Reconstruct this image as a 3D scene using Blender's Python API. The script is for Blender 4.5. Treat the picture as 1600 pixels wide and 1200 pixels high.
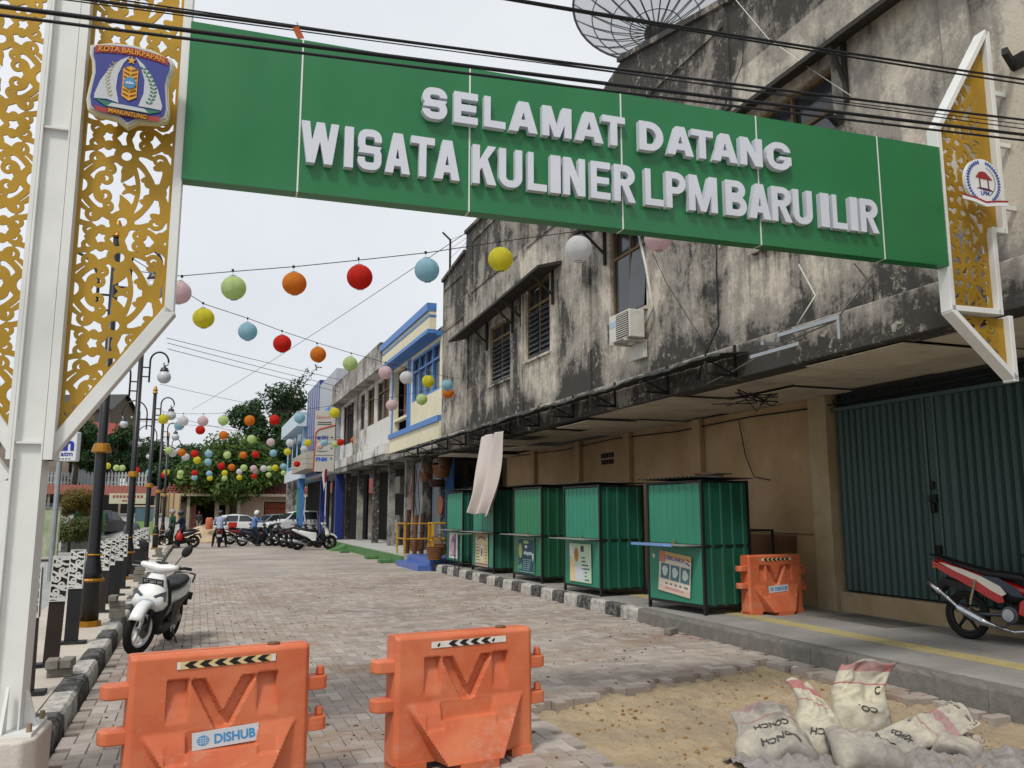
import bpy, bmesh, math, random
import numpy as np
from mathutils import Matrix, Vector
from math import sin, cos, pi, radians, atan2, hypot
random.seed(7)
for o in list(bpy.data.objects): bpy.data.objects.remove(o)
S = bpy.context.scene
COL = S.collection
# ------------------------------------------------------------------ camera, sky, sun, exposure
F_PX, CAM_H, YAW, PITCH = 1300.0, 1.6, radians(20.4), math.atan(201/1300.0)
cd = bpy.data.cameras.new('camera'); cam = bpy.data.objects.new('camera', cd); COL.objects.link(cam)
cd.sensor_width = 36; cd.lens = F_PX/1600*36; cd.clip_start = .05; cd.clip_end = 2000
cam.location = (0, 0, CAM_H); cam.rotation_euler = (pi/2+PITCH, 0, -YAW)
S.camera = cam
SUN_EL, SUN_AZ = radians(54), radians(222)          # azimuth measured from +Y (street) clockwise: behind the camera, a little left
W = bpy.data.worlds.new('World'); S.world = W; W.use_nodes = True
wn, wl = W.node_tree.nodes, W.node_tree.links; wn.clear()
wo = wn.new('ShaderNodeOutputWorld'); bg = wn.new('ShaderNodeBackground'); sky = wn.new('ShaderNodeTexSky')
sky.sky_type = 'NISHITA'; sky.sun_disc = False; sky.sun_elevation = SUN_EL; sky.sun_rotation = SUN_AZ
sky.air_density = 1.2; sky.dust_density = 4.0
mixw = wn.new('ShaderNodeMix'); mixw.data_type = 'RGBA'; mixw.inputs[0].default_value = .9
cl = wn.new('ShaderNodeTexNoise'); cl.inputs['Scale'].default_value = 2.2; cl.inputs['Detail'].default_value = 5
tcw = wn.new('ShaderNodeTexCoord'); crw = wn.new('ShaderNodeValToRGB')
crw.color_ramp.elements[0].position = .3; crw.color_ramp.elements[0].color = (6.8, 7.1, 7.5, 1)
crw.color_ramp.elements[1].position = .75; crw.color_ramp.elements[1].color = (8.4, 8.6, 8.85, 1)
wl.new(tcw.outputs['Generated'], cl.inputs['Vector']); wl.new(cl.outputs['Fac'], crw.inputs[0])
wl.new(sky.outputs[0], mixw.inputs[6]); wl.new(crw.outputs[0], mixw.inputs[7])
wl.new(mixw.outputs[2], bg.inputs[0]); bg.inputs[1].default_value = .1; wl.new(bg.outputs[0], wo.inputs[0])
sd = bpy.data.lights.new('sun', 'SUN'); sun = bpy.data.objects.new('sun', sd); COL.objects.link(sun)
sd.energy = 2.0; sd.angle = radians(9); sd.color = (1, .96, .9)
sdir = Vector((-sin(SUN_AZ)*cos(SUN_EL), -cos(SUN_AZ)*cos(SUN_EL), -sin(SUN_EL)))
sun.rotation_euler = sdir.to_track_quat('-Z', 'Y').to_euler()
sun.location = (-5, -10, 20)
vs = S.view_settings; vs.view_transform = 'Standard'; vs.look = 'None'; vs.exposure = 0.2; vs.gamma = 1; vs.use_curve_mapping = False

# ------------------------------------------------------------------ helpers
class MB:
    def __init__(s, M=None): s.v = []; s.f = []; s.M = M or Matrix.Identity(4); s.at = None
    def add(s, vs, fs, M=None):
        b = len(s.v); T = s.M @ M if M is not None else s.M
        s.v += [T @ Vector(p) for p in vs]; s.f += [tuple(i+b for i in f) for f in fs]; return s
    def bx(s, x0, x1, y0, y1, z0, z1, M=None):
        return s.add([(x0,y0,z0),(x1,y0,z0),(x1,y1,z0),(x0,y1,z0),(x0,y0,z1),(x1,y0,z1),(x1,y1,z1),(x0,y1,z1)],
            [(3,2,1,0),(4,5,6,7),(0,1,5,4),(1,2,6,5),(2,3,7,6),(3,0,4,7)], M)
    def box(s, c, d, rz=0, rx=0, ry=0):
        M = Matrix.Translation(c) @ Matrix.Rotation(rz,4,'Z') @ Matrix.Rotation(ry,4,'Y') @ Matrix.Rotation(rx,4,'X')
        return s.bx(-d[0]/2,d[0]/2,-d[1]/2,d[1]/2,-d[2]/2,d[2]/2, M)
    def tube(s, pts, r, n=8, closed=False, cap=True):
        P = [Vector(p) for p in pts]; R = r if isinstance(r,(list,tuple)) else [r]*len(P); rings=[]; m=len(P)
        up0 = None
        for i,p in enumerate(P):
            if closed: t = P[(i+1)%m]-P[i-1]
            else: t = P[min(i+1,m-1)]-P[max(i-1,0)]
            t.normalize()
            if up0 is None:
                up0 = Vector((0,0,1)) if abs(t.z)<.9 else Vector((1,0,0))
            a = up0 - t*up0.dot(t)
            if a.length<1e-4: a = t.orthogonal()
            a.normalize(); b = t.cross(a); up0 = a
            rings.append([p+(a*cos(2*pi*k/n)+b*sin(2*pi*k/n))*R[i] for k in range(n)])
        return s.loft(rings, closed, cap)
    def cyl(s, p0, p1, r0, r1=None, n=12, cap=True): return s.tube([p0,p1],[r0,r0 if r1 is None else r1],n,False,cap)
    def loft(s, rings, closed=False, cap=True):
        n=len(rings[0]); m=len(rings); vs=[p for r in rings for p in r]; fs=[]
        for i in range(m if closed else m-1):
            a=i*n; b=((i+1)%m)*n
            for k in range(n): k2=(k+1)%n; fs.append((a+k,a+k2,b+k2,b+k))
        if cap and not closed: fs += [tuple(range(n-1,-1,-1)), tuple(range((m-1)*n,m*n))]
        return s.add(vs, fs)
    def lathe(s, prof, n=16, M=None, cap=True):
        T=s.M; s.M = T @ M if M is not None else T
        s.loft([[(r*cos(2*pi*k/n), r*sin(2*pi*k/n), z) for k in range(n)] for r,z in prof], False, cap); s.M=T; return s
    def sph(s, c, r, nu=14, nv=9, M=None):
        r = r if isinstance(r,(list,tuple)) else (r,r,r)
        T=s.M; s.M = T @ Matrix.Translation(c) @ (M or Matrix.Identity(4)) @ Matrix.Diagonal((*r,1))
        s.loft([[(cos(2*pi*k/nu)*sin(t),sin(2*pi*k/nu)*sin(t),-cos(t)) for k in range(nu)] for t in [max(.04,min(pi-.04,pi*i/(nv-1))) for i in range(nv)]]); s.M=T; return s
    def torus(s, c, R, r, M=None, n=28, m=8, sq=1.0):
        T=s.M; s.M = T @ Matrix.Translation(c) @ (M or Matrix.Identity(4))
        s.loft([[((R+r*cos(2*pi*k/m))*cos(2*pi*i/n),(R+r*cos(2*pi*k/m))*sin(2*pi*i/n),r*sq*sin(2*pi*k/m)) for k in range(m)] for i in range(n)],True); s.M=T; return s
    def prism(s, poly, d0, d1, plane='xz'):
        f = {'xz':lambda a,b,d:(a,d,b),'xy':lambda a,b,d:(a,b,d),'yz':lambda a,b,d:(d,a,b)}[plane]; n=len(poly)
        A = sum(poly[i][0]*poly[(i+1)%n][1]-poly[(i+1)%n][0]*poly[i][1] for i in range(n))
        P = poly if A>0 else poly[::-1]
        vs=[f(a,b,d0) for a,b in P]+[f(a,b,d1) for a,b in P]
        fs=[tuple(range(n-1,-1,-1)),tuple(range(n,2*n))]+[(i,(i+1)%n,n+(i+1)%n,n+i) for i in range(n)]
        if plane=='xz': fs=[t[::-1] for t in fs]
        if d1<d0: fs=[t[::-1] for t in fs]
        return s.add(vs,fs)
    def mesh(s, name, mat=None, smooth=False):
        me=bpy.data.meshes.new(name); me.from_pydata([tuple(p) for p in s.v],[],s.f); me.update()
        if mat: me.materials.append(mat)
        if smooth: me.polygons.foreach_set('use_smooth',[True]*len(me.polygons))
        return me
    def build(s, name, mat, parent=None, smooth=False, bevel=0, seg=2, loc=None, rz=0, fixn=False):
        me=s.mesh(name,mat,smooth)
        if fixn:
            b=bmesh.new(); b.from_mesh(me); bmesh.ops.recalc_face_normals(b,faces=b.faces); b.to_mesh(me); b.free()
        o=link(name,me,parent,loc,rz)
        if bevel: bev(o,bevel,seg)
        return o
def link(name, data, parent=None, loc=None, rz=0):
    o=bpy.data.objects.new(name,data); COL.objects.link(o)
    if parent is not None: o.parent=parent
    if loc is not None: o.location=loc
    if rz: o.rotation_euler.z=rz
    return o
def bev(o,w,seg=2):
    m=o.modifiers.new('bevel','BEVEL'); m.width=w; m.segments=seg; m.limit_method='ANGLE'; m.angle_limit=radians(35)
    if seg>1: o.data.polygons.foreach_set('use_smooth',[True]*len(o.data.polygons)); 
    n=o.modifiers.new('wn','WEIGHTED_NORMAL'); n.keep_sharp=True
def thing(name,label,cat,loc=(0,0,0),rz=0,group=None):
    o=link(name,None,None,loc,rz); return tag(o,label,cat,group)
def tag(o,label=None,cat=None,group=None,kind=None):
    if label: o['label']=label
    if cat: o['category']=cat
    if group: o['group']=group
    if kind: o['kind']=kind
    return o
def copy_tree(o,parent=None):
    c=o.copy(); COL.objects.link(c); c.parent=parent
    for ch in [x for x in o.children]: copy_tree(ch,c)
    return c
def struct(o): o['kind']='structure'; return o
def R3(ax,a): return Matrix.Rotation(a,4,ax)
def TR(*p): return Matrix.Translation(p)
# pixel of the photograph -> point on a plane of the place
fwv=Vector((sin(YAW)*cos(PITCH),cos(YAW)*cos(PITCH),sin(PITCH))); rtv=Vector((cos(YAW),-sin(YAW),0)); upv=rtv.cross(fwv)
def ray(x,y): return fwv+rtv*((x-800)/F_PX)-upv*((y-600)/F_PX)
def onz(x,y,z=0): d=ray(x,y); return Vector((0,0,CAM_H))+d*((z-CAM_H)/d.z)
def onx(x,y,X): d=ray(x,y); return Vector((0,0,CAM_H))+d*(X/d.x)
def ony(x,y,Y): d=ray(x,y); return Vector((0,0,CAM_H))+d*(Y/d.y)
def online(x,y,a,b):
    a=Vector((a[0],a[1],0)); b=Vector((b[0],b[1],0)); n=Vector((-(b-a).y,(b-a).x,0)); d=ray(x,y); return Vector((0,0,CAM_H))+d*(a.dot(n)/d.dot(n))
def atd(x,y,D): return Vector((0,0,CAM_H))+ray(x,y)*D
def proj(p):
    v=Vector(p)-Vector((0,0,CAM_H)); d=v.dot(fwv)
    return (800+F_PX*v.dot(rtv)/d, 600-F_PX*v.dot(upv)/d, d) if d>.01 else (9999,9999,d)
# ------------------------------------------------------------------ materials
def srgb(h):
    c=[int(h[i:i+2],16)/255 for i in (0,2,4)]; return tuple(x/12.92 if x<=.04045 else ((x+.055)/1.055)**2.4 for x in c)
class NT:
    def __init__(s,name):
        s.m=bpy.data.materials.new(name); s.m.use_nodes=True; s.t=s.m.node_tree; s.n=s.t.nodes; s.l=s.t.links
        s.b=s.n['Principled BSDF']
    def new(s,t,**kw):
        x=s.n.new('ShaderNode'+t)
        for k,v in kw.items():
            if k.startswith('i_'):
                x.inputs[int(k[2:]) if k[2:].isdigit() else k[2:].replace('_',' ')].default_value=v
            else: setattr(x,k,v)
        return x
    def lk(s,a,b): s.l.new(a,b)
    def coord(s,kind='Object',scale=(1,1,1),rot=(0,0,0)):
        tc=s.new('TexCoord'); mp=s.new('Mapping'); mp.inputs['Scale'].default_value=scale; mp.inputs['Rotation'].default_value=rot
        if kind=='World': g=s.new('NewGeometry'); s.lk(g.outputs['Position'],mp.inputs[0])
        else: s.lk(tc.outputs[kind],mp.inputs[0])
        return mp.outputs[0]
    def noise(s,co,scale,detail=4,rough=.55,dist=0):
        x=s.new('TexNoise'); x.inputs['Scale'].default_value=scale; x.inputs['Detail'].default_value=detail; x.inputs['Roughness'].default_value=rough; x.inputs['Distortion'].default_value=dist
        s.lk(co,x.inputs['Vector']); return x.outputs['Fac']
    def ramp(s,f,*st):
        r=s.new('ValToRGB'); e=r.color_ramp.elements
        while len(e)<len(st): e.new(.5)
        for q,(p,c) in zip(e,st): q.position=p; q.color=(*c,1) if isinstance(c,(tuple,list)) else (c,c,c,1)
        s.lk(f,r.inputs[0]); return r.outputs[0]
    def mix(s,f,a,b,mode='MIX'):
        x=s.new('Mix'); x.data_type='RGBA'; x.blend_type=mode
        for i,v in ((0,f),(6,a),(7,b)):
            if isinstance(v,(int,float)): x.inputs[i].default_value=v if i==0 else (v,v,v,1)
            elif isinstance(v,(tuple,list)): x.inputs[i].default_value=(*v[:3],1)
            else: s.lk(v,x.inputs[i])
        return x.outputs[2]
    def math(s,op,a,b=0.,c=None,clamp=False):
        x=s.new('Math'); x.operation=op; x.use_clamp=clamp
        for i,v in enumerate((a,b,c)):
            if v is None: continue
            if isinstance(v,(int,float)): x.inputs[i].default_value=v
            else: s.lk(v,x.inputs[i])
        return x.outputs[0]
    def bump(s,h,st=.3,d=.02):
        x=s.new('Bump'); x.inputs['Strength'].default_value=st; x.inputs['Distance'].default_value=d; s.lk(h,x.inputs['Height']); s.lk(x.outputs[0],s.b.inputs['Normal'])
    def col(s,c): (s.lk(c,s.b.inputs['Base Color']) if not isinstance(c,(tuple,list)) else setattr(s.b.inputs['Base Color'],'default_value',(*c[:3],1)))
    def set(s,rough=.6,metal=0,spec=.4): s.b.inputs['Roughness'].default_value=rough; s.b.inputs['Metallic'].default_value=metal; s.b.inputs['Specular IOR Level'].default_value=spec; return s.m
def pm(name,c,rough=.6,metal=0,var=.18,scale=5,bump=0,bscale=60,dirt=0,dcol=(.09,.07,.05),dscale=3,spec=.4,coords='Object',stretch=(1,1,1)):
    """plain painted / moulded surface: colour + slow variation + optional dirt with a shape of its own"""
    if isinstance(c,str): c=srgb(c)
    t=NT(name); co=t.coord(coords,stretch)
    n=t.noise(co,scale,5); k=t.ramp(n,(.25,1-var),(.75,1+var*.4))
    out=t.mix(1.0,c,k,'MULTIPLY')
    if dirt:
        d=t.noise(co,dscale,6,.65); fac=t.ramp(d,(.62-dirt*.3,0.),(.9-dirt*.2,min(1,dirt*1.3)))
        out=t.mix(fac,out,dcol)
    t.col(out)
    if bump: t.bump(t.noise(co,bscale,3),bump,.01)
    rn=t.ramp(n,(.2,max(.05,rough-.1)),(.8,min(1,rough+.1))); t.lk(rn,t.b.inputs['Roughness'])
    t.b.inputs['Metallic'].default_value=metal; t.b.inputs['Specular IOR Level'].default_value=spec
    return t.m
# ------------------------------------------------------------------ setting: ground, road, kerbs, pavements
def mat_ground():
    t=NT('ground'); co=t.coord('World'); n=t.noise(co,.6,6,.6); f=t.noise(co,14,4)
    c=t.ramp(n,(.3,(.16,.14,.115)),(.7,(.25,.225,.19))); t.col(t.mix(.35,c,t.ramp(f,(.3,.1),(.7,.3)))); t.bump(f,.3,.02); return t.set(.9)
def mat_paver():
    t=NT('paver'); co=t.coord('World')
    at=t.new('Attribute',attribute_name='rnd'); oi=t.new('ObjectInfo')
    r=t.math('FRACT',t.math('ADD',at.outputs['Fac'],oi.outputs['Random']))
    base=t.ramp(r,(0,(.255,.216,.188)),(.35,(.31,.268,.235)),(.7,(.355,.308,.272)),(1,(.43,.385,.347)))
    fine=t.noise(co,90,4,.7); base=t.mix(.55,base,t.ramp(fine,(.3,.45),(.7,1.25)),'MULTIPLY')
    big=t.noise(co,.55,5,.62,.4); mid=t.noise(co,3.2,6,.7)
    # brown crumbly earth trodden over the blocks
    mp=t.coord('World',(.42,1.0,1)); st=t.noise(mp,1.3,7,.72,.5)
    earth=t.math('MULTIPLY',t.ramp(st,(.47,0.),(.60,1.)),t.ramp(mid,(.38,0.),(.56,.95)))
    base=t.mix(earth,base,t.mix(t.noise(co,25,4),(.17,.115,.08),(.32,.235,.175)))
    # pale sandy dust
    dust=t.math('MULTIPLY',t.ramp(big,(.42,0.),(.68,.75)),t.ramp(t.noise(co,7,5,.7),(.35,.2),(.7,1.)))
    base=t.mix(dust,base,(.47,.42,.36))
    t.col(base); h=t.math('ADD',fine,t.math('MULTIPLY',earth,.8)); t.bump(h,.5,.006); return t.set(.88,0,.25)
def mat_farpaver():
    t=NT('far_paver'); co=t.coord('World')
    b=t.new('TexBrick'); t.lk(co,b.inputs[0]); b.inputs['Scale'].default_value=1; b.inputs['Brick Width'].default_value=.21; b.inputs['Row Height'].default_value=.105; b.inputs['Mortar Size'].default_value=.004
    b.inputs['Color1'].default_value=(.24,.22,.195,1); b.inputs['Color2'].default_value=(.37,.335,.3,1); b.inputs['Mortar'].default_value=(.1,.085,.07,1)
    mp=t.coord('World',(.42,1,1)); st=t.noise(mp,1.3,7,.72,.5); big=t.noise(co,.4,5,.6)
    c=t.mix(t.ramp(st,(.5,0.),(.66,.8)),b.outputs[0],(.26,.185,.14)); c=t.mix(t.ramp(big,(.4,0.),(.7,.7)),c,(.47,.405,.345)); t.col(c); return t.set(.9,0,.25)
def mat_sand():
    t=NT('sand'); co=t.coord('World'); n=t.noise(co,1.1,6,.65,.4); f=t.noise(co,160,3,.7); m=t.noise(co,14,6,.75)
    c=t.ramp(n,(.32,(.44,.36,.27)),(.5,(.58,.45,.29)),(.7,(.68,.53,.34)))
    c=t.mix(t.ramp(m,(.60,0.),(.74,.6)),c,(.30,.19,.09)); c=t.mix(.5,c,t.ramp(f,(.25,.75),(.75,1.3)),'MULTIPLY'); t.col(c)
    t.bump(t.math('ADD',t.math('ADD',m,t.noise(co,40,5,.7)),t.math('MULTIPLY',f,.5)),1.0,.025); return t.set(.95,0,.15)
def mat_conc(name,c0,c1,dark=(.06,.055,.05),dk=.5,scale=1.0,bumps=.35):
    t=NT(name); co=t.coord('World'); n=t.noise(co,.9*scale,6,.62,.3); f=t.noise(co,60,4,.7); m=t.noise(co,5*scale,7,.72)
    c=t.ramp(n,(.3,c0),(.7,c1)); c=t.mix(t.ramp(m,(.56,0.),(.78,dk)),c,dark); c=t.mix(.4,c,t.ramp(f,(.3,.6),(.7,1.2)),'MULTIPLY'); t.col(c)
    t.bump(t.math('ADD',f,m),bumps,.01); return t.set(.9,0,.25)
def mat_kerb(name,col):
    t=NT(name); co=t.coord('World'); m=t.noise(co,9,7,.75); f=t.noise(co,45,4,.7)
    c=t.mix(t.ramp(m,(.44,0.),(.62,.9)),col,(.2,.185,.165)); c=t.mix(t.ramp(f,(.6,0.),(.75,.6)),c,(.1,.09,.08)); t.col(c); t.bump(t.math('ADD',m,f),.5,.012); return t.set(.9,0,.25)
GROUND=mat_ground(); PAVER=mat_paver(); FARP=mat_farpaver(); SAND=mat_sand()
CONC=mat_conc('concrete',(.2,.19,.175),(.34,.325,.3)); CONC_PALE=mat_conc('sandy_concrete',(.4,.36,.305),(.56,.5,.425),(.2,.18,.15),.4)
CONC_ROAD=mat_conc('concrete_road',(.27,.265,.255),(.37,.36,.345),(.15,.14,.13),.35)
KW=mat_kerb('kerb_white',(.48,.465,.42)); KB=mat_kerb('kerb_black',(.03,.032,.035)); KG=mat_kerb('kerb_grey',(.15,.142,.128))

g=MB().add([(-400,-100,-.3),(400,-100,-.3),(400,600,-.3),(-400,600,-.3)],[(0,1,2,3)]).build('ground',GROUND); struct(g)
struct(MB().bx(-60,-2.2,-8,110,-.28,.0).build('side_road',CONC_ROAD))
struct(MB().bx(-2.19,-1.07,1.0,62,-.28,.115).build('pavement',CONC_PALE))
# the paved street: block paving laid in herringbone
road=link('road',None); struct(road)
def edgeY(X): return 6.75+max(0,(X-2.7))*.37 if X<6.0 else 8.1
def is_sand(X,Y):
    if X<2.62: return Y<5.02 and X>2.0 and (X-2.0)>.9*(Y-4.3)
    if X>5.93 and Y>5.9: return False
    return Y<edgeY(X)+.06*sin(X*9)
Ubr=.105; bricks=[]
for i in range(-9,60):
    for j in range(14,214):
        d=(i-j)%4
        if d==0: w,h=2,1
        elif d==3: w,h=1,2
        else: continue
        cx=(i+w/2)*Ubr; cy=(j+h/2)*Ubr
        if cx-w*Ubr/2<-.86 or cx+w*Ubr/2>6.2 or is_sand(cx,cy): continue
        bricks.append((cx,cy,w,h))
def brick_geo(mb,w,h,cx=0,cy=0,cz=0,tx=0,ty=0):
    a=w*Ubr/2-.0022; b=h*Ubr/2-.0022; e=.005
    P=[(-a,-b,-.08),(a,-b,-.08),(a,b,-.08),(-a,b,-.08),(-a,-b,-e),(a,-b,-e),(a,b,-e),(-a,b,-e),(-a+e,-b+e,0),(a-e,-b+e,0),(a-e,b-e,0),(-a+e,b-e,0)]
    P=[(x+cx,y+cy,z+cz+tx*x+ty*y) for x,y,z in P]
    mb.add(P,[(0,1,5,4),(1,2,6,5),(2,3,7,6),(3,0,4,7),(4,5,9,8),(5,6,10,9),(6,7,11,10),(7,4,8,11),(8,9,10,11)])
def brick_rank(b):
    x,y,d=proj((b[0],b[1],0))
    vis=0<x<1600 and y<1215 and not (150<x<515 and y>1030) and not (580<x<862 and y>1000) and not (195<x<295 and y>900)
    return (0 if vis else 1, d)
bricks.sort(key=brick_rank)
rb=random.Random(3)
bmeshes={}
for k in ((2,1),(1,2)):
    m=MB(); brick_geo(m,*k); bmeshes[k]=m.mesh('brick',PAVER)
for n,(cx,cy,w,h) in enumerate(bricks[:300]):
    o=link('brick',bmeshes[(w,h)],road,(cx,cy,rb.uniform(-.004,.004))); o.rotation_euler=(rb.uniform(-.012,.012),rb.uniform(-.012,.012),rb.uniform(-.01,.01))
mb=MB(); rn=[]
for cx,cy,w,h in bricks[300:]:
    brick_geo(mb,w,h,cx,cy,rb.uniform(-.004,.004),rb.uniform(-.012,.012),rb.uniform(-.012,.012)); rn+= [rb.random()]*9
me=mb.mesh('block_paving',PAVER); a=me.attributes.new('rnd','FLOAT','FACE'); a.data.foreach_set('value',rn)
o=link('block_paving',me,road); o['kind']='stuff'
MB().bx(-.98,6.22,22.44,95,-.28,-.002).build('far_paving',FARP,road)
MB().bx(-.98,6.22,1,22.43,-.28,-.083).build('sand_bed',SAND,road)
# loose edge blocks along the right kerb beside the sand
for n in range(9):
    o=link('brick',bmeshes[(2,1) if n%3 else (1,2)],road,(6.07,5.2+n*.235,rb.uniform(-.012,.0))); o.rotation_euler.z=pi/2+rb.uniform(-.06,.06)
# sand bed where the paving is still missing
def hgrid(x0,x1,y0,y1,step,fn):
    nx=int((x1-x0)/step)+1; ny=int((y1-y0)/step)+1; mb=MB()
    mb.v=[Vector((x0+i*step,y0+j*step,fn(x0+i*step,y0+j*step))) for j in range(ny) for i in range(nx)]
    mb.f=[(j*nx+i,j*nx+i+1,(j+1)*nx+i+1,(j+1)*nx+i) for j in range(ny-1) for i in range(nx-1)]; return mb
from mathutils import noise as mno
def sandz(x,y):
    v=mno.fractal(Vector((x*1.3,y*1.3,3)),1.,2.,4)*.02+mno.fractal(Vector((x*8,y*8,9)),.8,2.1,6)*.03-max(0,mno.noise(Vector((x*3.5,y*3.0,4)))-.25)*.07
    m=.06*math.exp(-((x-2.35)**2+(y-4.75)**2)/.12)+.03*math.exp(-((x-4.6)**2+(y-4.9)**2)/.8)
    return -.062+v+m
sd_=hgrid(1.95,6.2,2.0,8.35,.022,sandz).build('sand_patch',SAND,road,smooth=True)
# clods scattered on the sand
clod=MB(); rc=random.Random(11)
for n in range(900):
    x=rc.uniform(2.75,6.1); y=rc.uniform(3.6,8.0)
    if not is_sand(x,y-.1): continue
    r=rc.choice((.004,.005,.006,.008,.011,.016)); q=Vector((x,y,sandz(x,y)+r*.3))
    clod.sph(q,(r*rc.uniform(.7,1.5),r*rc.uniform(.7,1.5),r*.7),6,5)
oc=clod.build('sand_clods',pm('clod','94703f',.95,var=.5,scale=30,bump=.6,coords='World'),None); tag(oc,'small crumbs of damp sand scattered over the unpaved patch','sand',kind='stuff')
# crumbs of earth on the paving
crumb=MB()
for n in range(1500):
    x=rc.uniform(-.6,6.1); y=3.2+rc.random()**1.6*16
    if is_sand(x,y): continue
    if mno.noise(Vector((x*.5,y*1.1,1)))<.02: continue
    r=rc.uniform(.004,.013); crumb.sph((x,y,r*.4),(r*rc.uniform(.8,1.8),r*rc.uniform(.8,1.5),r*.7),5,4)
oc=crumb.build('earth_crumbs',pm('earth','6d4d38',.95,var=.5,scale=20,coords='World')); tag(oc,'brown crumbs of earth strewn over the block paving','earth',kind='stuff')

# left kerb, painted black and white, rounded and worn
def kerb_block_mesh(L,w,h,mats,seedv,round_=.035):
    prof=[(0,-.25),(0,h-.02),(.02,h),(w-round_,h),(w-.01,h-round_*.8),(w,h-round_*2),(w+.02,-.25)]
    mb=MB(); n=6; rr=random.Random(seedv)
    rings=[]
    for k in range(n+1):
        y=L*k/n; rings.append([(x+rr.uniform(-.004,.004),y,z+(rr.uniform(-.006,.004) if z>0 else 0)) for x,z in prof])
    mb.loft(rings); return [mb.mesh('kerb_block',m,False) for m in mats]
lk=link('kerb',None); struct(lk); lk['label']='left kerb of black and white painted blocks beside the bollards'
lkm=[kerb_block_mesh(.79,.2,.12,(KW,KB),s) for s in range(4)]
for n in range(46):
    y=5.75+n*.8; x=-1.06-.006*(y-6); o=link('kerb_block',lkm[n%4][n%2],lk,(x,y,0)); o.rotation_euler.z=.006
rk=link('kerb',None); struct(rk); rk['label']='right kerb below the green stalls, painted near the shops'
rkm=[kerb_block_mesh(.535,.16,.19,(KW,KB,KG),s+9,.02) for s in range(4)]
for n in range(42):
    y=1.6+n*.54; m=(2 if y<11.2 else n%2)
    o=link('kerb_block',rkm[n%4][m],rk,(6.37,y+.535,0)); o.rotation_euler.z=pi
# right pavement with a yellow tactile line and an iron-grey cover
struct(MB().bx(6.372,9.4,1.2,24.2,-.28,.186).build('pavement',CONC))
YEL=mat_conc('tactile_yellow',(.36,.3,.14),(.46,.39,.2),(.25,.23,.19),.6)
tl=MB()
for n in range(58):
    y=1.4+n*.38; tl.bx(7.06,7.36,y,y+.375,.187,.191)
    for k in range(4): tl.bx(7.085+k*.072,7.12+k*.072,y+.02,y+.355,.191,.195)
tag(struct(tl.build('tactile_paving',YEL)),'faded yellow tactile guiding line along the right pavement')
MB().bx(8.05,8.75,8.35,9.6,.187,.191).build('floor_patch',mat_conc('dark_patch',(.11,.105,.095),(.19,.18,.165),(.05,.05,.05),.6,3)); bpy.data.objects['floor_patch']['kind']='structure'
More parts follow.
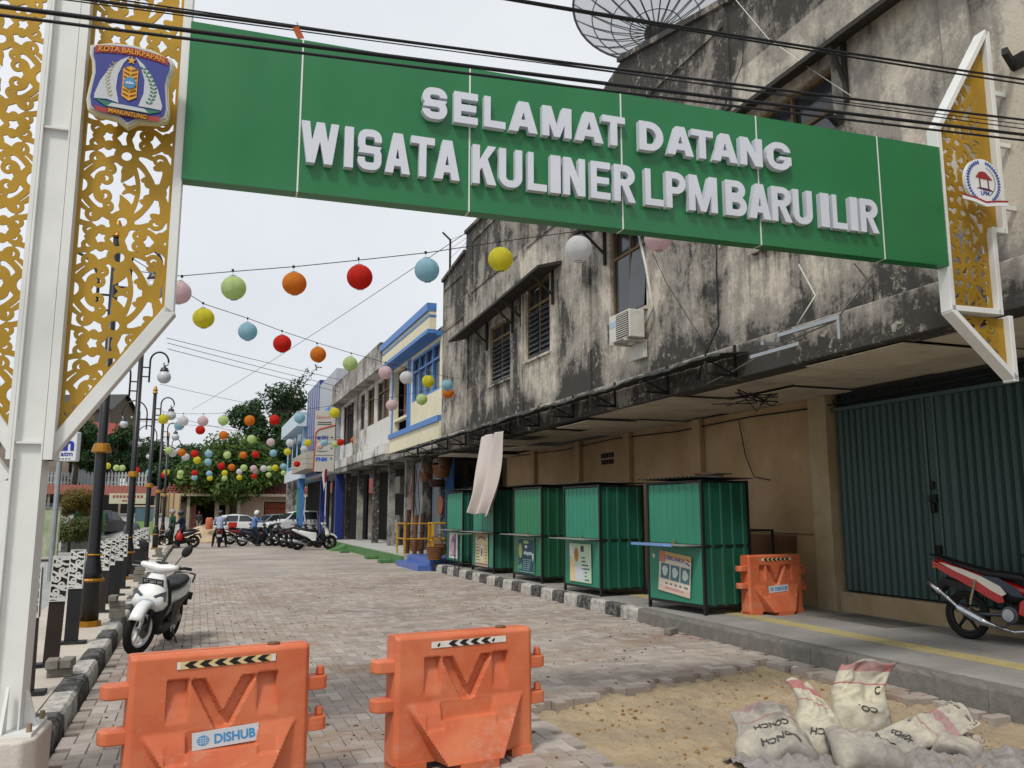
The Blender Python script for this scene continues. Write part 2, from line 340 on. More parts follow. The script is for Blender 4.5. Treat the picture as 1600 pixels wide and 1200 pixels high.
# ------------------------------------------------------------------ the big weathered shophouse on the right
def mat_mould(name,paint,amt=.5,zlo=3.4,zhi=9.4,topd=1.2,botd=.55,bays=False):
    """old painted plaster: flaking cream coat, grey ghosting, black mould running in streaks from the parapet and along the slab"""
    t=NT(name); co=t.coord('World'); sx=t.coord('World',(1,1.0,.22)); g=t.new('NewGeometry'); sp=t.new('SeparateXYZ'); t.lk(g.outputs['Position'],sp.inputs[0]); z=sp.outputs[2]
    big=t.noise(co,.33,6,.62,.6); streak=t.noise(sx,2.1,8,.7,.3); fine=t.noise(co,16,6,.75); spk=t.noise(co,48,4,.7)
    top=t.math('MULTIPLY',t.math('SUBTRACT',z,zhi-topd*2.2),1/(topd*2.2),None,True)
    bot=t.math('MULTIPLY',t.math('SUBTRACT',zlo+botd*1.7,z),1/(botd*1.3),None,True)
    bigc=t.ramp(big,(.40,0.),(.62,1.)); strc=t.ramp(streak,(.36,0.),(.66,1.)); med=t.ramp(t.noise(co,1.7,7,.7,.5),(.36,0.),(.66,1.))
    m=t.math('ADD',t.math('MULTIPLY',strc,.34),t.math('MULTIPLY',bigc,.36)); m=t.math('ADD',m,t.math('MULTIPLY',med,.30)); m=t.math('ADD',m,t.math('MULTIPLY',t.math('SUBTRACT',fine,.5),.55))
    m=t.math('ADD',m,t.math('MULTIPLY',top,.34)); m=t.math('ADD',m,t.math('MULTIPLY',bot,.42)); m=t.math('ADD',m,amt-.5)
    if bays:   # painted window bays have stayed cleaner than the plaster panels between them; runs under the sills
        yv=t.math('MULTIPLY',t.math('SUBTRACT',sp.outputs[1],2.),1/23.)
        yv=t.math('ADD',yv,t.math('MULTIPLY',t.math('SUBTRACT',t.noise(co,2.5,4),.5),.014))
        off=t.ramp(yv,*[((y-2)/23.,.22+v) for y,v in ((2,-.06),(9.3,-.08),(9.75,.14),(11.2,.12),(11.55,-.13),(13.3,-.12),(13.7,.17),(15.45,.16),(15.75,-.1),(17.45,-.09),(17.7,.1),(18.1,.1),(18.3,-.11),(20.0,-.09),(20.4,.1),(24.5,.06))])
        m=t.math('ADD',m,t.math('SUBTRACT',off,.22))
        fs=t.ramp(t.noise(t.coord('World',(1,1,.06)),7.5,6,.7),(.46,0.),(.60,1.))
        for y0,y1,z0 in ((18.3,20.1,4.78),(15.85,17.55,4.98),(11.7,13.3,4.98),(7.2,9.1,5.05),(15.3,21.9,6.45)):
            a=t.math('MULTIPLY',t.math('GREATER_THAN',sp.outputs[1],y0),t.math('LESS_THAN',sp.outputs[1],y1)); d=t.math('SUBTRACT',z0,z); b=t.math('MULTIPLY',t.math('GREATER_THAN',d,0.),t.math('SUBTRACT',1.,t.math('MULTIPLY',d,.9),None,True))
            m=t.math('ADD',m,t.math('MULTIPLY',t.math('MULTIPLY',a,b),t.math('MULTIPLY',fs,.30)))
    grey=t.ramp(m,(.36,0.),(.58,.85)); black=t.ramp(m,(.64,0.),(.86,.96))
    c=t.mix(t.ramp(spk,(.45,0.),(.7,.35)),paint,(.55,.5,.42))
    c=t.mix(grey,c,t.mix(fine,(.18,.165,.145),(.31,.285,.255))); c=t.mix(black,c,t.mix(spk,(.022,.022,.02),(.075,.07,.064)))
    flake=t.math('MULTIPLY',t.ramp(t.noise(co,7,8,.8,.4),(.55,0.),(.61,1.)),t.ramp(t.noise(co,.8,4),(.42,0.),(.6,.9)))
    c=t.mix(flake,c,t.mix(spk,(.42,.38,.31),(.6,.57,.5))); t.col(c)
    t.bump(t.math('ADD',t.math('ADD',fine,spk),t.math('MULTIPLY',flake,.8)),.55,.012); return t.set(.92,0,.2)
PLAST=mat_mould('mouldy_plaster',(.56,.51,.42),.65,bays=True); PLAST2=mat_mould('parapet_plaster',(.42,.37,.29),.66,3.4,9.6,2.2,.3); SLABM=mat_mould('slab_plaster',(.5,.47,.41),.60,3.2,4.6,.1,.4)
DARKWOOD=pm('dark_wood','35302b',.8,bump=.3,coords='World',var=.4); FRAMEW=pm('window_frame','6d5a3c',.7,var=.35,coords='World'); GLASSD=pm('dark_glass',(.03,.035,.04),.12,var=.3,spec=.6,coords='World')
LOUV=pm('louvre_glass',(.07,.08,.09),.2,var=.35,coords='World',scale=2,spec=.55)
def facade(mb,x0,x1,Y0,Y1,Z0,Z1,ops):
    ys=sorted({Y0,Y1,*[v for o in ops for v in o[:2]]}); zs=sorted({Z0,Z1,*[v for o in ops for v in o[2:4]]})
    for i in range(len(ys)-1):
        run=None
        for j in range(len(zs)):
            inside = j<len(zs)-1 and not any(o[0]<=ys[i]+1e-6 and ys[i+1]<=o[1]+1e-6 and o[2]<=zs[j]+1e-6 and zs[j+1]<=o[3]+1e-6 for o in ops)
            if inside and run is None: run=zs[j]
            if not inside and run is not None: mb.bx(x0,x1,ys[i],ys[i+1],run,zs[j]); run=None
    return mb
B=thing('shophouse','large mould-stained two-storey shophouse behind the green welcome sign','building',(6.8,0,0))
# openings: Y0,Y1,Z0,Z1
OPS=[(18.42,19.92,4.8,6.3),(15.98,17.4,5.0,6.72),(11.85,13.15,5.0,6.72),(7.35,8.95,5.08,6.9)]
facade(MB(),0,.22,2.0,24.45,3.85,7.75,OPS).build('wall',PLAST,B)
PROF=[(2.0,7.75),(24.45,7.75),(24.45,8.72),(22.1,8.98),(22.05,9.52),(13.75,9.35),(13.2,9.62),(12.6,9.75),(9.1,8.84),(2.0,7.9)]
MB().prism(PROF,0,.22,'yz').build('parapet',PLAST2,B)
cop=MB()
for (a,b) in ((24.45,22.1),(22.05,13.75),(12.6,9.1),(9.1,2.0)):
    za=dict(PROF)[a] if a!=9.1 else 8.84; zb=dict([(22.1,8.98),(13.75,9.35),(9.1,8.84),(2.0,7.9)])[b]
    cop.add([(-.07,a,za),(.29,a,za),(.29,b,zb),(-.07,b,zb),(-.07,a,za+.1),(.29,a,za+.1),(.29,b,zb+.1),(-.07,b,zb+.1)],[(0,1,2,3),(7,6,5,4),(0,4,5,1),(1,5,6,2),(2,6,7,3),(3,7,4,0)])
cop.build('coping',PLAST2,B,fixn=True)
MB().bx(.22,11,2.0,24.4,7.3,7.55).build('roof_slab',CONC,B); MB().bx(10.8,11,2,24.4,0,7.3).build('rear_wall',PLAST,B); 
MB().bx(.22,10.8,24.15,24.44,3.86,9.0).build('end_wall',PLAST,B)
MB().bx(.225,10.8,2.0,24.1,3.62,3.84).build('floor_slab',CONC,B)
for y in (21.9,18.15-.5,14.1,10.3,5.6): MB().bx(-.045,-.002,y-.16,y+.16,3.87,7.7 if y<22 else 8.6).build('pilaster',PLAST,B)
# panels framed on the parapet
for y0,y1,z0,z1 in ((22.3,24.2,7.2,8.4),(14.4,17.2,7.75,9.0),(17.9,21.4,7.75,9.1),(9.4,12.4,7.4,8.6)):
    mbp=MB(); mbp.bx(-.03,-.001,y0,y1,z1,z1+.1).bx(-.03,-.001,y0,y1,z0-.1,z0).bx(-.03,-.001,y0-.1,y0,z0-.1,z1+.1).bx(-.03,-.001,y1,y1+.1,z0-.1,z1+.1); mbp.build('panel_moulding',PLAST2,B)
# slab band over the pavement
MB().bx(-.12,.22,2.0,24.45,3.38,3.85).build('slab_edge',SLABM,B,bevel=.02)
def louvre_window(y0,y1,z0,z1,transom,kind='louvre'):
    w=link('window',None,B); mb=MB(); t=.05
    mb.bx(.06,.12,y0,y0+t,z0,z1).bx(.06,.12,y1-t,y1,z0,z1).bx(.06,.12,y0+t,y1-t,z0,z0+t).bx(.06,.12,y0+t,y1-t,z1-t,z1)
    ym=(y0+y1)/2; mb.bx(.065,.115,ym-.02,ym+.02,z0+t,z1-t).bx(.062,.118,y0+t,y1-t,transom-.025,transom+.025); mb.build('frame',FRAMEW,w)
    MB().bx(.13,.15,y0+t,y1-t,z0+t,z1-t).build('pane',GLASSD,w)
    if kind=='louvre':
        n=9; sl=MB().box((0,0,0),(.006,(y1-y0)/2-.08,.15),ry=.5).mesh('slat',LOUV)
        for s in (0,1):
            yc=y0+t+((y1-y0)/2-t)*(.5+s*1.08)
            for k in range(n): link('slat',sl,w,(.085,yc,z0+.13+k*(transom-z0-.18)/(n-.4)))
    else:
        for s in (0,1):
            yc=y0+t+((y1-y0)/2-t)*(.5+s*1.08); MB().box((.04 if s==0 else .09,yc,(z0+transom)/2),(.012,(y1-y0)/2-.09,transom-z0-.06),ry=.09 if s==0 else 0).build('casement',GLASSD,w)
    MB().bx(-.05,.03,y0-.04,y1+.04,z0-.06,z0-.005).build('sill',PLAST,w)
    return w
louvre_window(*OPS[0],5.95); louvre_window(*OPS[1],6.2); louvre_window(*OPS[2],6.15,'casement'); louvre_window(*OPS[3],6.4,'casement')
def wall_awning(y0,y1,z0,z1,proj_=.5,drop=.16,br=()):
    a=link('awning',None,B)
    MB().add([(-.005,y0,z0),(-.005,y1,z1),(-proj_,y1,z1-drop),(-proj_,y0,z0-drop),(-.005,y0,z0+.07),(-.005,y1,z1+.07),(-proj_,y1,z1-drop+.06),(-proj_,y0,z0-drop+.06)],[(0,1,2,3),(7,6,5,4),(0,4,5,1),(1,5,6,2),(2,6,7,3),(3,7,4,0)]).build('sheet',DARKWOOD,a,fixn=True)
    for y in br:
        zz=z0+(z1-z0)*(y-y0)/(y1-y0); MB().cyl((-.02,y,zz-.55),(-proj_+.06,y,zz-drop),.03,n=6).cyl((-.03,y,zz-.75),(-.03,y,zz),.035,n=6).build('bracket',DARKWOOD,a)
wall_awning(15.3,21.9,6.72,6.42,.55,.15,(15.75,17.6,18.2,20.1)); wall_awning(11.4,13.6,6.86,6.86,.55,.15,(11.7,13.3)); wall_awning(4.6,9.6,7.05,7.05,.28,.10,(7.1,9.1))
# rusty sheet canopy under the slab with brackets
GUT=pm('canopy_edge','232b27',.7,var=.5,coords='World',dirt=.5,dscale=6); RUSTB=pm('dark_steel','26231f',.75,var=.4,coords='World')
cano=link('canopy',None,B)
rng=random.Random(5); cs=MB(); N=96
rows=[]
for i in range(N+1):
    y=9.0+i*(28.6-9.0)/N; wv=.014*(i%2); sag=.03*sin(i*.7)+.02*sin(i*.23)
    rows.append([(-.13,y,3.685+wv),(-.56,y,3.64+wv+sag*.5),(-.60,y,3.60+wv+sag*.5)])
for i in range(N):
    cs.add(rows[i]+rows[i+1],[(0,1,4,3),(1,2,5,4)])
o=cs.build('sheet',GUT,cano); m=o.modifiers.new('s','SOLIDIFY'); m.thickness=.012
for i in range(11):
    y=9.3+i*1.75; MB().box((-.36,y,3.42),(.5,.035,.035)).box((-.13,y,3.62),(.035,.035,.44)).cyl((-.13,y,3.42),(-.55,y,3.6),.015,n=6).box((-.6,y,3.5),(.03,.03,.18)).build('bracket',RUSTB,cano)
ALU=pm('aluminium','a9adb0',.35,.8,var=.15); 
nb=link('bracket',None,B); MB().box((-.33,7.6,3.72),(.045,1.05,.045)).box((-.5,8.0,3.5),(.04,.9,.04)).box((-.33,7.1,3.6),(.04,.04,.25)).box((-.42,8.1,3.6),(.35,.04,.04)).build('bracket_frame',ALU,nb)
# soffit panels under the overhang
SOF=pm('soffit','cfc6b2',.85,var=.25,scale=1.5,dirt=.4,dcol=(.16,.13,.1),dscale=1.6,coords='World')
for i in range(15):
    for j in range(2):
        y0=2.0+i*1.52; x0=.0+j*1.05
        if (i,j) in ((9,0),(12,0),(13,0)): continue
        o=MB().bx(x0+.006,x0+1.044,y0+.006,y0+1.512,0,.012).build('soffit_panel',SOF,B,loc=(0,0,3.39 if j else 3.355+.02)); o.rotation_euler.x=rng.uniform(-.004,.004)
# ground floor: brown shop wall, pillar, folding shutter
BRW=mat_conc('brown_wall',(.31,.195,.10),(.45,.31,.18),(.13,.085,.045),.5,.9,.2); OCH=mat_conc('ochre_wall',(.3,.22,.12),(.42,.34,.22),(.14,.1,.07),.5,1.2,.3)
SHUT=pm('shutter_green',(.05,.095,.09),.5,var=.35,scale=2,dirt=.45,dcol=(.02,.035,.032),dscale=2,coords='World',stretch=(1,1,.3),spec=.35)
MB().bx(2.1,2.3,10.45,24.4,.1,3.36).build('shop_wall',BRW,B); MB().bx(2.06,2.099,10.45,13.4,1.28,1.32).build('dado',OCH,B)
MB().bx(2.07,2.098,11.0,13.2,.2,1.24).build('brown_board',pm('brown_ply','6b4526',.7,var=.3,coords='World',dirt=.3),B)
MB().bx(1.98,2.34,10.05,10.44,.1,3.36).build('pillar',OCH,B,bevel=.012)
for y in (13.6,16.4,19.0,22.0): MB().bx(1.99,2.099,y-.13,y+.13,.1,3.36).build('pillar',BRW,B,bevel=.01)
v=MB()
for k in range(5):
    for j in range(2): v.bx(2.085,2.0995,17.2+k*.13,17.29+k*.13,2.72+j*.15,2.83+j*.15)
v.build('vent_block',pm('vent_dark','1a1410',.9),B)
MB().bx(2.05,2.4,2.0,10.04,.1,.46).build('threshold',OCH,B,bevel=.01)
sh=link('folding_shutter',None,B)
MB().bx(2.2,2.24,2.0,10.04,.46,3.36).build('back',pm('shutter_back',(.012,.03,.028),.8),sh)
n=0; y=9.98
while y>2.2:
    w=.118 if abs(y-8.25)>.2 else .16
    mb=MB(); mb.add([(2.12,y,.49),(2.15,y-w*.12,.49),(2.105,y-w*.5,.49),(2.15,y-w*.92,.49),(2.12,y-w,.49)]+[(2.12,y,3.1),(2.15,y-w*.12,3.1),(2.105,y-w*.5,3.1),(2.15,y-w*.92,3.1),(2.12,y-w,3.1)],[(i,i+1,i+6,i+5) for i in range(4)]); mb.build('slat',SHUT,sh); y-=w+.004; n+=1
for yy in (8.33,8.17): MB().bx(2.075,2.13,yy-.02,yy+.02,.5,3.1).build('meeting_rail',SHUT,sh)
lockm=pm('lock_iron','1c1a18',.5,.6)
for c_,d_ in (((2.06,8.25,1.78),(.04,.12,.1)),((2.05,8.25,1.66),(.05,.07,.12)),((2.06,8.25,1.95),(.03,.06,.1)),((2.06,8.22,1.13),(.04,.08,.12))): MB().box(c_,d_).build('lock',lockm,sh,bevel=.01)
MB().bx(2.07,2.16,2.0,10.04,3.1,3.15).build('rail',SHUT,sh)
lat=MB()
for k in range(54):
    yb=2.1+k*.148; lat.cyl((2.13,yb,3.16),(2.13,yb+.16,3.35),.008,n=4).cyl((2.14,yb+.16,3.16),(2.14,yb,3.35),.008,n=4)
lat.build('lattice',RUSTB,sh)
# wires and pipes stapled on the facade are separate things
CABLE=pm('cable_black','14151a',.6,var=.2); CABW=pm('cable_white','c9c7c0',.6)
def wire(pts,r,label,mat=CABLE,name='cable',sag=0,grp=None,n=14,cat='cable'):
    P=[Vector(p) for p in pts]
    if len(P)==2 and sag:
        a,b=P; P=[a.lerp(b,k/n)-Vector((0,0,sag*4*(k/n)*(1-k/n))) for k in range(n+1)]
    o=MB().tube(P,r,5).build(name,mat,smooth=True); return tag(o,label,cat,grp)
wire([(8.88,24,3.3),(8.86,20,3.22),(8.86,17,3.28),(8.86,14.4,3.2),(8.86,12,3.24),(8.84,10.3,3.2),(8.84,7,3.26),(8.84,3,3.2)],.014,'black cable bundle along the top of the brown shop wall')
wire([(6.72,8.0,4.6),(6.6,7.6,4.1),(6.4,7.7,3.76)],.009,'white wire dropping from the sign to the aluminium bracket',CABW)
wire([(6.3,6.4,4.0),(6.5,7.2,3.7),(6.55,8.3,3.62),(6.6,9.4,3.45),(6.62,9.9,3.4)],.01,'sagging grey wire under the sign end',pm('cable_grey','77756f',.6))
wire([(6.74,12.0,6.4),(6.72,11.7,5.6),(6.71,11.5,4.9),(6.72,11.8,4.6)],.022,'white air-conditioner pipe beside the tall casement window',CABW)
wire([(6.76,9.7,6.2),(6.74,9.75,5.0),(6.72,9.72,4.2),(6.6,9.9,3.8),(6.65,10.2,3.5)],.013,'black cable running down the pilaster right of the air conditioner')
wire([(8.85,12.3,3.2),(8.84,12.15,2.6),(8.82,11.9,2.2),(8.6,11.2,2.12)],.01,'thin dark cord hanging down the brown wall to the nearest stall roof')
tg=random.Random(21)
for q,(y0,lab) in enumerate(((10.0,'black wire tangle hanging under the slab beside the pillar'),(9.4,'loose cable loops under the slab near the shutter corner'))):
    wire([(6.9+tg.uniform(-.1,.9),y0+tg.uniform(-.5,.7),3.3-tg.uniform(-.03,.22)) for k in range(9)],.009,lab)
# air conditioner
ACW=pm('ac_white','c9c6bd',.55,dirt=.35,var=.12); ac=thing('air_conditioner','white air-conditioner outdoor unit on a wall bracket under the casement window','air conditioner',(6.52,12.05,4.42))
ac.scale=(.9,.85,.85)
MB().bx(-.16,.16,-.42,.42,0,.55).build('casing',ACW,ac,bevel=.02); MB().bx(-.172,-.161,-.39,.1,.04,.51).build('grille',pm('ac_grille','3a3a38',.7),ac)
for k in range(11): MB().bx(-.18,-.173,-.39,.1,.055+k*.042,.07+k*.042).build('fin',ACW,ac)
MB().bx(-.165,-.15,.12,.4,.3,.42).build('badge_plate',pm('ac_badge','9fb3c4',.5),ac); MB().bx(-.2,.26,-.3,-.26,-.05,-.005).bx(-.2,.26,.26,.3,-.05,-.005).bx(.2,.26,-.3,.3,-.35,-.055).build('bracket',ACW,ac)
# satellite dish on the roof: mesh reflector seen from behind
DISHM=pm('dish_mesh','8d9296',.5,.5,var=.2); DISHD=pm('dish_frame','6a6e70',.5,.6)
dish=thing('satellite_dish','big wire-mesh satellite dish seen from behind on the shophouse roof','satellite dish',(8.6,14.3,11.75))
Rd=Matrix.Rotation(radians(-22),4,'Z')@Matrix.Rotation(radians(-12),4,'X')
DR=1.75
def dz(r): return .26*r*r
ribs=MB(Rd); 
for k in range(24):
    a=2*pi*k/24; ribs.tube([(r*cos(a),r*sin(a),dz(r)) for r in (.15,.5,.9,1.3,DR)],.013,5)
    ribs.tube([(r*cos(a),r*sin(a),dz(r)-.09*(1-r/DR)) for r in (.15,.5,.9,1.3,DR)],.011,5)
ribs.build('rib',DISHD,dish)
rg=MB(Rd)
for r in (.55,.95,1.35,DR): rg.tube([(r*cos(2*pi*k/48),r*sin(2*pi*k/48),dz(r)) for k in range(48)],.013 if r<DR else .028,5,True)
rg.build('ring',DISHD,dish)
ms=MB(Rd)
for r0,r1 in ((.15,.55),(.56,.95),(.96,1.35),(1.36,DR)):
    ms.add([(r*cos(2*pi*k/48),r*sin(2*pi*k/48),dz(r)+.012) for r in (r0,r1) for k in range(48)],[(k,(k+1)%48,48+(k+1)%48,48+k) for k in range(48)])
tm=NT('dish_net'); tm.col((.32,.34,.36)); tm.set(.6,.3); tr=tm.new('BsdfTransparent'); mx=tm.new('MixShader'); mx.inputs[0].default_value=.45
out=tm.n['Material Output']; tm.lk(tm.b.outputs[0],mx.inputs[2]); tm.lk(tr.outputs[0],mx.inputs[1]); tm.lk(mx.outputs[0],out.inputs[0])
ms.build('reflector_net',tm.m,dish); MB(Rd).lathe([(.05,-.45),(.2,-.4),(.26,-.1),(.24,.03),(.1,.05)],14).build('hub',pm('hub_black','1b1a19',.6),dish,smooth=True)
MB().cyl((0,0,-4.2),(0,.05,-.25),.06,n=10).cyl((0,0,-1.6),(.5,.3,-4),.03,n=6).cyl((0,0,-1.6),(-.5,.3,-4),.03,n=6).build('mast',DISHD,dish)
# iron post with barbed wire at the far roof corner
ip=thing('iron_post','bent iron angle post with barbed wire at the far parapet corner','post',(6.85,23.9,8.7)); MB().cyl((0,0,0),(0,0,1.25),.035,n=6).cyl((0,0,1.25),(-.12,.42,1.6),.035,n=6).build('angle_iron',RUSTB,ip)
bw=MB()
for k in range(4): bw.tube([(0,0,.35+k*.3),(0.05,-.9,.5+k*.2),(.05,-1.8,.6+k*.1)],.006,4)
bw.build('barbed_wire',RUSTB,ip)
# white cloth hanging from the canopy
ct=NT('white_cloth'); ct.col((.6,.54,.5)); ct.set(.9); cloth=MB(); rows=[]
pA,pB,pC,pD=onx(752,682,6.25),onx(788,672,6.25),onx(740,803,6.25),onx(764,806,6.25)
nx,ny=22,16
for j in range(ny+1):
    v=j/ny
    for i in range(nx+1):
        u=i/nx; P=pA.lerp(pB,u).lerp(pC.lerp(pD,u),v); P.x+= .09*sin(u*16+v*2.5+.6*sin(v*6))*(.45+v*.55)+.25*math.sin(v*2.2)*(u-.4)-.1*v; P.y+=.05*sin(u*9+v*5)-.22*sin(v*3.0)*(.3+u*.5); P.z+=.03*sin(u*12)*(v>.9); cloth.v.append(P)
cloth.f=[(j*(nx+1)+i,j*(nx+1)+i+1,(j+1)*(nx+1)+i+1,(j+1)*(nx+1)+i) for j in range(ny) for i in range(nx)]
o=cloth.build('hanging_cloth',ct.m,smooth=True); m=o.modifiers.new('s','SOLIDIFY'); m.thickness=.006; m2=o.modifiers.new('ss','SUBSURF'); m2.levels=1; m2.render_levels=1
tag(o,'long white cloth hanging from the canopy edge above the stalls','cloth')

for k,(px,py,lab) in enumerate(((1312,186,'black iron bracket stub high on the facade above the sign'),(1592,96,'black iron bracket stub at the upper right edge of the facade'))):
    q=onx(px,py,6.79); b_=thing('iron_bracket',lab,'bracket',tuple(q)); MB().box((-.12,0,0),(.26,.05,.07),rz=.4,ry=.2).build('arm',RUSTB,b_); MB().box((-.01,0,.0),(.02,.12,.14)).build('plate',RUSTB,b_)
for k,(P_,lab) in enumerate(((( (1020,395),(1040,440),(1090,520),(1110,560)),'thin dark wire drooping across the wall right of the air conditioner'),(((1335,412),(1350,430),(1366,455),(1360,500)),'short dark wire hanging below the sign near the bracket'),(((1150,0),(1200,60),(1270,110),(1330,150)),'thin pale wire slanting over the parapet by the dish'),(((1055,345),(1160,100),(1165,20)),'thin drop wire rising up the pilaster'))):
    wire([onx(a,b,6.72) for a,b in P_],.006,lab,CABLE if k!=2 else CABW)
# ------------------------------------------------------------------ cut-sheet ornament: strokes -> field -> outline -> mesh
def spiral(cx,cy,r0,a0,turns,w0,w1,hand=1,k=.72,n=26,blob=1.5):
    P=[];Wd=[]
    for i in range(n+1):
        t=i/n; a=radians(a0)+hand*turns*2*pi*t; r=r0*(1-k*t); P.append((cx+r*cos(a),cy+r*sin(a))); Wd.append(w0+(w1-w0)*t)
    Wd[-1]*=blob; Wd[-2]*=1+.5*(blob-1); return P,Wd
def bez(p0,p1,p2,p3,w0,wm,w1,n=14):
    P=[];Wd=[]
    for i in range(n+1):
        t=i/n; s=1-t; P.append(tuple(s**3*p0[k]+3*s*s*t*p1[k]+3*s*t*t*p2[k]+t**3*p3[k] for k in (0,1))); Wd.append((w0*(1-2*t)+wm*2*t) if t<.5 else (wm*(2-2*t)+w1*(2*t-1)))
    return P,Wd
def field(strokes,us,vs,holes=()):
    Ug,Vg=np.meshgrid(us,vs); D=np.full(Ug.shape,9.)
    for P,Wd in strokes:
        for (a,b),(c,d),w0,w1 in zip(P[:-1],P[1:],Wd[:-1],Wd[1:]):
            dx,dy=c-a,d-b; L=dx*dx+dy*dy+1e-12; t=np.clip(((Ug-a)*dx+(Vg-b)*dy)/L,0,1); D=np.minimum(D,np.hypot(Ug-a-t*dx,Vg-b-t*dy)-(w0+(w1-w0)*t))
    for x,y,r in holes: D=np.maximum(D,r-np.hypot(Ug-x,Vg-y))
    return D
def polyfield(poly,us,vs):
    Ug,Vg=np.meshgrid(us,vs); d=np.full(Ug.shape,9.); ins=np.zeros(Ug.shape,bool); n=len(poly)
    for i in range(n):
        a,b=poly[i]; c,e=poly[(i+1)%n]; dx,dy=c-a,e-b; t=np.clip(((Ug-a)*dx+(Vg-b)*dy)/(dx*dx+dy*dy),0,1); d=np.minimum(d,np.hypot(Ug-a-t*dx,Vg-b-t*dy))
        if abs(dy)>1e-9: ins^=((b>Vg)!=(e>Vg))&(Ug<(c-a)*(Vg-b)/dy+a)
    return np.where(ins,-d,d)
def cut_sheet(D,us,vs,th):
    """marching squares on D<0; front at y=0, back at y=th (x=u, z=v)"""
    nv,nu=D.shape; ins=D<0; V=[];idx={};F=[];E=[];KE=[]
    def vid(key,u,v):
        if key not in idx: idx[key]=len(V); V.append((u,v)); KE.append(key[0]=='e')
        return idx[key]
    def corner(i,j): return vid(('c',i,j),us[i],vs[j])
    def edge(i,j,i2,j2):
        a,b=D[j,i],D[j2,i2]; t=a/(a-b); t=min(.97,max(.03,t)); return vid(('e',)+tuple(sorted(((i,j),(i2,j2)))),us[i]+(us[i2]-us[i])*t,vs[j]+(vs[j2]-vs[j])*t)
    for j in range(nv-1):
        i=0
        while i<nu-1:
            c=(ins[j,i],ins[j,i+1],ins[j+1,i+1],ins[j+1,i])
            if all(c):
                k=i
                while k+1<nu-1 and ins[j,k+2] and ins[j+1,k+2]: k+=1
                F.append((corner(i,j),corner(k+1,j),corner(k+1,j+1),corner(i,j+1)))
                if j==0: E.append((corner(i,j),corner(k+1,j)))
                i=k+1; continue
            if any(c):
                cs=[(i,j),(i+1,j),(i+1,j+1),(i,j+1)]; poly=[]
                for k in range(4):
                    p,q=cs[k],cs[(k+1)%4]
                    if c[k]: poly.append(corner(*p))
                    if c[k]!=c[(k+1)%4]: poly.append(edge(*p,*q))
                F.append(tuple(poly)); m=len(poly)
                for k in range(m):
                    a,b=poly[k],poly[(k+1)%m]
                    if KE[a] and KE[b]: E.append((a,b))
            i+=1
    n=len(V); mb=MB(); mb.v=[Vector((u,0,v)) for u,v in V]+[Vector((u,th,v)) for u,v in V]
    mb.f=[f for f in F]+[tuple(n+k for k in f[::-1]) for f in F]+[(b,a,n+a,n+b) for a,b in E]; return mb
def motif():
    s=[]
    s.append(([( .068*cos(t),.068*sin(t)) for t in np.linspace(-.3,pi/2+.2,12)],[.017]*12))
    s.append(spiral(.145,.052,.05,215,1.15,.013,.008,-1)); s.append(bez((.066,.012),(.09,.0),(.1,.0),(.108,.022),.016,.013,.012))
    s.append(bez((.03,.064),(.07,.13),(.12,.17),(.25,.212),.016,.014,.02))
    s.append(spiral(.085,.178,.045,-40,1.2,.012,.008,1)); s.append(spiral(.165,.118,.036,130,1.1,.011,.007,-1))
    s.append(([(.255,.215),(.2551,.2151)],[.058,.058]))
    s.append(bez((.255,.185),(.285,.13),(.262,.09),(.236,.045),.02,.03,.004))
    s.append(bez((.262,.24),(.3,.27),(.26,.3),(.262,.335),.016,.016,.014)); s.append(bez((.235,.25),(.19,.27),(.2,.3),(.17,.335),.018,.02,.008))
    s.append(bez((.29,.2),(.36,.16),(.4,.1),(.425,.0),.018,.013,.018)); s.append(bez((.28,.18),(.32,.12),(.335,.06),(.335,-.02),.016,.011,.011))
    s.append(([(.45,.0),(.4501,.001)],[.042,.042])); s.append(bez((.46,.02),(.49,.05),(.5,.1),(.47,.17),.02,.022,.006))
    s.append(spiral(.39,.052,.034,150,1.1,.011,.007,-1)); s.append(spiral(.445,.205,.05,250,1.2,.013,.008,1)); s.append(bez((.29,.235),(.33,.25),(.37,.24),(.40,.222),.018,.014,.012))
    s.append(spiral(.355,.292,.04,-60,1.15,.012,.008,1)); s.append(spiral(.48,.292,.036,170,1.1,.012,.008,-1)); s.append(bez((.40,.26),(.44,.28),(.45,.3),(.47,.335),.012,.016,.008))
    s.append(spiral(.075,.285,.046,100,1.2,.013,.008,-1)); s.append(bez((.0,.23),(.03,.24),(.05,.25),(.08,.245),.014,.013,.012)); s.append(spiral(.15,.27,.03,0,1.1,.01,.007,1))
    s.append(bez((.0,.11),(.02,.12),(.03,.14),(.05,.15),.012,.012,.01)); s.append(bez((.52,.12),(.51,.16),(.5,.18),(.49,.2),.014,.012,.012)); s.append(bez((.53,.25),(.52,.25),(.51,.26),(.505,.27),.012,.012,.012))
    s.append(bez((.31,.02),(.29,.0),(.28,.0),(.25,.03),.01,.014,.006))
    return s
MOT=[(P,[w*1.24 for w in Wd]) for P,Wd in motif()]
GS=.0045; tu=np.arange(0,.535+GS,GS); tv=np.arange(0,.33+GS/2,GS); TILE=field(MOT,tu,tv,[(.255,.215,.03)])
TILE=np.minimum(TILE,np.minimum(tu-.018,.517-tu)[None,:])
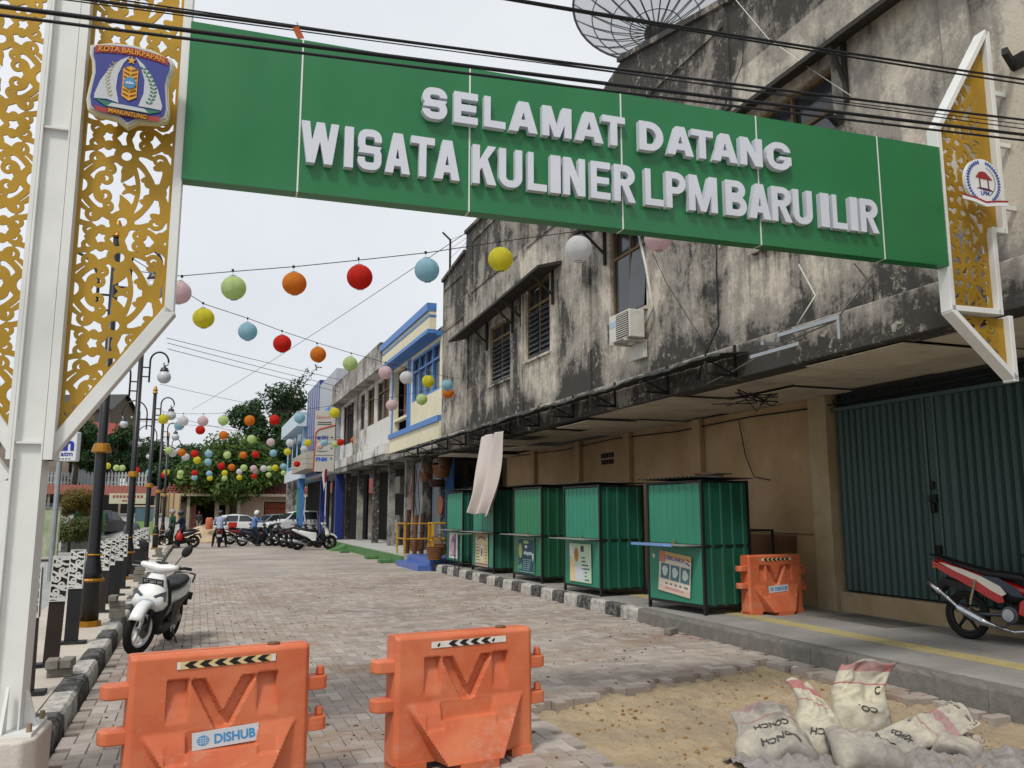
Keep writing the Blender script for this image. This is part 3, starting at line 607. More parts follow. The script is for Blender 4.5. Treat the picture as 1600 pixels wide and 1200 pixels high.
def gold_panel(poly,u0,vref,flip=False,th=.012,rim=.02,g=.0052):
    us=np.arange(min(p[0] for p in poly)-g,max(p[0] for p in poly)+2*g,g); vs=np.arange(min(p[1] for p in poly)-g,max(p[1] for p in poly)+2*g,g)
    uu=(us-u0) if not flip else (u0-us); ui=np.clip(np.rint(uu/GS),0,len(tu)-1).astype(int)
    vv=np.abs(((vs-vref+.33)%.66)-.33); vi=np.clip(np.rint(vv/GS),0,len(tv)-1).astype(int)
    # bilinear sampling keeps the curls smooth
    fu=np.clip(uu/GS,0,len(tu)-1.001); fv=np.clip(vv/GS,0,len(tv)-1.001); i0=np.floor(fu).astype(int); j0=np.floor(fv).astype(int); a=fu-i0; b=(fv-j0)[:,None]
    T=lambda j,i: TILE[np.ix_(j,i)]
    D=(T(j0,i0)*(1-a)+T(j0,i0+1)*a)*(1-b)+(T(j0+1,i0)*(1-a)+T(j0+1,i0+1)*a)*b
    P=polyfield(poly,us,vs); D=np.minimum(D,-(P+rim)); D=np.maximum(D,P); return cut_sheet(D,us,vs,th)
# text helper: mesh from the built-in font, fitted into a box
_tc={}
def text_mesh(st,ext=.002,off=0.,bev_=0.):
    k=(st,ext,off,bev_)
    if k in _tc: return _tc[k]
    cu=bpy.data.curves.new('t','FONT'); cu.body=st; cu.size=1; cu.extrude=ext; cu.offset=off; cu.bevel_depth=bev_; cu.resolution_u=4
    o=bpy.data.objects.new('t',cu); COL.objects.link(o); dg=bpy.context.evaluated_depsgraph_get(); me=bpy.data.meshes.new_from_object(o.evaluated_get(dg)); bpy.data.objects.remove(o); bpy.data.curves.remove(cu)
    v=np.empty(len(me.vertices)*3); me.vertices.foreach_get('co',v); v=v.reshape(-1,3); _tc[k]=(v,[tuple(p.vertices) for p in me.polygons]); return _tc[k]
def lettering(name,st,mat,parent,M,w,h,depth,off=0.,shear=0.):
    """text stands in M's local xz plane, front towards -y; w,h = size of its box, origin at box centre bottom"""
    v,f=text_mesh(st,.1,off); v=v.copy(); lo=v.min(0); hi=v.max(0); d=hi-lo
    x=(v[:,0]-lo[0])/d[0]-.5; z=(v[:,1]-lo[1])/d[1]; y=(v[:,2]-lo[2])/d[2]
    mb=MB(M); mb.add([(a*w+shear*c*h,-b*depth,c*h) for a,b,c in zip(x,y,z)],f); return mb.build(name,mat,parent)
# ------------------------------------------------------------------ the welcome gate
WHITE=pm('gate_white','d9dad6',.45,var=.08,dirt=.12,dcol=(.45,.42,.36)); GOLD=pm('gold_sheet',(.43,.25,.025),.34,.35,var=.25,scale=3); GREEN=pm('sign_green',(.012,.165,.05),.34,var=.12,scale=1.2,spec=.5,bump=.06,bscale=2.2,dirt=.2,dcol=(.035,.115,.06),stretch=(2,2,.2))
LETW=pm('letter_white','cfd3dc',.5,var=.06,dirt=.1,dcol=(.5,.5,.52)); PEDM=mat_conc('pedestal',(.5,.46,.4),(.62,.58,.52),(.3,.25,.2),.3,2,.2)
G=thing('welcome_gate','white steel gate with gold scrollwork and a green welcome sign across the street','gate',(-.92,5.5,0),radians(-2.4))
ped=[(-.24,-.2),(-.18,-.27),(.12,-.27),(.18,-.2),(.18,.2),(.12,.27),(-.18,.27),(-.24,.2)]
MB().prism(ped,-.25,.41,'xy').build('pedestal',PEDM,G,bevel=.02)
MB().bx(-.2,.15,-.2,.2,.411,.43).build('base_plate',WHITE,G)
for x,y in ((-.15,-.16),(.13,-.16),(.13,.16),(-.15,.16)): MB().cyl((x,y,.43),(x,y,.475),.014,n=6).build('bolt',pm('bolt','9a8a70',.5,.5),G)
for s,rz in ((.069,0),(-.094,pi)):
    MB(TR(s,0,0)@R3('Z',rz)).prism([(0,.431),(.07,.431),(.015,.62),(0,.62)],-.008,.008,'xz').build('gusset',WHITE,G)
MB(R3('Z',-pi/2)).prism([(.1,.431),(.2,.431),(.11,.66),(.1,.66)],-.008,.008,'xz').build('gusset',WHITE,G)
MB().bx(-.078,.058,-.06,.06,.431,6.6).build('pole',WHITE,G)
for a,b,z0 in ((-.118,-.0935,1.9),(-.092,-.079,.431),(.059,.068,.431),(.0705,.119,1.9)): MB().bx(a,b,-.1,.1,z0,6.6).build('pole_flange',WHITE,G)
for z in (1.99,3.9,5.5): MB().bx(-.077,.057,-.09,-.061,z,z+.012).build('stiffener',WHITE,G)
def bar(p,q,w,d0=-.05,d1=.05,name='frame_bar'):
    dx,dz_=q[0]-p[0],q[1]-p[1]; L=hypot(dx,dz_); nx,nz=-dz_/L*w/2,dx/L*w/2
    return MB().prism([(p[0]+nx,p[1]+nz),(p[0]-nx,p[1]-nz),(q[0]-nx,q[1]-nz),(q[0]+nx,q[1]+nz)],d0,d1,'xz').build(name,WHITE,G,bevel=.004,seg=1)
for side in (1,-1):
    a,b=(.12,.655) if side>0 else (-.655,-.12)
    e,f=(a,b) if side>0 else (b,a)
    poly=[(e,2.07),(f,2.86),(f,6.05),(e,6.75)]
    gold_panel(poly,e,3.60,side<0).build('gold_scrollwork',GOLD,G,loc=(0,0,0))
    bar((f+side*.028,2.82),(f+side*.028,6.1),.055); bar((e-side*.05,1.93),(f+side*.035,2.84),.075); bar((f+side*.03,6.08),(e,6.85),.06)
    bar((e-side*.026,1.9),(e-side*.026,2.12),.045,-.07,.07)
    pl2=[(e,1.86),(f,1.1),(f,2.2)] if side<0 else None
    if pl2: gold_panel([(e-.03,1.72),(e-.03,1.05),(f,1.05),(f,2.35)],e,2.28,True).build('gold_scrollwork',GOLD,G); bar((e+.0,1.78),(f,2.5),.07); bar((e-.0,1.0),(e-.0,1.78),.05); bar((e,1.0),(f,1.0),.05)
# green sign board: six panels with white joints
SX=[.70,1.417,2.585,3.772,4.97,6.168,6.851]
for k in range(6): MB().bx(SX[k]+.006,SX[k+1]-.006,-.06,.05,3.687,4.766).build('sign_panel',GREEN,G)
for k in range(1,6): MB().bx(SX[k]-.0055,SX[k]+.0055,-.063,.045,3.684,4.768).build('panel_joint',WHITE,G)
R1=[('S',2.232,2.426),('E',2.457,2.65),('L',2.678,2.856),('A',2.865,3.102),('M',3.118,3.367),('A',3.374,3.623),('T',3.594,3.803),('D',3.898,4.124),('A',4.134,4.386),('T',4.345,4.561),('A',4.53,4.778),('N',4.778,5.008),('G',5.023,5.279)]
R2=[('W',1.425,1.684),('I',1.709,1.773),('S',1.798,1.971),('A',1.981,2.168),('T',2.158,2.339),('A',2.324,2.519),('K',2.596,2.786),('U',2.79,2.98),('L',3.006,3.167),('I',3.178,3.263),('N',3.279,3.468),('E',3.495,3.67),('R',3.681,3.876),('L',3.938,4.109),('P',4.113,4.301),('M',4.307,4.576),('B',4.629,4.839),('A',4.839,5.057),('R',5.046,5.258),('U',5.247,5.453),('I',5.51,5.60),('L',5.625,5.79),('I',5.80,5.88),('R',5.90,6.107)]
def rrect(U,V,x0,x1,y0,y1,r):
    cx,cy=(x0+x1)/2,(y0+y1)/2; qx=np.abs(U-cx)-(x1-x0)/2+r; qy=np.abs(V-cy)-(y1-y0)/2+r
    return np.hypot(np.maximum(qx,0),np.maximum(qy,0))+np.minimum(np.maximum(qx,qy),0)-r
def glyph(ch,w,h,t,b,g=.0024):
    us=np.arange(-2*g,w+2.5*g,g); vs=np.arange(-2*g,h+2.5*g,g); U,V=np.meshgrid(us,vs); R=lambda x0,x1,y0,y1,r=.0: rrect(U,V,x0,x1,y0,y1,r); Q=lambda *p: polyfield(list(p),us,vs); mn=lambda *a: np.minimum.reduce(a); mx=lambda *a: np.maximum.reduce(a)
    def bowl(y0,y1,wd): r=min((y1-y0)/2,wd*.62); o=mx(R(-wd,wd,y0,y1,r),-U); i=mx(R(-wd,wd-t,y0+b,y1-b,max(.004,min((y1-y0)/2-b,r-t*.8))),t*.5-U); return mx(o,-i)
    st=R(0,t,0,h); rt_=R(w-t,w,0,h)
    if ch=='I': D=R(0,w,0,h)
    elif ch=='L': D=mn(st,R(0,w,0,b))
    elif ch=='E': D=mn(st,R(0,w,0,b),R(0,w,h-b,h),R(0,w*.93,h*.5-b*.48,h*.5+b*.48))
    elif ch=='T': D=mn(R(0,w,h-b,h),R(w/2-t/2,w/2+t/2,0,h))
    elif ch=='A': D=mn(Q((0,0),(1.08*t,0),(w/2+.35*t,h),(w/2-.62*t,h)),Q((w,0),(w-1.08*t,0),(w/2-.35*t,h),(w/2+.62*t,h)),R(w*.24,w*.76,h*.18,h*.18+b))
    elif ch=='M': D=mn(st,rt_,Q((.05*t,h),(1.3*t,h),(w/2+.42*t,0),(w/2-.42*t,0)),Q((w-.05*t,h),(w-1.3*t,h),(w/2-.42*t,0),(w/2+.42*t,0)))
    elif ch=='N': D=mn(st,rt_,Q((0,h),(1.15*t,h),(w,0),(w-1.15*t,0)))
    elif ch=='W': D=mn(*[Q((a-.5*t,ya),(a+.5*t,ya),(c+.47*t,yc),(c-.47*t,yc)) for a,ya,c,yc in ((.5*t,h,.27*w,0),(.27*w,0,.5*w,h),(.5*w,h,.73*w,0),(.73*w,0,w-.5*t,h))])
    elif ch=='K': D=mn(st,Q((t*.8,h*.28),(t*.8,h*.56),(w-1.2*t,h),(w-.02*t,h)),Q((t*1.15,h*.52),(t*2.1,h*.66),(w,0),(w-1.25*t,0)))
    elif ch=='U': D=mx(mx(R(0,w,0,2*h,w*.46),V-h),-mx(R(t,w-t,b,2*h,max(.01,w*.46-t)),-9+0*U))
    elif ch=='D': D=mn(bowl(0,h,w),st)
    elif ch=='P': D=mn(st,bowl(h*.40,h,w))
    elif ch=='R': D=mn(st,bowl(h*.43,h,w*.97),Q((w*.34,h*.48),(w*.34+1.05*t,h*.48),(w,0),(w-1.1*t,0)))
    elif ch=='B': D=mn(st,bowl(h*.47,h,w*.94),bowl(0,h*.53+b*.2,w))
    elif ch=='G':
        D=mx(R(0,w,0,h,w*.44),-R(t,w-t,b,h-b,max(.01,w*.44-t))); D=mx(D,-R(w*.5,w*1.2,h*.5,h*.68)); D=mn(D,R(w*.52,w,h*.37,h*.5),R(w-t,w,h*.2,h*.5))
    else:
        r=w*.40; up=mx(R(0,w,h*.5-b*.5,h,r),-R(t,w-t,h*.5+b*.5,h-b,max(.006,r-t))); up=mx(up,-R(w*.5,w*1.3,h*.5+b*.5,h*.70)); lo=mx(R(0,w,0,h*.5+b*.5,r),-R(t,w-t,b,h*.5-b*.5,max(.006,r-t))); lo=mx(lo,-R(-w*.3,w*.5,h*.30,h*.5-b*.5)); D=mn(mx(up,-mx(R(w*.5,w*1.3,h*.4,h*.5+b*.5),0*U-9) if False else up),lo)
    return cut_sheet(D,us,vs,.052)
for row,zb,h,cut in ((R1,4.31,.232,.03),(R2,3.878,.287,.026)):
    for ch,a,b in row:
        b2=b-cut*(.35 if ch=='I' else 1)*(.5+.5*(a-1.4)/4.5)
        gm=glyph(ch,b2-a,h,min(.062,(b2-a)*.3) if ch not in 'MW' else .054,.052); gm.build('letter',LETW,G,loc=(a,-.1145,zb))
# right ornament
OR=[(7.509,5.958),(6.86,4.93),(6.86,3.30),(7.40,3.33),(7.42,4.02),(7.55,4.09),(7.60,5.85)]
gold_panel([(7.50,5.9),(6.88,4.92),(6.88,3.36),(7.36,3.36),(7.36,4.05),(7.49,4.12)],6.86,4.0).build('gold_scrollwork',GOLD,G)
gold_panel([(6.92,3.28),(7.47,2.80),(7.46,3.28)],6.86,3.4).build('gold_scrollwork',GOLD,G)
for p,q in (((6.857,4.95),(7.515,6.0)),((6.857,3.3),(6.857,4.96)),((6.84,3.325),(7.38,3.325)),((7.385,3.30),(7.385,4.06)),((7.37,4.075),(7.52,4.075)),((7.525,4.05),(7.525,6.0)),((6.85,3.31),(7.50,2.74)),((7.485,2.72),(7.485,3.30))): bar(p,q,.05,-.06,.06)
for z in (4.3,4.9,5.4): MB().bx(7.55,7.72,-.02,.02,z,z+.04).build('wall_bracket',WHITE,G)
# shield emblem on the pole panel
def flat(name,poly,y,mat,parent,th=.004): return MB().prism(poly,y,y+th,'xz').build(name,mat,parent)
BLUE=pm('emblem_blue',(.035,.045,.24),.5,var=.1); RED=pm('emblem_red',(.33,.03,.03),.5,var=.1); CREAM=pm('emblem_cream','d2cda6',.5,var=.1); SAIL=pm('emblem_grey','b9bcc0',.5,var=.06); EGOLD=pm('emblem_gold','d09a28',.45,.2,var=.1); EGRN=pm('emblem_green',(.02,.17,.08),.5); CYAN=pm('emblem_cyan','3a86b8',.5); EBRN=pm('emblem_brown','7a3d18',.6)
E_=link('city_emblem',None,G,(.395,-.20,4.205)); E_.scale=(1,1,1.1); E_['label']='shield emblem with sails and a red title band'
def shield(s,top=.222):
    L=[(-.238,.19),(-.12,.222),(0,.228),(.12,.214),(.238,.165),(.238,.12),(.222,.07),(.214,.02),(.222,-.06),(.232,-.14),(.222,-.19),(.18,-.212),(.06,-.222),(0,-.262),(-.06,-.222),(-.18,-.206),(-.225,-.185),(-.236,-.13),(-.226,-.05),(-.214,.03),(-.222,.1),(-.238,.14)]
    return [(x*s,z*s) for x,z in L]
flat('shield_back',shield(1.0),-.0,CREAM,E_,.05); flat('rim',shield(.955),-.012,SAIL,E_,.012); flat('field',shield(.9),-.020,BLUE,E_,.008)
arc=lambda z0,z1: [(x,z1-.55*x*x-.03*x) for x in np.linspace(-.205,.205,9)]+[(x,z0-.55*x*x-.03*x) for x in np.linspace(.205,-.205,9)]
flat('title_band',arc(.157,.2),-.024,RED,E_,.004)
v,f=text_mesh('KOTA BALIKPAPAN',.1,.008); lo=v.min(0); d=v.max(0)-lo; mb=MB()
xs=(v[:,0]-lo[0])/d[0]*.37-.185; mb.add([(x,-.0245-.004*b,.163-.55*x*x-.03*x+z*.03) for x,z,b in zip(xs,(v[:,1]-lo[1])/d[1],(v[:,2]-lo[2])/d[2])],f); mb.build('lettering',EGOLD,E_)
flat('sail',[(-.01,.15),(-.06,.12),(-.12,.06),(-.165,-.02),(-.19,-.1),(-.19,-.125),(-.12,-.12),(-.055,-.135),(-.075,-.05),(-.07,.03),(-.045,.1)],-.024,SAIL,E_)
flat('sail',[(.02,.15),(.07,.11),(.12,.05),(.16,-.03),(.19,-.12),(.185,-.145),(.12,-.14),(.055,-.138),(.08,-.06),(.08,.02),(.055,.09)],-.024,SAIL,E_)
st=[((.026 if k%2==0 else .011)*sin(k*pi/5),.125+(.026 if k%2==0 else .011)*cos(k*pi/5)) for k in range(10)]; flat('star',st,-.026,EGOLD,E_)
flat('carved_shield',[(0,.09),(.042,.072),(.042,-.09),(0,-.115),(-.042,-.09),(-.042,.072)],-.026,EGOLD,E_)
zz=MB()
for k in range(7):
    z=.065-k*.025
    for s in (-1,1): zz.prism([(s*.004,z),(s*.036,z+.014),(s*.036,z+.006),(s*.004,z-.008)],-.0285,-.0262,'xz')
zz.build('carving',EBRN,E_)
MB().lathe([(.001,-.002),(.034,-.002),(.034,.002),(.001,.002)],20,TR(0,-.0305,-.012)@R3('X',pi/2)).build('roundel',CYAN,E_)
flat('roundel_skyline',[(-.022,-.02),(-.022,-.008),(-.012,-.004),(-.006,-.012),(0,.004),(.006,-.012),(.014,-.006),(.022,-.012),(.022,-.02)],-.0345,SAIL,E_,.001)
grain=MB(); leafm=MB()
for k in range(10):
    t=k/9; x=-.105-.05*sin(t*2.2)+.05*t; z=-.105+.19*t
    for s in (-1,1): grain.prism([(x,z),(x+s*.014,z+.014),(x+s*.011,z+.019),(x,z+.006)],-.0262,-.0242,'xz')
    x=.06+.07*sin((1-t)*2.4)*.9+.012; z=-.12+.2*t
    for s in (-1,1): leafm.prism([(x,z),(x+s*.017,z+.006),(x+s*.02,z+.016),(x+s*.006,z+.014)],-.0262,-.0242,'xz')
grain.build('rice_spray',pm('rice','a59a62',.6),E_)['kind']='stuff'; leafm.build('cotton_spray',EGRN,E_)['kind']='stuff'
flat('hull',[(-.185,-.128),(-.1,-.138),(.1,-.15),(.185,-.155),(.12,-.176),(-.12,-.165)],-.026,EGRN,E_); flat('deck',[(-.09,-.141),(.09,-.151),(.115,-.172),(-.115,-.162)],-.0285,SAIL,E_,.002)
flat('ribbon',[(-.195,-.168),(-.12,-.176),(.12,-.19),(.19,-.186),(.172,-.2),(.19,-.214),(.1,-.216),(-.1,-.207),(-.19,-.196),(-.172,-.182)],-.0285,RED,E_,.002)
flat('ribbon_centre',[(-.115,-.172),(.115,-.187),(.118,-.216),(-.112,-.204)],-.032,EBRN,E_,.002); lettering('lettering','MANUNTUNG',EGOLD,E_,TR(0,-.0325,-.207)@R3('Y',.065),.21,.025,.003,.01)
# round emblem on the right ornament
L_=link('round_emblem',None,G,(7.15,-.2,4.43)); L_['label']='round white emblem with a red pavilion and blue laurel'
Wm=pm('emblem_white','e4e6e6',.5,var=.05); BL2=pm('laurel_blue',(.05,.12,.42),.5)
ov=lambda rx,rz,n=36: [(rx*cos(2*pi*k/n),rz*sin(2*pi*k/n)) for k in range(n)]
flat('disc',ov(.2,.21),-.0,Wm,L_,.03); lau=MB(); dots=MB()
for k in range(17):
    for s in (-1,1):
        a=radians(-62+k*8.3); x,z=s*.172*cos(a),.18*sin(a); c_,s_=cos(a)*s,sin(a); tx,tz=-s_*s*1.0,abs(c_)
        lau.prism([(x,z),(x+c_*.02+tx*.016,z+s_*.02+tz*.016),(x+tx*.024,z+tz*.024),(x-c_*.02+tx*.016,z-s_*.02+tz*.016)],-.004,-.001,'xz')
        if s>0: dots.prism([(x*.74-.004,z*.74),(x*.74+.008,z*.74+.004),(x*.74,z*.74+.012)],-.004,-.001,'xz')
lau.build('laurel',BL2,L_)['kind']='stuff'; dots.build('dots',pm('dots','50504a',.6),L_)['kind']='stuff'
flat('roof',[(-.085,.035),(-.045,.085),(-.01,.095),(.03,.088),(.1,.025),(.01,.025)],-.004,RED,L_); flat('post',[(-.048,-.055),(-.036,-.055),(-.036,.03),(-.048,.03)],-.004,EBRN,L_); flat('post',[(.045,-.06),(.057,-.06),(.057,.025),(.045,.025)],-.004,EBRN,L_); flat('floor',[(-.08,-.062),(-.04,-.052),(.06,-.058),(.105,-.08),(.0,-.075)],-.004,pm('purple','5a3050',.6),L_)
lettering('lettering','LPM',BL2,L_,TR(.005,-.001,-.118),.09,.032,.004,.01); flat('ribbon',[(-.25,-.15),(-.12,-.165),(0,-.195),(.12,-.175),(.25,-.16),(.25,-.19),(.12,-.205),(0,-.225),(-.12,-.195),(-.25,-.18)],-.01,Wm,L_,.008); flat('ribbon_trim',[(-.25,-.135),(-.12,-.148),(0,-.178),(.12,-.158),(.25,-.145),(.25,-.16),(.12,-.175),(0,-.195),(-.12,-.165),(-.25,-.15)],-.012,RED,L_,.008)
# ------------------------------------------------------------------ overhead cables in front of the sign, kite scrap
def cable_px(p,q,r,label,Y=4.6,sag=.03):
    a=ony(*p,Y); b=ony(*q,Y); d=b-a; a=a-d*.45; b=b+d*.35; wire([a,b],r,label,sag=sag,name='overhead_cable',grp='overhead cables crossing in front of the sign',n=24)
cable_px((338,20),(1600,184),.010,'thick black overhead cable, second from the top, passing over the sign')
cable_px((840,0),(1600,121),.010,'black overhead cable crossing the satellite dish, topmost of the bundle')
cable_px((860,6),(1600,128),.008,'thin twin cable just under the topmost cable by the dish',4.65)
cable_px((230,0),(1600,198),.005,'thin grey overhead wire above the sign title')
cable_px((150,0),(1600,191),.004,'thinnest overhead wire between the two upper cables',4.7)
cable_px((0,3),(1600,207),.0135,'thickest black overhead cable running along the top of the sign')
cable_px((0,17),(1600,216),.0095,'lowest black overhead cable crossing the green sign and shield')
k=thing('kite_scrap','small torn orange kite scrap caught on the overhead cable','kite',ony(466,50,4.58)); MB().prism([(-.035,.02),(.0,.035),(.035,-.03),(.0,-.045)],-.002,.002,'xz').build('paper',pm('kite_orange','b0522a',.8,var=.3),k); MB().tube([(0,0,.03),(-.01,0,.06)],.002,4).build('string',CABLE,k)
# ------------------------------------------------------------------ orange water-filled barriers
t=NT('barrier_orange'); co=t.coord('Object'); oi=t.new('ObjectInfo'); vm=t.new('VectorMath'); vm.operation='ADD'; t.lk(co,vm.inputs[0]); t.lk(oi.outputs['Location'],vm.inputs[1]); co2=vm.outputs[0]
fade=t.ramp(t.noise(co2,2.6,5,.6,.3),(.38,0.),(.66,1.)); c_=t.mix(fade,(.52,.115,.045),(.60,.18,.08))
sm=t.new('Mapping'); sm.inputs['Scale'].default_value=(1.2,1.2,5); sm.inputs['Rotation'].default_value=(0,.5,0); t.lk(co2,sm.inputs[0]); scr=t.ramp(t.noise(sm.outputs[0],9,7,.8),(.60,0.),(.70,.55)); c_=t.mix(scr,c_,(.66,.36,.24))
mud=t.ramp(t.noise(co2,5,7,.75),(.52,0.),(.74,.7)); spz=t.new('SeparateXYZ'); t.lk(co,spz.inputs[0]); lowm=t.math('MULTIPLY',t.math('SUBTRACT',.62,spz.outputs[2]),1.7,None,True); c_=t.mix(t.math('MULTIPLY',mud,t.math('ADD',lowm,.22)),c_,(.50,.31,.22)); spl=t.ramp(t.noise(co2,34,4,.7),(.66,0.),(.72,.8)); c_=t.mix(t.math('MULTIPLY',spl,lowm),c_,(.6,.5,.42))
t.col(c_); t.bump(t.noise(co2,60,4),.12,.006); ORG=t.set(.52,0,.35)
BLK=pm('sticker_black','14130f',.6); STW=pm('sticker_white','d8d4cc',.6,var=.2,scale=20); STY=pm('sticker_cream','d6bf8a',.6,var=.2); PLW=pm('plate_white','c9ccd0',.5,var=.1,dirt=.2,dcol=(.5,.45,.4)); PLB=pm('plate_blue','3f8fc4',.55)
def smst(a,b,x): t=max(0.,min(1.,(x-a)/(b-a))); return t*t*(3-2*t)
def barrier_y(x,z):
    wz=max(0.,(.45-z)/.40); wedge=.15*wz*smst(.385-.2*wz+.012,.385-.2*wz-.006,abs(x)) if z<.45 else 0.
    o=-wedge; cx=abs(abs(x)-.225)
    if cx<.058 and z>.27:
        fl=.06*smst(.27,.74,z)-(.15*max(0,(.45-z)/.40)); fl=.06-(.74-z)*.24 if z<.74 else .06
        k=smst(.055,.046,cx)*smst(.755,.738,z); o=o*(1-k)+max(o,fl)*k
    for s in (-1,1):
        ax,az,bx_,bz=s*.125,.73,s*.012,.47; dx,dz2=bx_-ax,bz-az; t=max(0,min(1,((x-ax)*dx+(z-az)*dz2)/(dx*dx+dz2*dz2))); d=hypot(x-ax-t*dx,z-az-t*dz2)
        k=smst(.036,.025,d)*smst(.75,.73,z); o=max(o,o*(1-k)+.05*k)
    if abs(x)<.18 and .32<z<.445: k=smst(.18,.168,abs(x))*smst(.445,.437,z)*smst(.32,.33,z); o=o*(1-k)
    return o
def barrier_meshes():
    w=.452; step=.009; mb=MB(); xs=np.linspace(-w,w,101); zs=np.linspace(.05,.905,96); n=len(xs)
    for sgn in (-1,1):
        b=len(mb.v)
        for z in zs:
            for x in xs:
                e=.02*smst(.43,.452,abs(x))+.02*smst(.885,.905,z); y=(-.095+barrier_y(x,z)+e); xx=x*(1-.012*(z-.4)); mb.v.append(Vector((xx,y if sgn<0 else -y,z)))
        for j in range(len(zs)-1):
            for i in range(n-1):
                q=(b+j*n+i,b+j*n+i+1,b+(j+1)*n+i+1,b+(j+1)*n+i); mb.f.append(q if sgn<0 else q[::-1])
    h=len(mb.v)//2; m=len(zs)
    for i in range(n-1): mb.f.append(((m-1)*n+i,(m-1)*n+i+1,h+(m-1)*n+i+1,h+(m-1)*n+i)); mb.f.append((i+1,i,h+i,h+i+1))
    for j in range(m-1): mb.f.append((j*n,(j+1)*n,h+(j+1)*n,h+j*n)); mb.f.append(((j+1)*n+n-1,j*n+n-1,h+j*n+n-1,h+(j+1)*n+n-1))
    return mb.mesh('body',ORG,True)
BAR_ME=barrier_meshes()
def lug(z,s,pin):
    mb=MB(); P=[(s*.43,-.07),(s*.53,-.07),(s*.56,-.05),(s*.575,0),(s*.56,.05),(s*.53,.07),(s*.43,.07)]; mb.prism(P,z,z+.085,'xy'); 
    if pin: mb.lathe([(.026,z+.086),(.022,z+.135),(.01,z+.145)],10,TR(s*.535,0,0))
    return mb
LUG=[lug(.66,-1,0).mesh('lug',ORG),lug(.40,-1,0).mesh('lug',ORG),lug(.60,1,1).mesh('lug',ORG),lug(.34,1,1).mesh('lug',ORG)]
FOOT=MB().bx(-.44,-.26,-.11,.11,0,.06).mesh('foot',ORG); FOOT2=MB().bx(-.1,.14,-.26,.26,0,.06).mesh('foot',ORG); FOOT3=MB().bx(.3,.44,-.11,.11,0,.06).mesh('foot',ORG)
def barrier(loc,rz,label,dishub,strip='yellow',tear=0):
    b=thing('traffic_barrier',label,'barrier',loc,rz,'orange plastic traffic barriers'); b.scale=(1.1,1,.905)
    o=link('body',BAR_ME,b); n=o.modifiers.new('e','EDGE_SPLIT'); n.split_angle=radians(50)
    for m in LUG: bev(link('lug',m,b),.012,2)
    for m in (FOOT,FOOT2,FOOT3): link('foot',m,b)
    MB().lathe([(.035,.9),(.035,.915),(.028,.922),(.01,.923)],14,TR(.27,0,0)).build('filler_cap',pm('cap_brown','6a4a2c',.6) if 'cap_brown' not in bpy.data.materials else bpy.data.materials['cap_brown'],b)
    MB().bx(-.44,.44,-.004,.004,.904,.909).build('mould_seam',ORG,b)
    st=link('arrow_strip',None,b,(0,-.0985,.838)); st.rotation_euler.y=-.01; x0,x1=-.235,.26
    MB().bx(x0,x1,-.0015,0,-.022,.022).build('strip_base',STW if strip=='white' else STY,st)
    n=6
    for k in range(n):
        a=x0+.035+k*(x1-x0-.06)/n; w=.04
        if tear and k in (0,5): MB().prism([(a,-.005),(a+.018,.014),(a+.022,-.0),(a+.01,-.018)],-.003,-.0016,'xz').build('chevron',BLK,st); continue
        MB().prism([(a,0),(a+.028,.021),(a+.028+w,.021),(a+w,0),(a+.028+w,-.021),(a+.028,-.021)],-.003,-.0016,'xz').build('chevron',BLK,st)
    if strip!='white':
        for a in (x0,x1-.02): MB().bx(a,a+.02,-.003,-.0016,-.0215,.0215).build('worn_end',STW,st)
    if dishub:
        p=link('name_plate',None,b,(.02,-.108,.388)); p.rotation_euler.y=-.05
        MB().bx(-.165,.165,-.002,.002,-.052,.052).build('plate',PLW,p)
        lettering('lettering','DISHUB',PLB,p,TR(.045,-.0022,-.03),.205,.058,.0015,.03)
        gl=MB(); gl.lathe([(.001,0),(.03,0),(.03,.0015),(.001,.0015)],18,TR(-.112,-.0022,.0)@R3('X',pi/2)); gl.build('globe_logo',PLB,p)
        gg=MB()
        for k in (-1,0,1): gg.bx(-.14,-.084,-.0046,-.004,k*.013-.0015,k*.013+.0015)
        for k in (-1,0,1): gg.bx(-.112+k*.013-.0013,-.112+k*.013+.0013,-.0049,-.0043,-.026,.026)
        gg.build('globe_lines',PLW,p)
    return b
barrier((.17,5.30,0),.17,'orange plastic barrier at the left front with a DISHUB plate and yellow arrow strip',True)
barrier((1.69,5.52,0),.15,'orange plastic barrier at the front beside the sand, with a white torn arrow strip',False,'white',1)
barrier((7.72,10.12,.186),.10,'orange plastic barrier on the right pavement between the nearest stall and the shutter',True)
MB().bx(-.02,.02,-.02,.02,0,.004).mesh('x')
# ------------------------------------------------------------------ green sheet-metal food stalls
STG=pm('stall_green',(.016,.235,.13),.42,var=.14,scale=2,dirt=.15,dcol=(.02,.08,.05)); STD=pm('stall_side_green',(.006,.135,.062),.45,var=.18,scale=2,dirt=.2,dcol=(.02,.05,.035)); CHR_=pm('shackle_steel','8a8d90',.3,.8); STF=pm('stall_frame','141715',.55,var=.3); ROOFM=pm('stall_roof','55544f',.6,.3,var=.4,dirt=.4,dcol=(.15,.09,.06)); SHELF=pm('shelf_grey','8d8b87',.5,.3,var=.2); SHB=pm('shelf_blue','6f93c4',.6)
def corr(x0,x1,z0,z1,y,nr,d,axis='x'):
    mb=MB(); pts=[]; p=(x1-x0)/nr
    for k in range(nr):
        a=x0+k*p; pts+=[(a,0),(a+p*.5,0),(a+p*.58,-d),(a+p*.8,-d),(a+p*.88,0)]
    pts.append((x1,0))
    vs=[]
    for a,dd in pts: vs+=[(a,y+dd,z0),(a,y+dd,z1)] if axis=='x' else [(y+dd,a,z0),(y+dd,a,z1)]
    mb.add(vs,[(2*i,2*i+2,2*i+3,2*i+1) for i in range(len(pts)-1)]); return mb
PCOL={}
def pc(h):
    if h not in PCOL: PCOL[h]=pm('print_'+h,h,.6,var=.08)
    return PCOL[h]
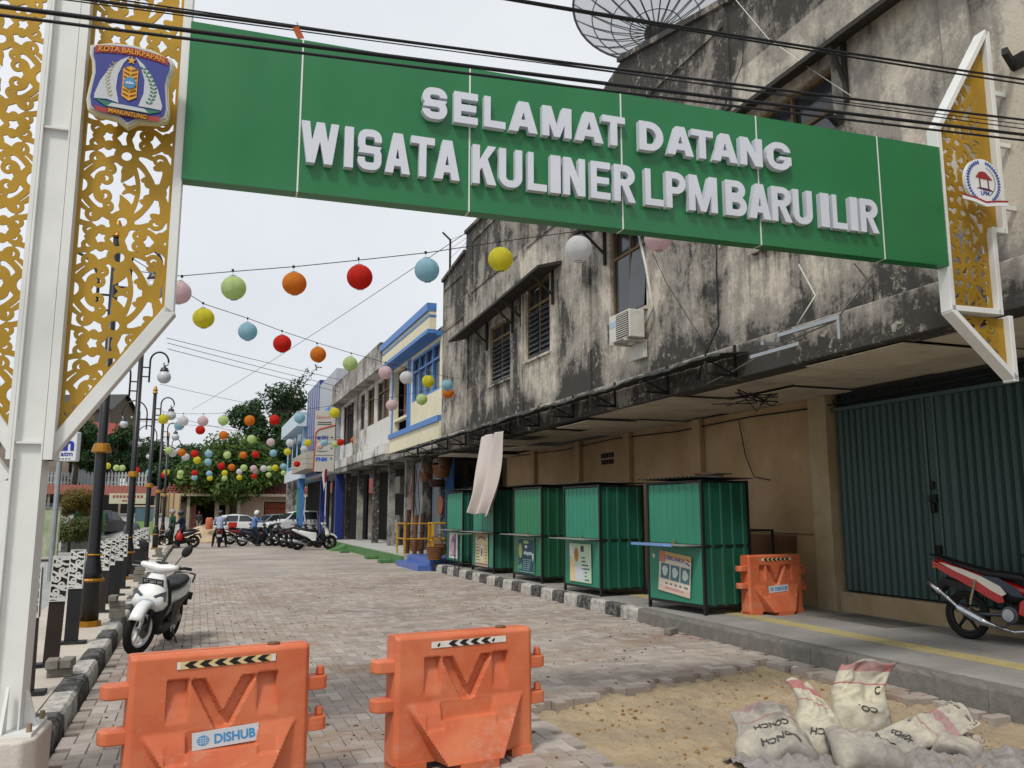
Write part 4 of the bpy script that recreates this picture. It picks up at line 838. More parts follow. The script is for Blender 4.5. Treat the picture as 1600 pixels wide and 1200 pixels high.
def poster(parent,kind,W):
    p=link('poster',None,parent,(0,-.03,.53)); k_={'ching':1.08,'menu':1.15,'soto':1.2,'list':1.06,'pink':1.12}[kind]; p.scale=(k_,1,k_)
    def rect(n,a,b,c,d,h,y=-.0012): return MB().bx(a,b,y-.001,y,c,d).build(n,pc(h),p)
    if kind=='ching':
        p.rotation_euler.y=.10; p.location.x=.02
        rect('sheet',-.35,.33,-.27,.27,'cfc6b8',0); rect('print_band',-.35,.33,.2,.265,'c2a45e'); rect('print_corner',-.35,-.22,.12,.265,'c07a62',-.0024); rect('print_foot',-.34,.32,-.265,-.19,'cdb4a4')
        lettering('lettering','CHING ANAYA',pc('5a3f86'),p,TR(-.02,-.003,.165),.43,.062,.001,.02)
        for k in range(3):
            a=-.31+k*.215; rect('photo_print',a,a+.19,-.1,.11,'4f7078'); MB().prism([(a+.095+.06*cos(t)*(1+.2*sin(3*t+k)),.01+.07*sin(t)) for t in np.linspace(0,2*pi,14)[:-1]],-.0045,-.0034,'xz').build('photo_subject',pc('b9c9c4'),p)
        for k in range(5): rect('small_print',-.2+k*.1,-.15+k*.1+(.03 if k==4 else 0),-.165,-.14,'6b675f')
        MB().prism([(.22,.24),(.3,.21),(.3,.19),(.22,.22)],-.004,-.0026,'xz').build('flag_print',pc('b0402f'),p); MB().prism([(.22,.19),(.3,.16),(.3,.14),(.22,.17)],-.004,-.0026,'xz').build('flag_print',pc('2d3b86'),p)
        rect('print_foot',-.2,.2,-.23,-.2,'b98f8a',-.0024)
    elif kind=='menu':
        rect('sheet',-.36,.33,-.29,.29,'b7cdb4',0); rect('torn_patch',-.36,-.18,-.29,.06,'d8c494'); MB().prism([(-.36,.29),(-.33,.29),(-.2,.07),(-.36,.1)],-.003,-.0014,'xz').build('torn_flap',pc('d9d8d4'),p); MB().prism([(-.14+.07*cos(t),.12+.11*sin(t)) for t in np.linspace(0,2*pi,14)[:-1]],-.003,-.0014,'xz').build('dish_print',pc('a5702c'),p); rect('white_patch',-.18,.1,-.26,-.05,'c7cad2')
        rect('code_block',.0,.1,.17,.26,'3a3a30'); 
        for k,(a,w) in enumerate(((.02,.12),(.02,.14),(.03,.2),(.03,.25),(.13,.06),(.13,.05),(.13,.13))): rect('small_print',a,a+w,.07-k*.055,.09-k*.055,'34505c')
    elif kind=='soto':
        rect('sheet',-.38,.36,-.3,.3,'1d4a55',0); 
        for q in ((-.37,-.362,-.29,.29),(.342,.35,-.29,.29),(-.36,.34,.282,.29),(-.36,.34,-.29,-.282)): rect('border_print',*q,'9fc4c4')
        for a,w,hh,dz_ in ((-.11,.05,.05,0),(-.05,.03,.07,0),(-.01,.05,.05,0),(.05,.04,.07,-.02),(.1,.05,.05,0),(.16,.04,.05,0),(.21,.03,.055,0)): rect('script_print',a,a+w,.01+dz_,.01+dz_+hh,'cdd8de')
        rect('title_print',-.12,.1,.2,.25,'9db97c'); rect('title_print',-.06,.04,.12,.17,'c8d4d8'); MB().prism([(-.26+.08*cos(t),.07+.13*sin(t)) for t in np.linspace(0,2*pi,18)[:-1]],-.003,-.0014,'xz').build('badge_print',pc('a9ad62'),p); MB().prism([(.24,.04),(.34,.04),(.32,-.06),(.29,-.1),(.26,-.06)],-.003,-.0014,'xz').build('cup_print',pc('c3ccd2'),p)
        for k in range(6): rect('small_print',-.14,.0,-.08-k*.034,-.07-k*.034,'8fa9ae'); rect('small_print',.03,.03+.2-.02*k,-.08-k*.034,-.068-k*.034,'8fa9ae')
        for k in range(3): rect('leaf_print',-.35+k*.06,-.31+k*.06,-.25,-.19+.02*k,'5fa06a')
    elif kind=='list':
        rect('sheet',-.42,.40,-.37,.36,'c8bb93',0); rect('print_band',-.42,.4,.27,.36,'a88a62'); rect('foot_band',-.42,.4,-.35,-.30,'8b6f6c')
        for q in range(9):
            a=-.30+q*.065; zc=.2+.05*(1-((q-4)/4.)**2); rect('title_print',a,a+.045,zc,zc+.06,'4a3f36',-.0024)
        for k in range(6): rect('small_print',-.38,-.2+.03*(k%3),.1-k*.07,.12-k*.07,'6a6152'); rect('small_print',.2,.34+.02*(k%2),.08-k*.07,.1-k*.07,'6a6152')
        MB().prism([(.0+.07*cos(t),-.06+.16*sin(t)) for t in np.linspace(0,2*pi,16)[:-1]],-.003,-.0014,'xz').build('cup_print',pc('e0dcd0'),p); MB().prism([(.0+.045*cos(t),-.06+.1*sin(t)) for t in np.linspace(0,2*pi,12)[:-1]],-.0045,-.0032,'xz').build('cup_print',pc('55504a'),p)
    else:
        rect('sheet',-.32,.32,-.3,.31,'d3cfd6',0); MB().prism([(-.2,-.2),(-.22,.12),(0,.27),(.2,.12),(.2,-.2)],-.003,-.0014,'xz').build('pink_print',pc('cfa9bf'),p)
        for k in range(5): MB().prism([(-.14+.02*k,.05+.03*k),(0,.13+.03*k),(.14-.02*k,.05+.03*k),(.0,.1+.03*k)],-.0045,-.0032,'xz').build('swirl_print',pc('7a4f9a'),p)
        rect('small_print',-.24,.22,-.24,-.215,'6b6570'); MB().prism([(-.05,-.12),(.05,-.12),(.03,-.22),(-.03,-.22)],-.0045,-.0032,'xz').build('cup_print',pc('b06a3a'),p)
    return p
def stall(X,Y,rz,label,kind,w=1.3,dp=.86,h=1.9,blue=False):
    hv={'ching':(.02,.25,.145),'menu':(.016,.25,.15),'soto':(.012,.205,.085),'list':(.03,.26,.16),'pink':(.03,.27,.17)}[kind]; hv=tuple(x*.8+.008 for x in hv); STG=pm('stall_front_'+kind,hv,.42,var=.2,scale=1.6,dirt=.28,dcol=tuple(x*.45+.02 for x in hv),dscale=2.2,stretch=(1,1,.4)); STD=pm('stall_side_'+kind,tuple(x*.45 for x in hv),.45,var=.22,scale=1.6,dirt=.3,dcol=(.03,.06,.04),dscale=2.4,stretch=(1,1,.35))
    s=thing('food_stall',label,'stall',(X,Y,.186),-pi/2+rz,'green food stalls along the right pavement'); a=w/2
    for x in (-a,a):
        for y in (0,dp): MB().bx(x-.02,x+.02,y-.02,y+.02,0,h).build('post',STF,s)
    for z in (.10,.93,h-.04):
        MB().bx(-a+.021,a-.021,-.018,.018,z,z+.035).build('rail',STF,s); MB().bx(-a-.018,-a+.018,.021,dp-.021,z,z+.035).build('rail',STF,s); MB().bx(a-.018,a+.018,.021,dp-.021,z,z+.035).build('rail',STF,s)
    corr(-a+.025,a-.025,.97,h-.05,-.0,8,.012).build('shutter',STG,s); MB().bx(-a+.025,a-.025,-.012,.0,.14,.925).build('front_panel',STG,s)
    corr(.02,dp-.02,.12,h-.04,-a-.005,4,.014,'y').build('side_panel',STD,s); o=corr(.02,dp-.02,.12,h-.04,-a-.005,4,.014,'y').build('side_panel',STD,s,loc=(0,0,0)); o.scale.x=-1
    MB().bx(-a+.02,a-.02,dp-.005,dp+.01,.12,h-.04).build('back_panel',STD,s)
    rf=MB(); m=15; rows=[]
    for k in range(m*4+1):
        x=-a-.09+k*(w+.18)/(m*4); zz=.018*(k%4 in (1,2)); rows+=[(x,-.12,h+.045+zz-.01),(x,dp+.08,h+.02+zz)]
    rf.add(rows,[(2*i,2*i+2,2*i+3,2*i+1) for i in range(m*4)]); rf.build('roof',ROOFM,s)
    MB().bx(-a-.03,a-.02,-.32,-.02,.945,.962).build('counter',SHELF,s,bevel=.004)
    if blue: MB().bx(-a,.35,-.335,-.322,.935,.975).build('counter_edge',SHB,s); MB().prism([(-a+.1,.77),(-a+.14,.81),(-a+.18,.77),(-a+.14,.73)],-.018,-.014,'xz').build('number_tag',pc('d8d2c6'),s); lettering('lettering','13',pc('b03a30'),s,TR(-a+.14,-.019,.752),.035,.036,.001)
    lk_=link('padlock',None,s,(.02,-.03,1.0)); MB().bx(-.022,.022,-.012,.012,-.05,-.005).build('lock_body',pm('brass','8a7434',.4,.6) if 'brass' not in bpy.data.materials else bpy.data.materials['brass'],lk_,bevel=.004); MB().tube([(-.014,0,-.006),(-.014,0,.02),(0,0,.032),(.014,0,.02),(.014,0,-.006)],.004,5).build('shackle',CHR_,lk_)
    poster(s,kind,w); return s
S1=stall(6.60,10.86,.12,'nearest green stall with a purple-titled white poster and blue counter edge','ching',1.27,.84,1.88,True)
stall(6.45,13.75,.06,'second green stall with a torn pale-green menu poster','menu',1.32)
stall(6.53,16.62,.03,'third green stall with a dark blue poster','soto',1.5,.86,1.95)
stall(6.50,19.5,.03,'fourth green stall with a tall cream menu poster, behind the hanging cloth','list',1.5,.9,1.98)
stall(6.52,22.0,.03,'farthest green stall with a white and pink poster beside the blue steps','pink',1.4,.86,1.98)
sc=thing('scrap_bundle','scrap boards and roofing lying on the nearest stall roof','boards',(6.98,10.86,2.11),-pi/2+.12); MB().box((.1,.1,.03),(.7,.06,.03),rz=.1).build('batten',pm('batten','8a7a60',.8),sc); MB().box((.25,.15,.055),(.5,.3,.018),rz=-.12).build('board',pm('board_grey','5b5750',.8),sc); MB().box((.12,.05,.072),(.3,.08,.015),rz=.2).build('board',pm('board_red','7d4238',.8),sc)
tb=thing('small_table','black steel stool frame standing between the two farthest stalls','stool',(6.42,20.75,.186)); 
for x in (-.2,.2):
    for y in (-.18,.18): MB().bx(x-.012,x+.012,y-.012,y+.012,0,.86).build('leg',STF,tb)
MB().bx(-.22,.22,-.2,.2,.86,.885).build('top',pm('stool_top','6f6f5a',.7),tb)
rk2=thing('black_rack','black steel rack beside the nearest stall against the wall','rack',(8.35,11.5,.186))
for x in (-.25,.25):
    for y in (-.3,.3): MB().bx(x-.015,x+.015,y-.015,y+.015,0,1.15).build('leg',STF,rk2)
for z in (.55,1.12): MB().bx(-.265,.265,-.315,.315,z,z+.03).build('shelf',STF,rk2)
# ------------------------------------------------------------------ bollards with white scroll panels
BLKP=pm('post_black','17191b',.5,var=.3,dirt=.3,dcol=(.12,.1,.08)); BROWN=pm('post_brown','2a201c',.55,var=.3); SCRW=pm('scroll_white','cfd0cb',.5,var=.1,dirt=.15,dcol=(.4,.36,.3))
bs=[]
for cx,cz,r,a,hd in ((.05,.37,.036,200,1),(.095,.30,.04,20,-1),(.05,.225,.04,160,1),(.1,.16,.036,-20,-1),(.05,.09,.038,200,1),(.1,.04,.03,0,-1)): bs.append(spiral(cx,cz,r,a,1.25,.011,.007,hd))
bs+= [bez((.0,.42),(.06,.4),(.1,.34),(.15,.36),.008,.012,.008),bez((.0,.3),(.03,.27),(.1,.25),(.15,.22),.008,.013,.008),bez((.0,.15),(.05,.18),(.08,.1),(.15,.11),.008,.012,.008),bez((0,.02),(.04,.05),(.1,.0),(.15,.02),.01,.012,.01),bez((.075,.4),(.1,.42),(.13,.4),(.15,.42),.01,.01,.01)]
bu=np.arange(-.003,.156,.0032); bv=np.arange(-.003,.446,.0032); Db=field(bs,bu,bv); Pb=polyfield([(0,0),(.152,0),(.152,.44),(0,.44)],bu,bv); Db=np.maximum(np.minimum(Db,-(Pb+.008)),Pb)
SCR_ME=cut_sheet(Db,bu,bv,.008).mesh('scroll_panel',SCRW)
BO_ME=[MB().bx(-.07,.07,-.03,.03,0,1.03).mesh('board',m) for m in (BLKP,BROWN)]; BASE_ME=MB().bx(-.16,.16,-.07,.07,0,.035).mesh('base_plate',BLKP)
by=[6.75,8.1,9.5,11.0,14.25,15.6,17.0,18.5,22.6,24.0,25.5,27.0]
ords=['first','second','third','fourth','fifth','sixth','seventh','eighth','ninth','tenth','eleventh','twelfth']
for k,y in enumerate(by):
    x=-1.27-.008*(y-8); b=thing('bollard','black bollard board with a white scroll panel, %s from the gate pole'%ords[k],'bollard',(x,y,.115),random.Random(k).uniform(-.12,.12)+.05,'bollards with white scroll panels'); b.rotation_euler.y=random.Random(k+50).uniform(-.025,.025)
    link('board',BO_ME[1 if k in (1,2,4) else 0],b); link('base_plate',BASE_ME,b); link('scroll_panel',SCR_ME,b,(-.076,-.043,.62)); link('scroll_panel',SCR_ME,b,(-.076,.035,.62))
# paving blocks stacked by the bollards
PB=MB().bx(-.105,.105,-.0525,.0525,0,.078).mesh('paving_block',pm('loose_block','7d7a70',.9,var=.3,scale=12,bump=.4,coords='World'))
def stack(x,y,rows,label0):
    n=0
    for lv,row in enumerate(rows):
        for dx,dy,rz in row:
            o=link('paving_block',PB,None,(x+dx,y+dy,.116+lv*.0795),rz); bev(o,.006,1); tag(o,label0[n],'paving block','loose paving blocks on the left pavement'); n+=1
stack(-1.12,8.9,[[(0,0,.08)],[(-.06,0,1.6),(.055,.02,1.5)]],['loose paving block lying under two others at the second bollard','left of the two upper paving blocks at the second bollard','right of the two upper paving blocks at the second bollard'])
stack(-1.02,13.45,[[(0,0,.1)],[(.0,.01,.06)],[(-.01,0,.12)],[(-.06,0,1.5)]],['bottom paving block of the stack just past the first lamp post','second paving block up in the stack past the first lamp post','third paving block up in the stack past the first lamp post','topmost paving block of the stack past the first lamp post'])
stack(-1.15,20.2,[[(0,0,.1)],[(-.1,.0,.1),(.11,.02,.05)],[(0,0,.15)],[(.02,.0,.1)]],['bottom paving block of the stack before the second lamp post','left block of the pair in the stack before the second lamp post','right block of the pair in the stack before the second lamp post','upper paving block in the stack before the second lamp post','topmost paving block in the stack before the second lamp post'])
stack(-1.3,31.2,[[(0,0,.1),(.22,0,.1)],[(.1,0,.1)],[(.08,0,.1)],[(.1,0,.0)]],['left bottom block of the farthest paving-block stack','right bottom block of the farthest paving-block stack','second layer block of the farthest paving-block stack','third layer block of the farthest paving-block stack','topmost block of the farthest paving-block stack'])
o=link('paving_block',PB,None,(5.98,10.0,.002),.5); bev(o,.006,1); tag(o,'single loose paving block at the foot of the right kerb','paving block'); 
# ------------------------------------------------------------------ street lamps
LB=pm('lamp_black','101216',.4,var=.25,spec=.5); LG=pm('lamp_gold','9a6a12',.4,.3,var=.3); GLO=pm('globe_glass','b9bcc2',.25,var=.1,scale=3,spec=.5)
def lamp(x,y,rz,label,parts=True):
    l=thing('street_lamp',label,'street lamp',(x,y,.115),rz,'black street lamps with gold collars')
    MB().lathe([(.15,0),(.15,.07),(.12,.075)],8).build('foot',LG,l)
    MB().lathe([(.115,.076),(.115,.62),(.125,.63),(.12,.7),(.09,.85),(.078,.95),(.075,1.0),(.075,2.3),(.06,2.35),(.055,5.35)],14).build('post',LB,l,smooth=True)
    for z,r,h in ((.6,.135,.05),(.93,.095,.025)): MB().torus((0,0,z),r,h/2,n=18,m=6).build('gold_ring',LG,l)
    MB().lathe([(.077,2.28),(.13,2.3),(.115,2.36),(.1,2.41),(.078,2.42)],14).build('collar',LG,l); MB().lathe([(.06,5.34),(.085,5.36),(.06,5.42),(.075,5.46),(.045,5.54),(.02,5.6)],12).build('finial',LG,l)
    sm=MB().torus((0,0,0),.035,.012,n=12,m=5).mesh('seal',LG)
    for s,reach,gr,z0 in ((1,.6,.155,4.55),(-1,.95,.125,4.2)):
        a=link('arm',None,l); pts=[(s*.2,0,z0-.05),(s*.2,0,z0+.45)]; rr=(reach-.2)/2; cx=s*(.2+rr)
        pts+=[(cx-s*rr*cos(t),0,z0+.45+rr*1.15*sin(t)) for t in np.linspace(.15,pi*1.02,14)]; e=pts[-1]
        MB().tube(pts,.022,7).build('arm_tube',LB,a,smooth=True)
        for dz_ in (.08,.3): MB().cyl((s*.05,0,z0+dz_),(s*.2,0,z0+dz_),.016,n=6).build('rung',LB,a)
        k=.075; MB().tube([(e[0]-s*k+s*(k*(1-.1*i))*cos(i*.5),0,e[2]-.02-(k*(1-.1*i))*sin(i*.5)) for i in range(10)],.013,5).build('scroll',LB,a,smooth=True)
        gx_=e[0]-s*.08; gz=e[2]-.2; MB().lathe([(.02,.14),(.03,.09),(.075,.075),(.09,.03),(.11,.0),(.05,-.01)],12,TR(gx_,0,gz)).build('globe_cap',LB,a); MB().sph((gx_,0,gz-gr*.92),gr,20,13).build('globe',GLO,a,smooth=True)
    return l
LAMPS=[(-1.29,12.6),(-1.46,21.0),(-1.55,29.4),(-1.62,37.8),(-1.68,46.2)]
for k,(x,y) in enumerate(LAMPS): lamp(x,y,.0,'black and gold street lamp with two globe arms, %s along the left kerb'%['nearest','second','third','fourth','farthest'][k])
# ------------------------------------------------------------------ paper lanterns on strings
LC={'r':(.72,.045,.03),'o':(.78,.29,.04),'y':(.78,.72,.08),'g':(.63,.76,.38),'b':(.42,.66,.75),'w':(.78,.78,.79),'p':(.79,.63,.65)}
LN={'r':'red','o':'orange','y':'yellow','g':'lime green','b':'pale blue','w':'white','p':'pale pink'}
def lan_mat(k):
    t=NT('lantern_'+LN[k].replace(' ','_')); c=LC[k]; co=t.coord('Object'); n=t.noise(co,9,3); cc=t.mix(t.ramp(n,(.3,0.),(.7,1.)),tuple(x*.82 for x in c),c)
    t.col(cc); t.set(.8,0,.2); tl_=t.new('BsdfTranslucent'); t.lk(cc,tl_.inputs[0]); mx=t.new('MixShader'); mx.inputs[0].default_value=.55; t.lk(t.b.outputs[0],mx.inputs[1]); t.lk(tl_.outputs[0],mx.inputs[2]); t.lk(mx.outputs[0],t.n['Material Output'].inputs[0]); return t.m
R_L=.165; prof=[]; nr=19
for i in range(nr*2+1):
    t=i/(nr*2); th=.25+t*(pi-.5); prof.append((R_L*sin(th)*(1.0 if i%2==0 else .982)*1.0,-R_L*.97*cos(th)))
LAN_ME={}; RIM_ME=MB().torus((0,0,0),.042,.003,n=16,m=4).mesh('wire_ring',CABLE); HAN_ME=MB().tube([(-.042,0,.16),(0,0,.175),(.042,0,.16)],.002,4).cyl((0,0,.175),(0,0,.225),.0025,n=4).box((0,0,.235),(.03,.02,.035)).mesh('hanger',CABLE)
for k in LC:
    m=MB().loft([[(r*(1-.03*(1-abs(sin(4*2*pi*q/48)))**3)*cos(2*pi*q/48),r*(1-.03*(1-abs(sin(4*2*pi*q/48)))**3)*sin(2*pi*q/48),z) for q in range(48)] for r,z in prof],False,False).mesh('shade',lan_mat(k),True); LAN_ME[k]=m
STR=[]
def lstring(idx,desc,A,Bp,items,near):
    """A, Bp: string ends (x,y,z); items: (pixel x, pixel y, colour)"""
    pts=[]; rr=random.Random(idx)
    for k,(px,py,c) in enumerate(items):
        p=online(px,py,A,Bp); pts.append(p)
        lab='%s paper lantern, %s from the left on the %s lantern string'%(LN[c],ords[k],desc); g_='paper lanterns on the strings'
        if near:
            l=thing('paper_lantern',lab,'lantern',p,rr.uniform(0,3),g_); l.rotation_euler=(rr.uniform(-.12,.12),rr.uniform(-.12,.12),rr.uniform(0,3)); sc_=rr.uniform(.95,1.04); l.scale=(sc_*rr.uniform(.96,1.03),sc_,sc_)
            link('shade',LAN_ME[c],l); link('wire_ring',RIM_ME,l,(0,0,.16)); link('wire_ring',RIM_ME,l,(0,0,-.16)); link('hanger',HAN_ME,l)
        else:
            l=link('paper_lantern',LAN_ME[c],None,p); tag(l,lab,'lantern',g_); l.rotation_euler=(rr.uniform(-.15,.15),rr.uniform(-.15,.15),rr.uniform(0,3))
    P=[Vector(A)]+sorted([p+Vector((0,0,.235)) for p in pts],key=lambda q:(q-Vector(A)).length)+[Vector(Bp)]
    wire(P,.006 if near else .007,'thin dark wire carrying the %s lantern string'%desc,name='lantern_wire',cat='wire')
lstring(1,'nearest',(-1.29,12.6,5.0),(6.78,7.7,5.2),[(280,457,'p'),(365,450,'g'),(460,443,'o'),(562,433,'r'),(667,422,'b'),(782,405,'y'),(904,389,'w'),(1028,372,'p')],True)
lstring(2,'second nearest',(-1.29,12.6,5.3),(6.95,22.9,5.0),[(318,497,'y'),(387,518,'b'),(441,537,'r'),(497,554,'o'),(547,568,'g'),(602,582,'p'),(635,590,'w'),(669,596,'y'),(699,602,'b'),(725,605,'r')],True)
lstring(3,'third nearest',(-1.55,29.4,5.0),(6.8,22.9,4.9),[(255,655,'y'),(286,658,'w'),(317,658,'p'),(349,657,'g'),(390,657,'o'),(429,656,'r'),(468,653,'b'),(523,645,'y'),(612,633,'p'),(659,624,'g'),(700,614,'o')],True)
lstring(4,'fourth nearest',(-1.55,29.4,4.8),(6.7,40.,4.7),[(280,665,'b'),(313,672,'r'),(349,680,'o'),(393,686,'g'),(423,691,'p'),(453,692,'w'),(481,692,'y'),(507,692,'b'),(532,691,'r'),(553,688,'o')],False)
lstring(5,'fifth nearest',(-1.62,37.8,4.8),(6.6,39.5,4.8),[(264,704,'g'),(284,707,'o'),(304,709,'r'),(326,709,'b'),(355,711,'g'),(380,711,'o'),(399,710,'r'),(427,708,'b'),(449,706,'y'),(475,702,'w'),(500,697,'p'),(524,694,'g')],False)
lstring(6,'sixth nearest',(-1.62,37.8,4.6),(6.6,46.,4.6),[(270,708,'w'),(290,714,'w'),(308,719,'y'),(325,722,'b'),(346,728,'r'),(362,730,'o'),(381,731,'g'),(396,732,'p'),(412,732,'w'),(430,731,'y'),(443,729,'b'),(464,725,'r')],False)
lstring(7,'seventh nearest',(-6.2,47,4.4),(6.6,49.,4.4),[(168,728,'y'),(182,731,'g'),(214,735,'r'),(260,738,'y'),(282,739,'g'),(304,739,'r'),(327,740,'b'),(351,739,'y'),(374,737,'w'),(398,735,'p'),(421,732,'g')],False)
lstring(8,'farthest',(-6.2,47.5,4.3),(6.6,54.,4.3),[(191,731,'g'),(233,738,'b'),(256,742,'r'),(281,744,'g'),(304,746,'b'),(328,747,'y'),(351,747,'g'),(374,746,'y'),(397,744,'r'),(420,742,'g'),(443,739,'g')],False)
# thin telephone wires in the sky behind
for k,(p,q,D0,D1,lab) in enumerate([((260,528,),(760,640),30,60,'upper telephone wire sloping down over the far trees'),((262,536),(740,650),30,60,'second telephone wire sloping down over the far trees'),((262,545),(730,655),30,60,'third telephone wire sloping down over the far trees'),((300,640),(756,345),60,24,'thin wire rising from the far roofs to the shophouse parapet'),((250,600),(560,660),45,60,'short telephone wire behind the third lamp'),((190,655),(430,668),50,60,'level wire behind the lamps near the banana trees')]):
    wire([atd(*p,D0),atd(*q,D1)],.011,lab,name='telephone_wire',sag=.15,cat='wire')
# ------------------------------------------------------------------ scooters and motorcycles (local x forward, z up, origin on the ground between the wheels)
TYRE=pm('tyre','101010',.85,var=.2); PBLK=pm('plastic_black','121314',.55,var=.25); SEAT=pm('seat_black','0f1013',.6,var=.15); CHR=pm('chrome','b8bcc0',.18,.95,var=.1); MET=pm('engine_grey','53565a',.45,.6,var=.25); LENS=pm('lens_clear','a9b2b6',.12,.1,var=.25,scale=12,spec=.7); REDL=pm('lens_red','8a0f0c',.2); WPL=pm('rim_white','d6d8da',.4); PLATE=pm('number_plate','2a2c2f',.5); PTXT=pm('plate_text','c9cbcc',.6); AMB=pm('lens_amber','b5651a',.25)
def se(t,p): c=cos(t); return math.copysign(abs(c)**p,c)
def sloft(mb,secs,n=16,p=.75):
    rings=[]
    for i,(x,z,hw,hh) in enumerate(secs):
        a=secs[max(i-1,0)]; b=secs[min(i+1,len(secs)-1)]; dx,dz_=b[0]-a[0],b[1]-a[1]; L=hypot(dx,dz_) or 1; nx,nz=-dz_/L,dx/L
        rings.append([(x+nx*hh*se(t-pi/2,p),hw*se(t,p),z+nz*hh*se(t-pi/2,p)) for t in [2*pi*k/n for k in range(n)]])
    return mb.loft(rings)
def zloft(mb,secs,n=20,p=.7):
    """horizontal sections: (z, x_front, x_back, half width)"""
    return mb.loft([[((xf+xb)/2+(xf-xb)/2*se(t,p),hw*se(t-pi/2,p),z) for t in [2*pi*k/n for k in range(n)]] for z,xf,xb,hw in secs])
def wheel(parent,x,r,tw,rimmat,spokes=5,y=0,steer=0.):
    w=link('wheel',None,parent,(x,y,r)); w.rotation_euler.z=steer
    MB().torus((0,0,0),r-tw*.62,tw*.62,R3('X',pi/2),30,10,.85).build('tyre',TYRE,w,smooth=True)
    rm=MB(); rm.torus((0,0,0),r-tw*1.25,.018,R3('X',pi/2),30,6,1.6); rm.cyl((0,-.05,0),(0,.05,0),.035,n=12)
    for k in range(spokes):
        a=2*pi*k/spokes+.3; rm.tube([(0,-.012,0),(cos(a)*(r-tw*1.25),0,sin(a)*(r-tw*1.25))],[.026,.017],6)
    rm.build('rim',rimmat,w,smooth=True); MB().cyl((0,.052,0),(0,.058,0),.085,n=20).build('brake_disc',MET,w); return w
def mirror(parent,s,x,z,mat=PBLK):
    m=link('mirror',None,parent); MB().tube([(x,s*.16,z),(x-.01,s*.2,z+.09),(x-.03,s*.245,z+.15)],.007,6).build('stalk',mat,m); MB().sph((x-.03,s*.265,z+.195),(.022,.055,.085),12,8,R3('X',-s*.55)).build('shell',mat,m,smooth=True)
def scooter(name,label,loc,rz,body,rimm=PBLK,group=None,detail=True,plate=None,box=None,steer=0.,lower=PBLK,lean=0.):
    s=thing(name,label,'scooter' if 'scooter' in name else 'motorcycle',loc,rz,group); s.rotation_euler=(lean,0,rz)
    wheel(s,.62,.29,.085,rimm,5,0,steer); wheel(s,-.63,.285,.095,rimm,5)
    f=MB(); rings=[]
    for k in range(11):
        a=radians(28+k*8.5); r=.325; rings.append([(.62+r*cos(a)+q[1]*cos(a),q[0],.29+r*sin(a)+q[1]*sin(a)) for q in ((-.075,-.045),(-.07,.005),(-.035,.028),(.035,.028),(.07,.005),(.075,-.045),(.04,-.01),(-.04,-.01))])
    f.loft(rings).build('front_fender',body,s,smooth=True)
    fk=MB()
    for y in (-.065,.065): fk.cyl((.62,y,.29),(.43,y*.8,.80),.022,n=8)
    fk.build('fork',PBLK,s)['kind']='stuff'
    zloft(MB(),[(.50,.50,.40,.10),(.54,.56,.38,.17),(.60,.62,.36,.205),(.68,.61,.36,.19),(.76,.565,.35,.165),(.86,.50,.33,.12),(.94,.45,.32,.085)]).build('front_apron',body,s,smooth=True)
    zloft(MB(),[(.28,.44,.30,.12),(.45,.49,.31,.185),(.6,.42,.30,.215),(.75,.41,.29,.185),(.88,.38,.28,.12)]).build('leg_shield',PBLK,s,smooth=True)
    MB().sph((.60,0,.60),(.06,.105,.065),16,10,R3('Y',-.3)).build('headlight',LENS,s,smooth=True)
    for y in (-1,1):
        MB().add([(.615,y*.06,.70),(.60,y*.11,.66),(.55,y*.205,.64),(.535,y*.185,.76),(.57,y*.14,.745)],[(0,1,2,3,4)]).add([(.58,y*.06,.70),(.57,y*.11,.66),(.52,y*.195,.64),(.51,y*.175,.76),(.54,y*.13,.745)],[(4,3,2,1,0)]).build('turn_lens',pm('lens_smoke','4a4f53',.2) if y<0 else bpy.data.materials.get('lens_smoke'),s)
    # handlebar cover, grips, levers, mirrors
    hb=MB(); hb.loft([[(.34+fx*(.09-.25*y*y)*se(t,.8)+.02,y,1.0+.03*abs(y)/.2+.055*(1-1.2*y*y/.05*.4)*se(t-pi/2,.8)) for t in [2*pi*k/14 for k in range(14)]] for y in np.linspace(-.22,.22,9) for fx in (1,)]); hb.build('handlebar_cover',body,s,smooth=True)
    for y in (-1,1):
        MB().tube([(.33,y*.2,1.02),(.30,y*.27,1.035),(.27,y*.35,1.03)],.018,8).build('grip',PBLK,s,smooth=True); MB().tube([(.36,y*.2,1.0),(.37,y*.25,1.0),(.33,y*.35,.995)],.008,5).build('brake_lever',CHR,s); mirror(s,y,.36,1.05)
    MB().box((.35,0,1.06),(.08,.12,.02),ry=.3).build('speedometer',PBLK,s)
    MB().bx(-.1,.36,-.13,.13,.27,.33).build('floorboard',PBLK,s,bevel=.02); sloft(MB(),[(.34,.27,.10,.05),(.1,.24,.12,.07),(-.15,.27,.12,.1),(-.35,.33,.11,.1)]).build('underbody',PBLK,s,smooth=True)
    sloft(MB(),[(.10,.735,.08,.03),(.02,.755,.125,.05),(-.15,.755,.145,.055),(-.38,.785,.15,.06),(-.58,.82,.125,.05),(-.70,.835,.07,.03)]).build('seat',SEAT,s,smooth=True)
    sloft(MB(),[(.06,.44,.09,.12),(-.02,.55,.13,.17),(-.2,.6,.155,.13),(-.42,.655,.165,.115),(-.62,.715,.145,.085),(-.80,.775,.09,.045),(-.86,.79,.05,.025)]).build('tail_body',body,s,smooth=True)
    for y in (-1,1): MB().prism([(.05,.36),(.04,.58),(-.2,.60),(-.62,.66),(-.3,.52),(-.1,.36)],y*.158,y*.166,'xz').build('side_trim',lower,s)
    sloft(MB(),[(-.12,.34,.1,.1),(-.35,.35,.12,.11),(-.58,.31,.10,.09),(-.72,.29,.08,.06)]).build('engine',MET if detail else PBLK,s,smooth=True)
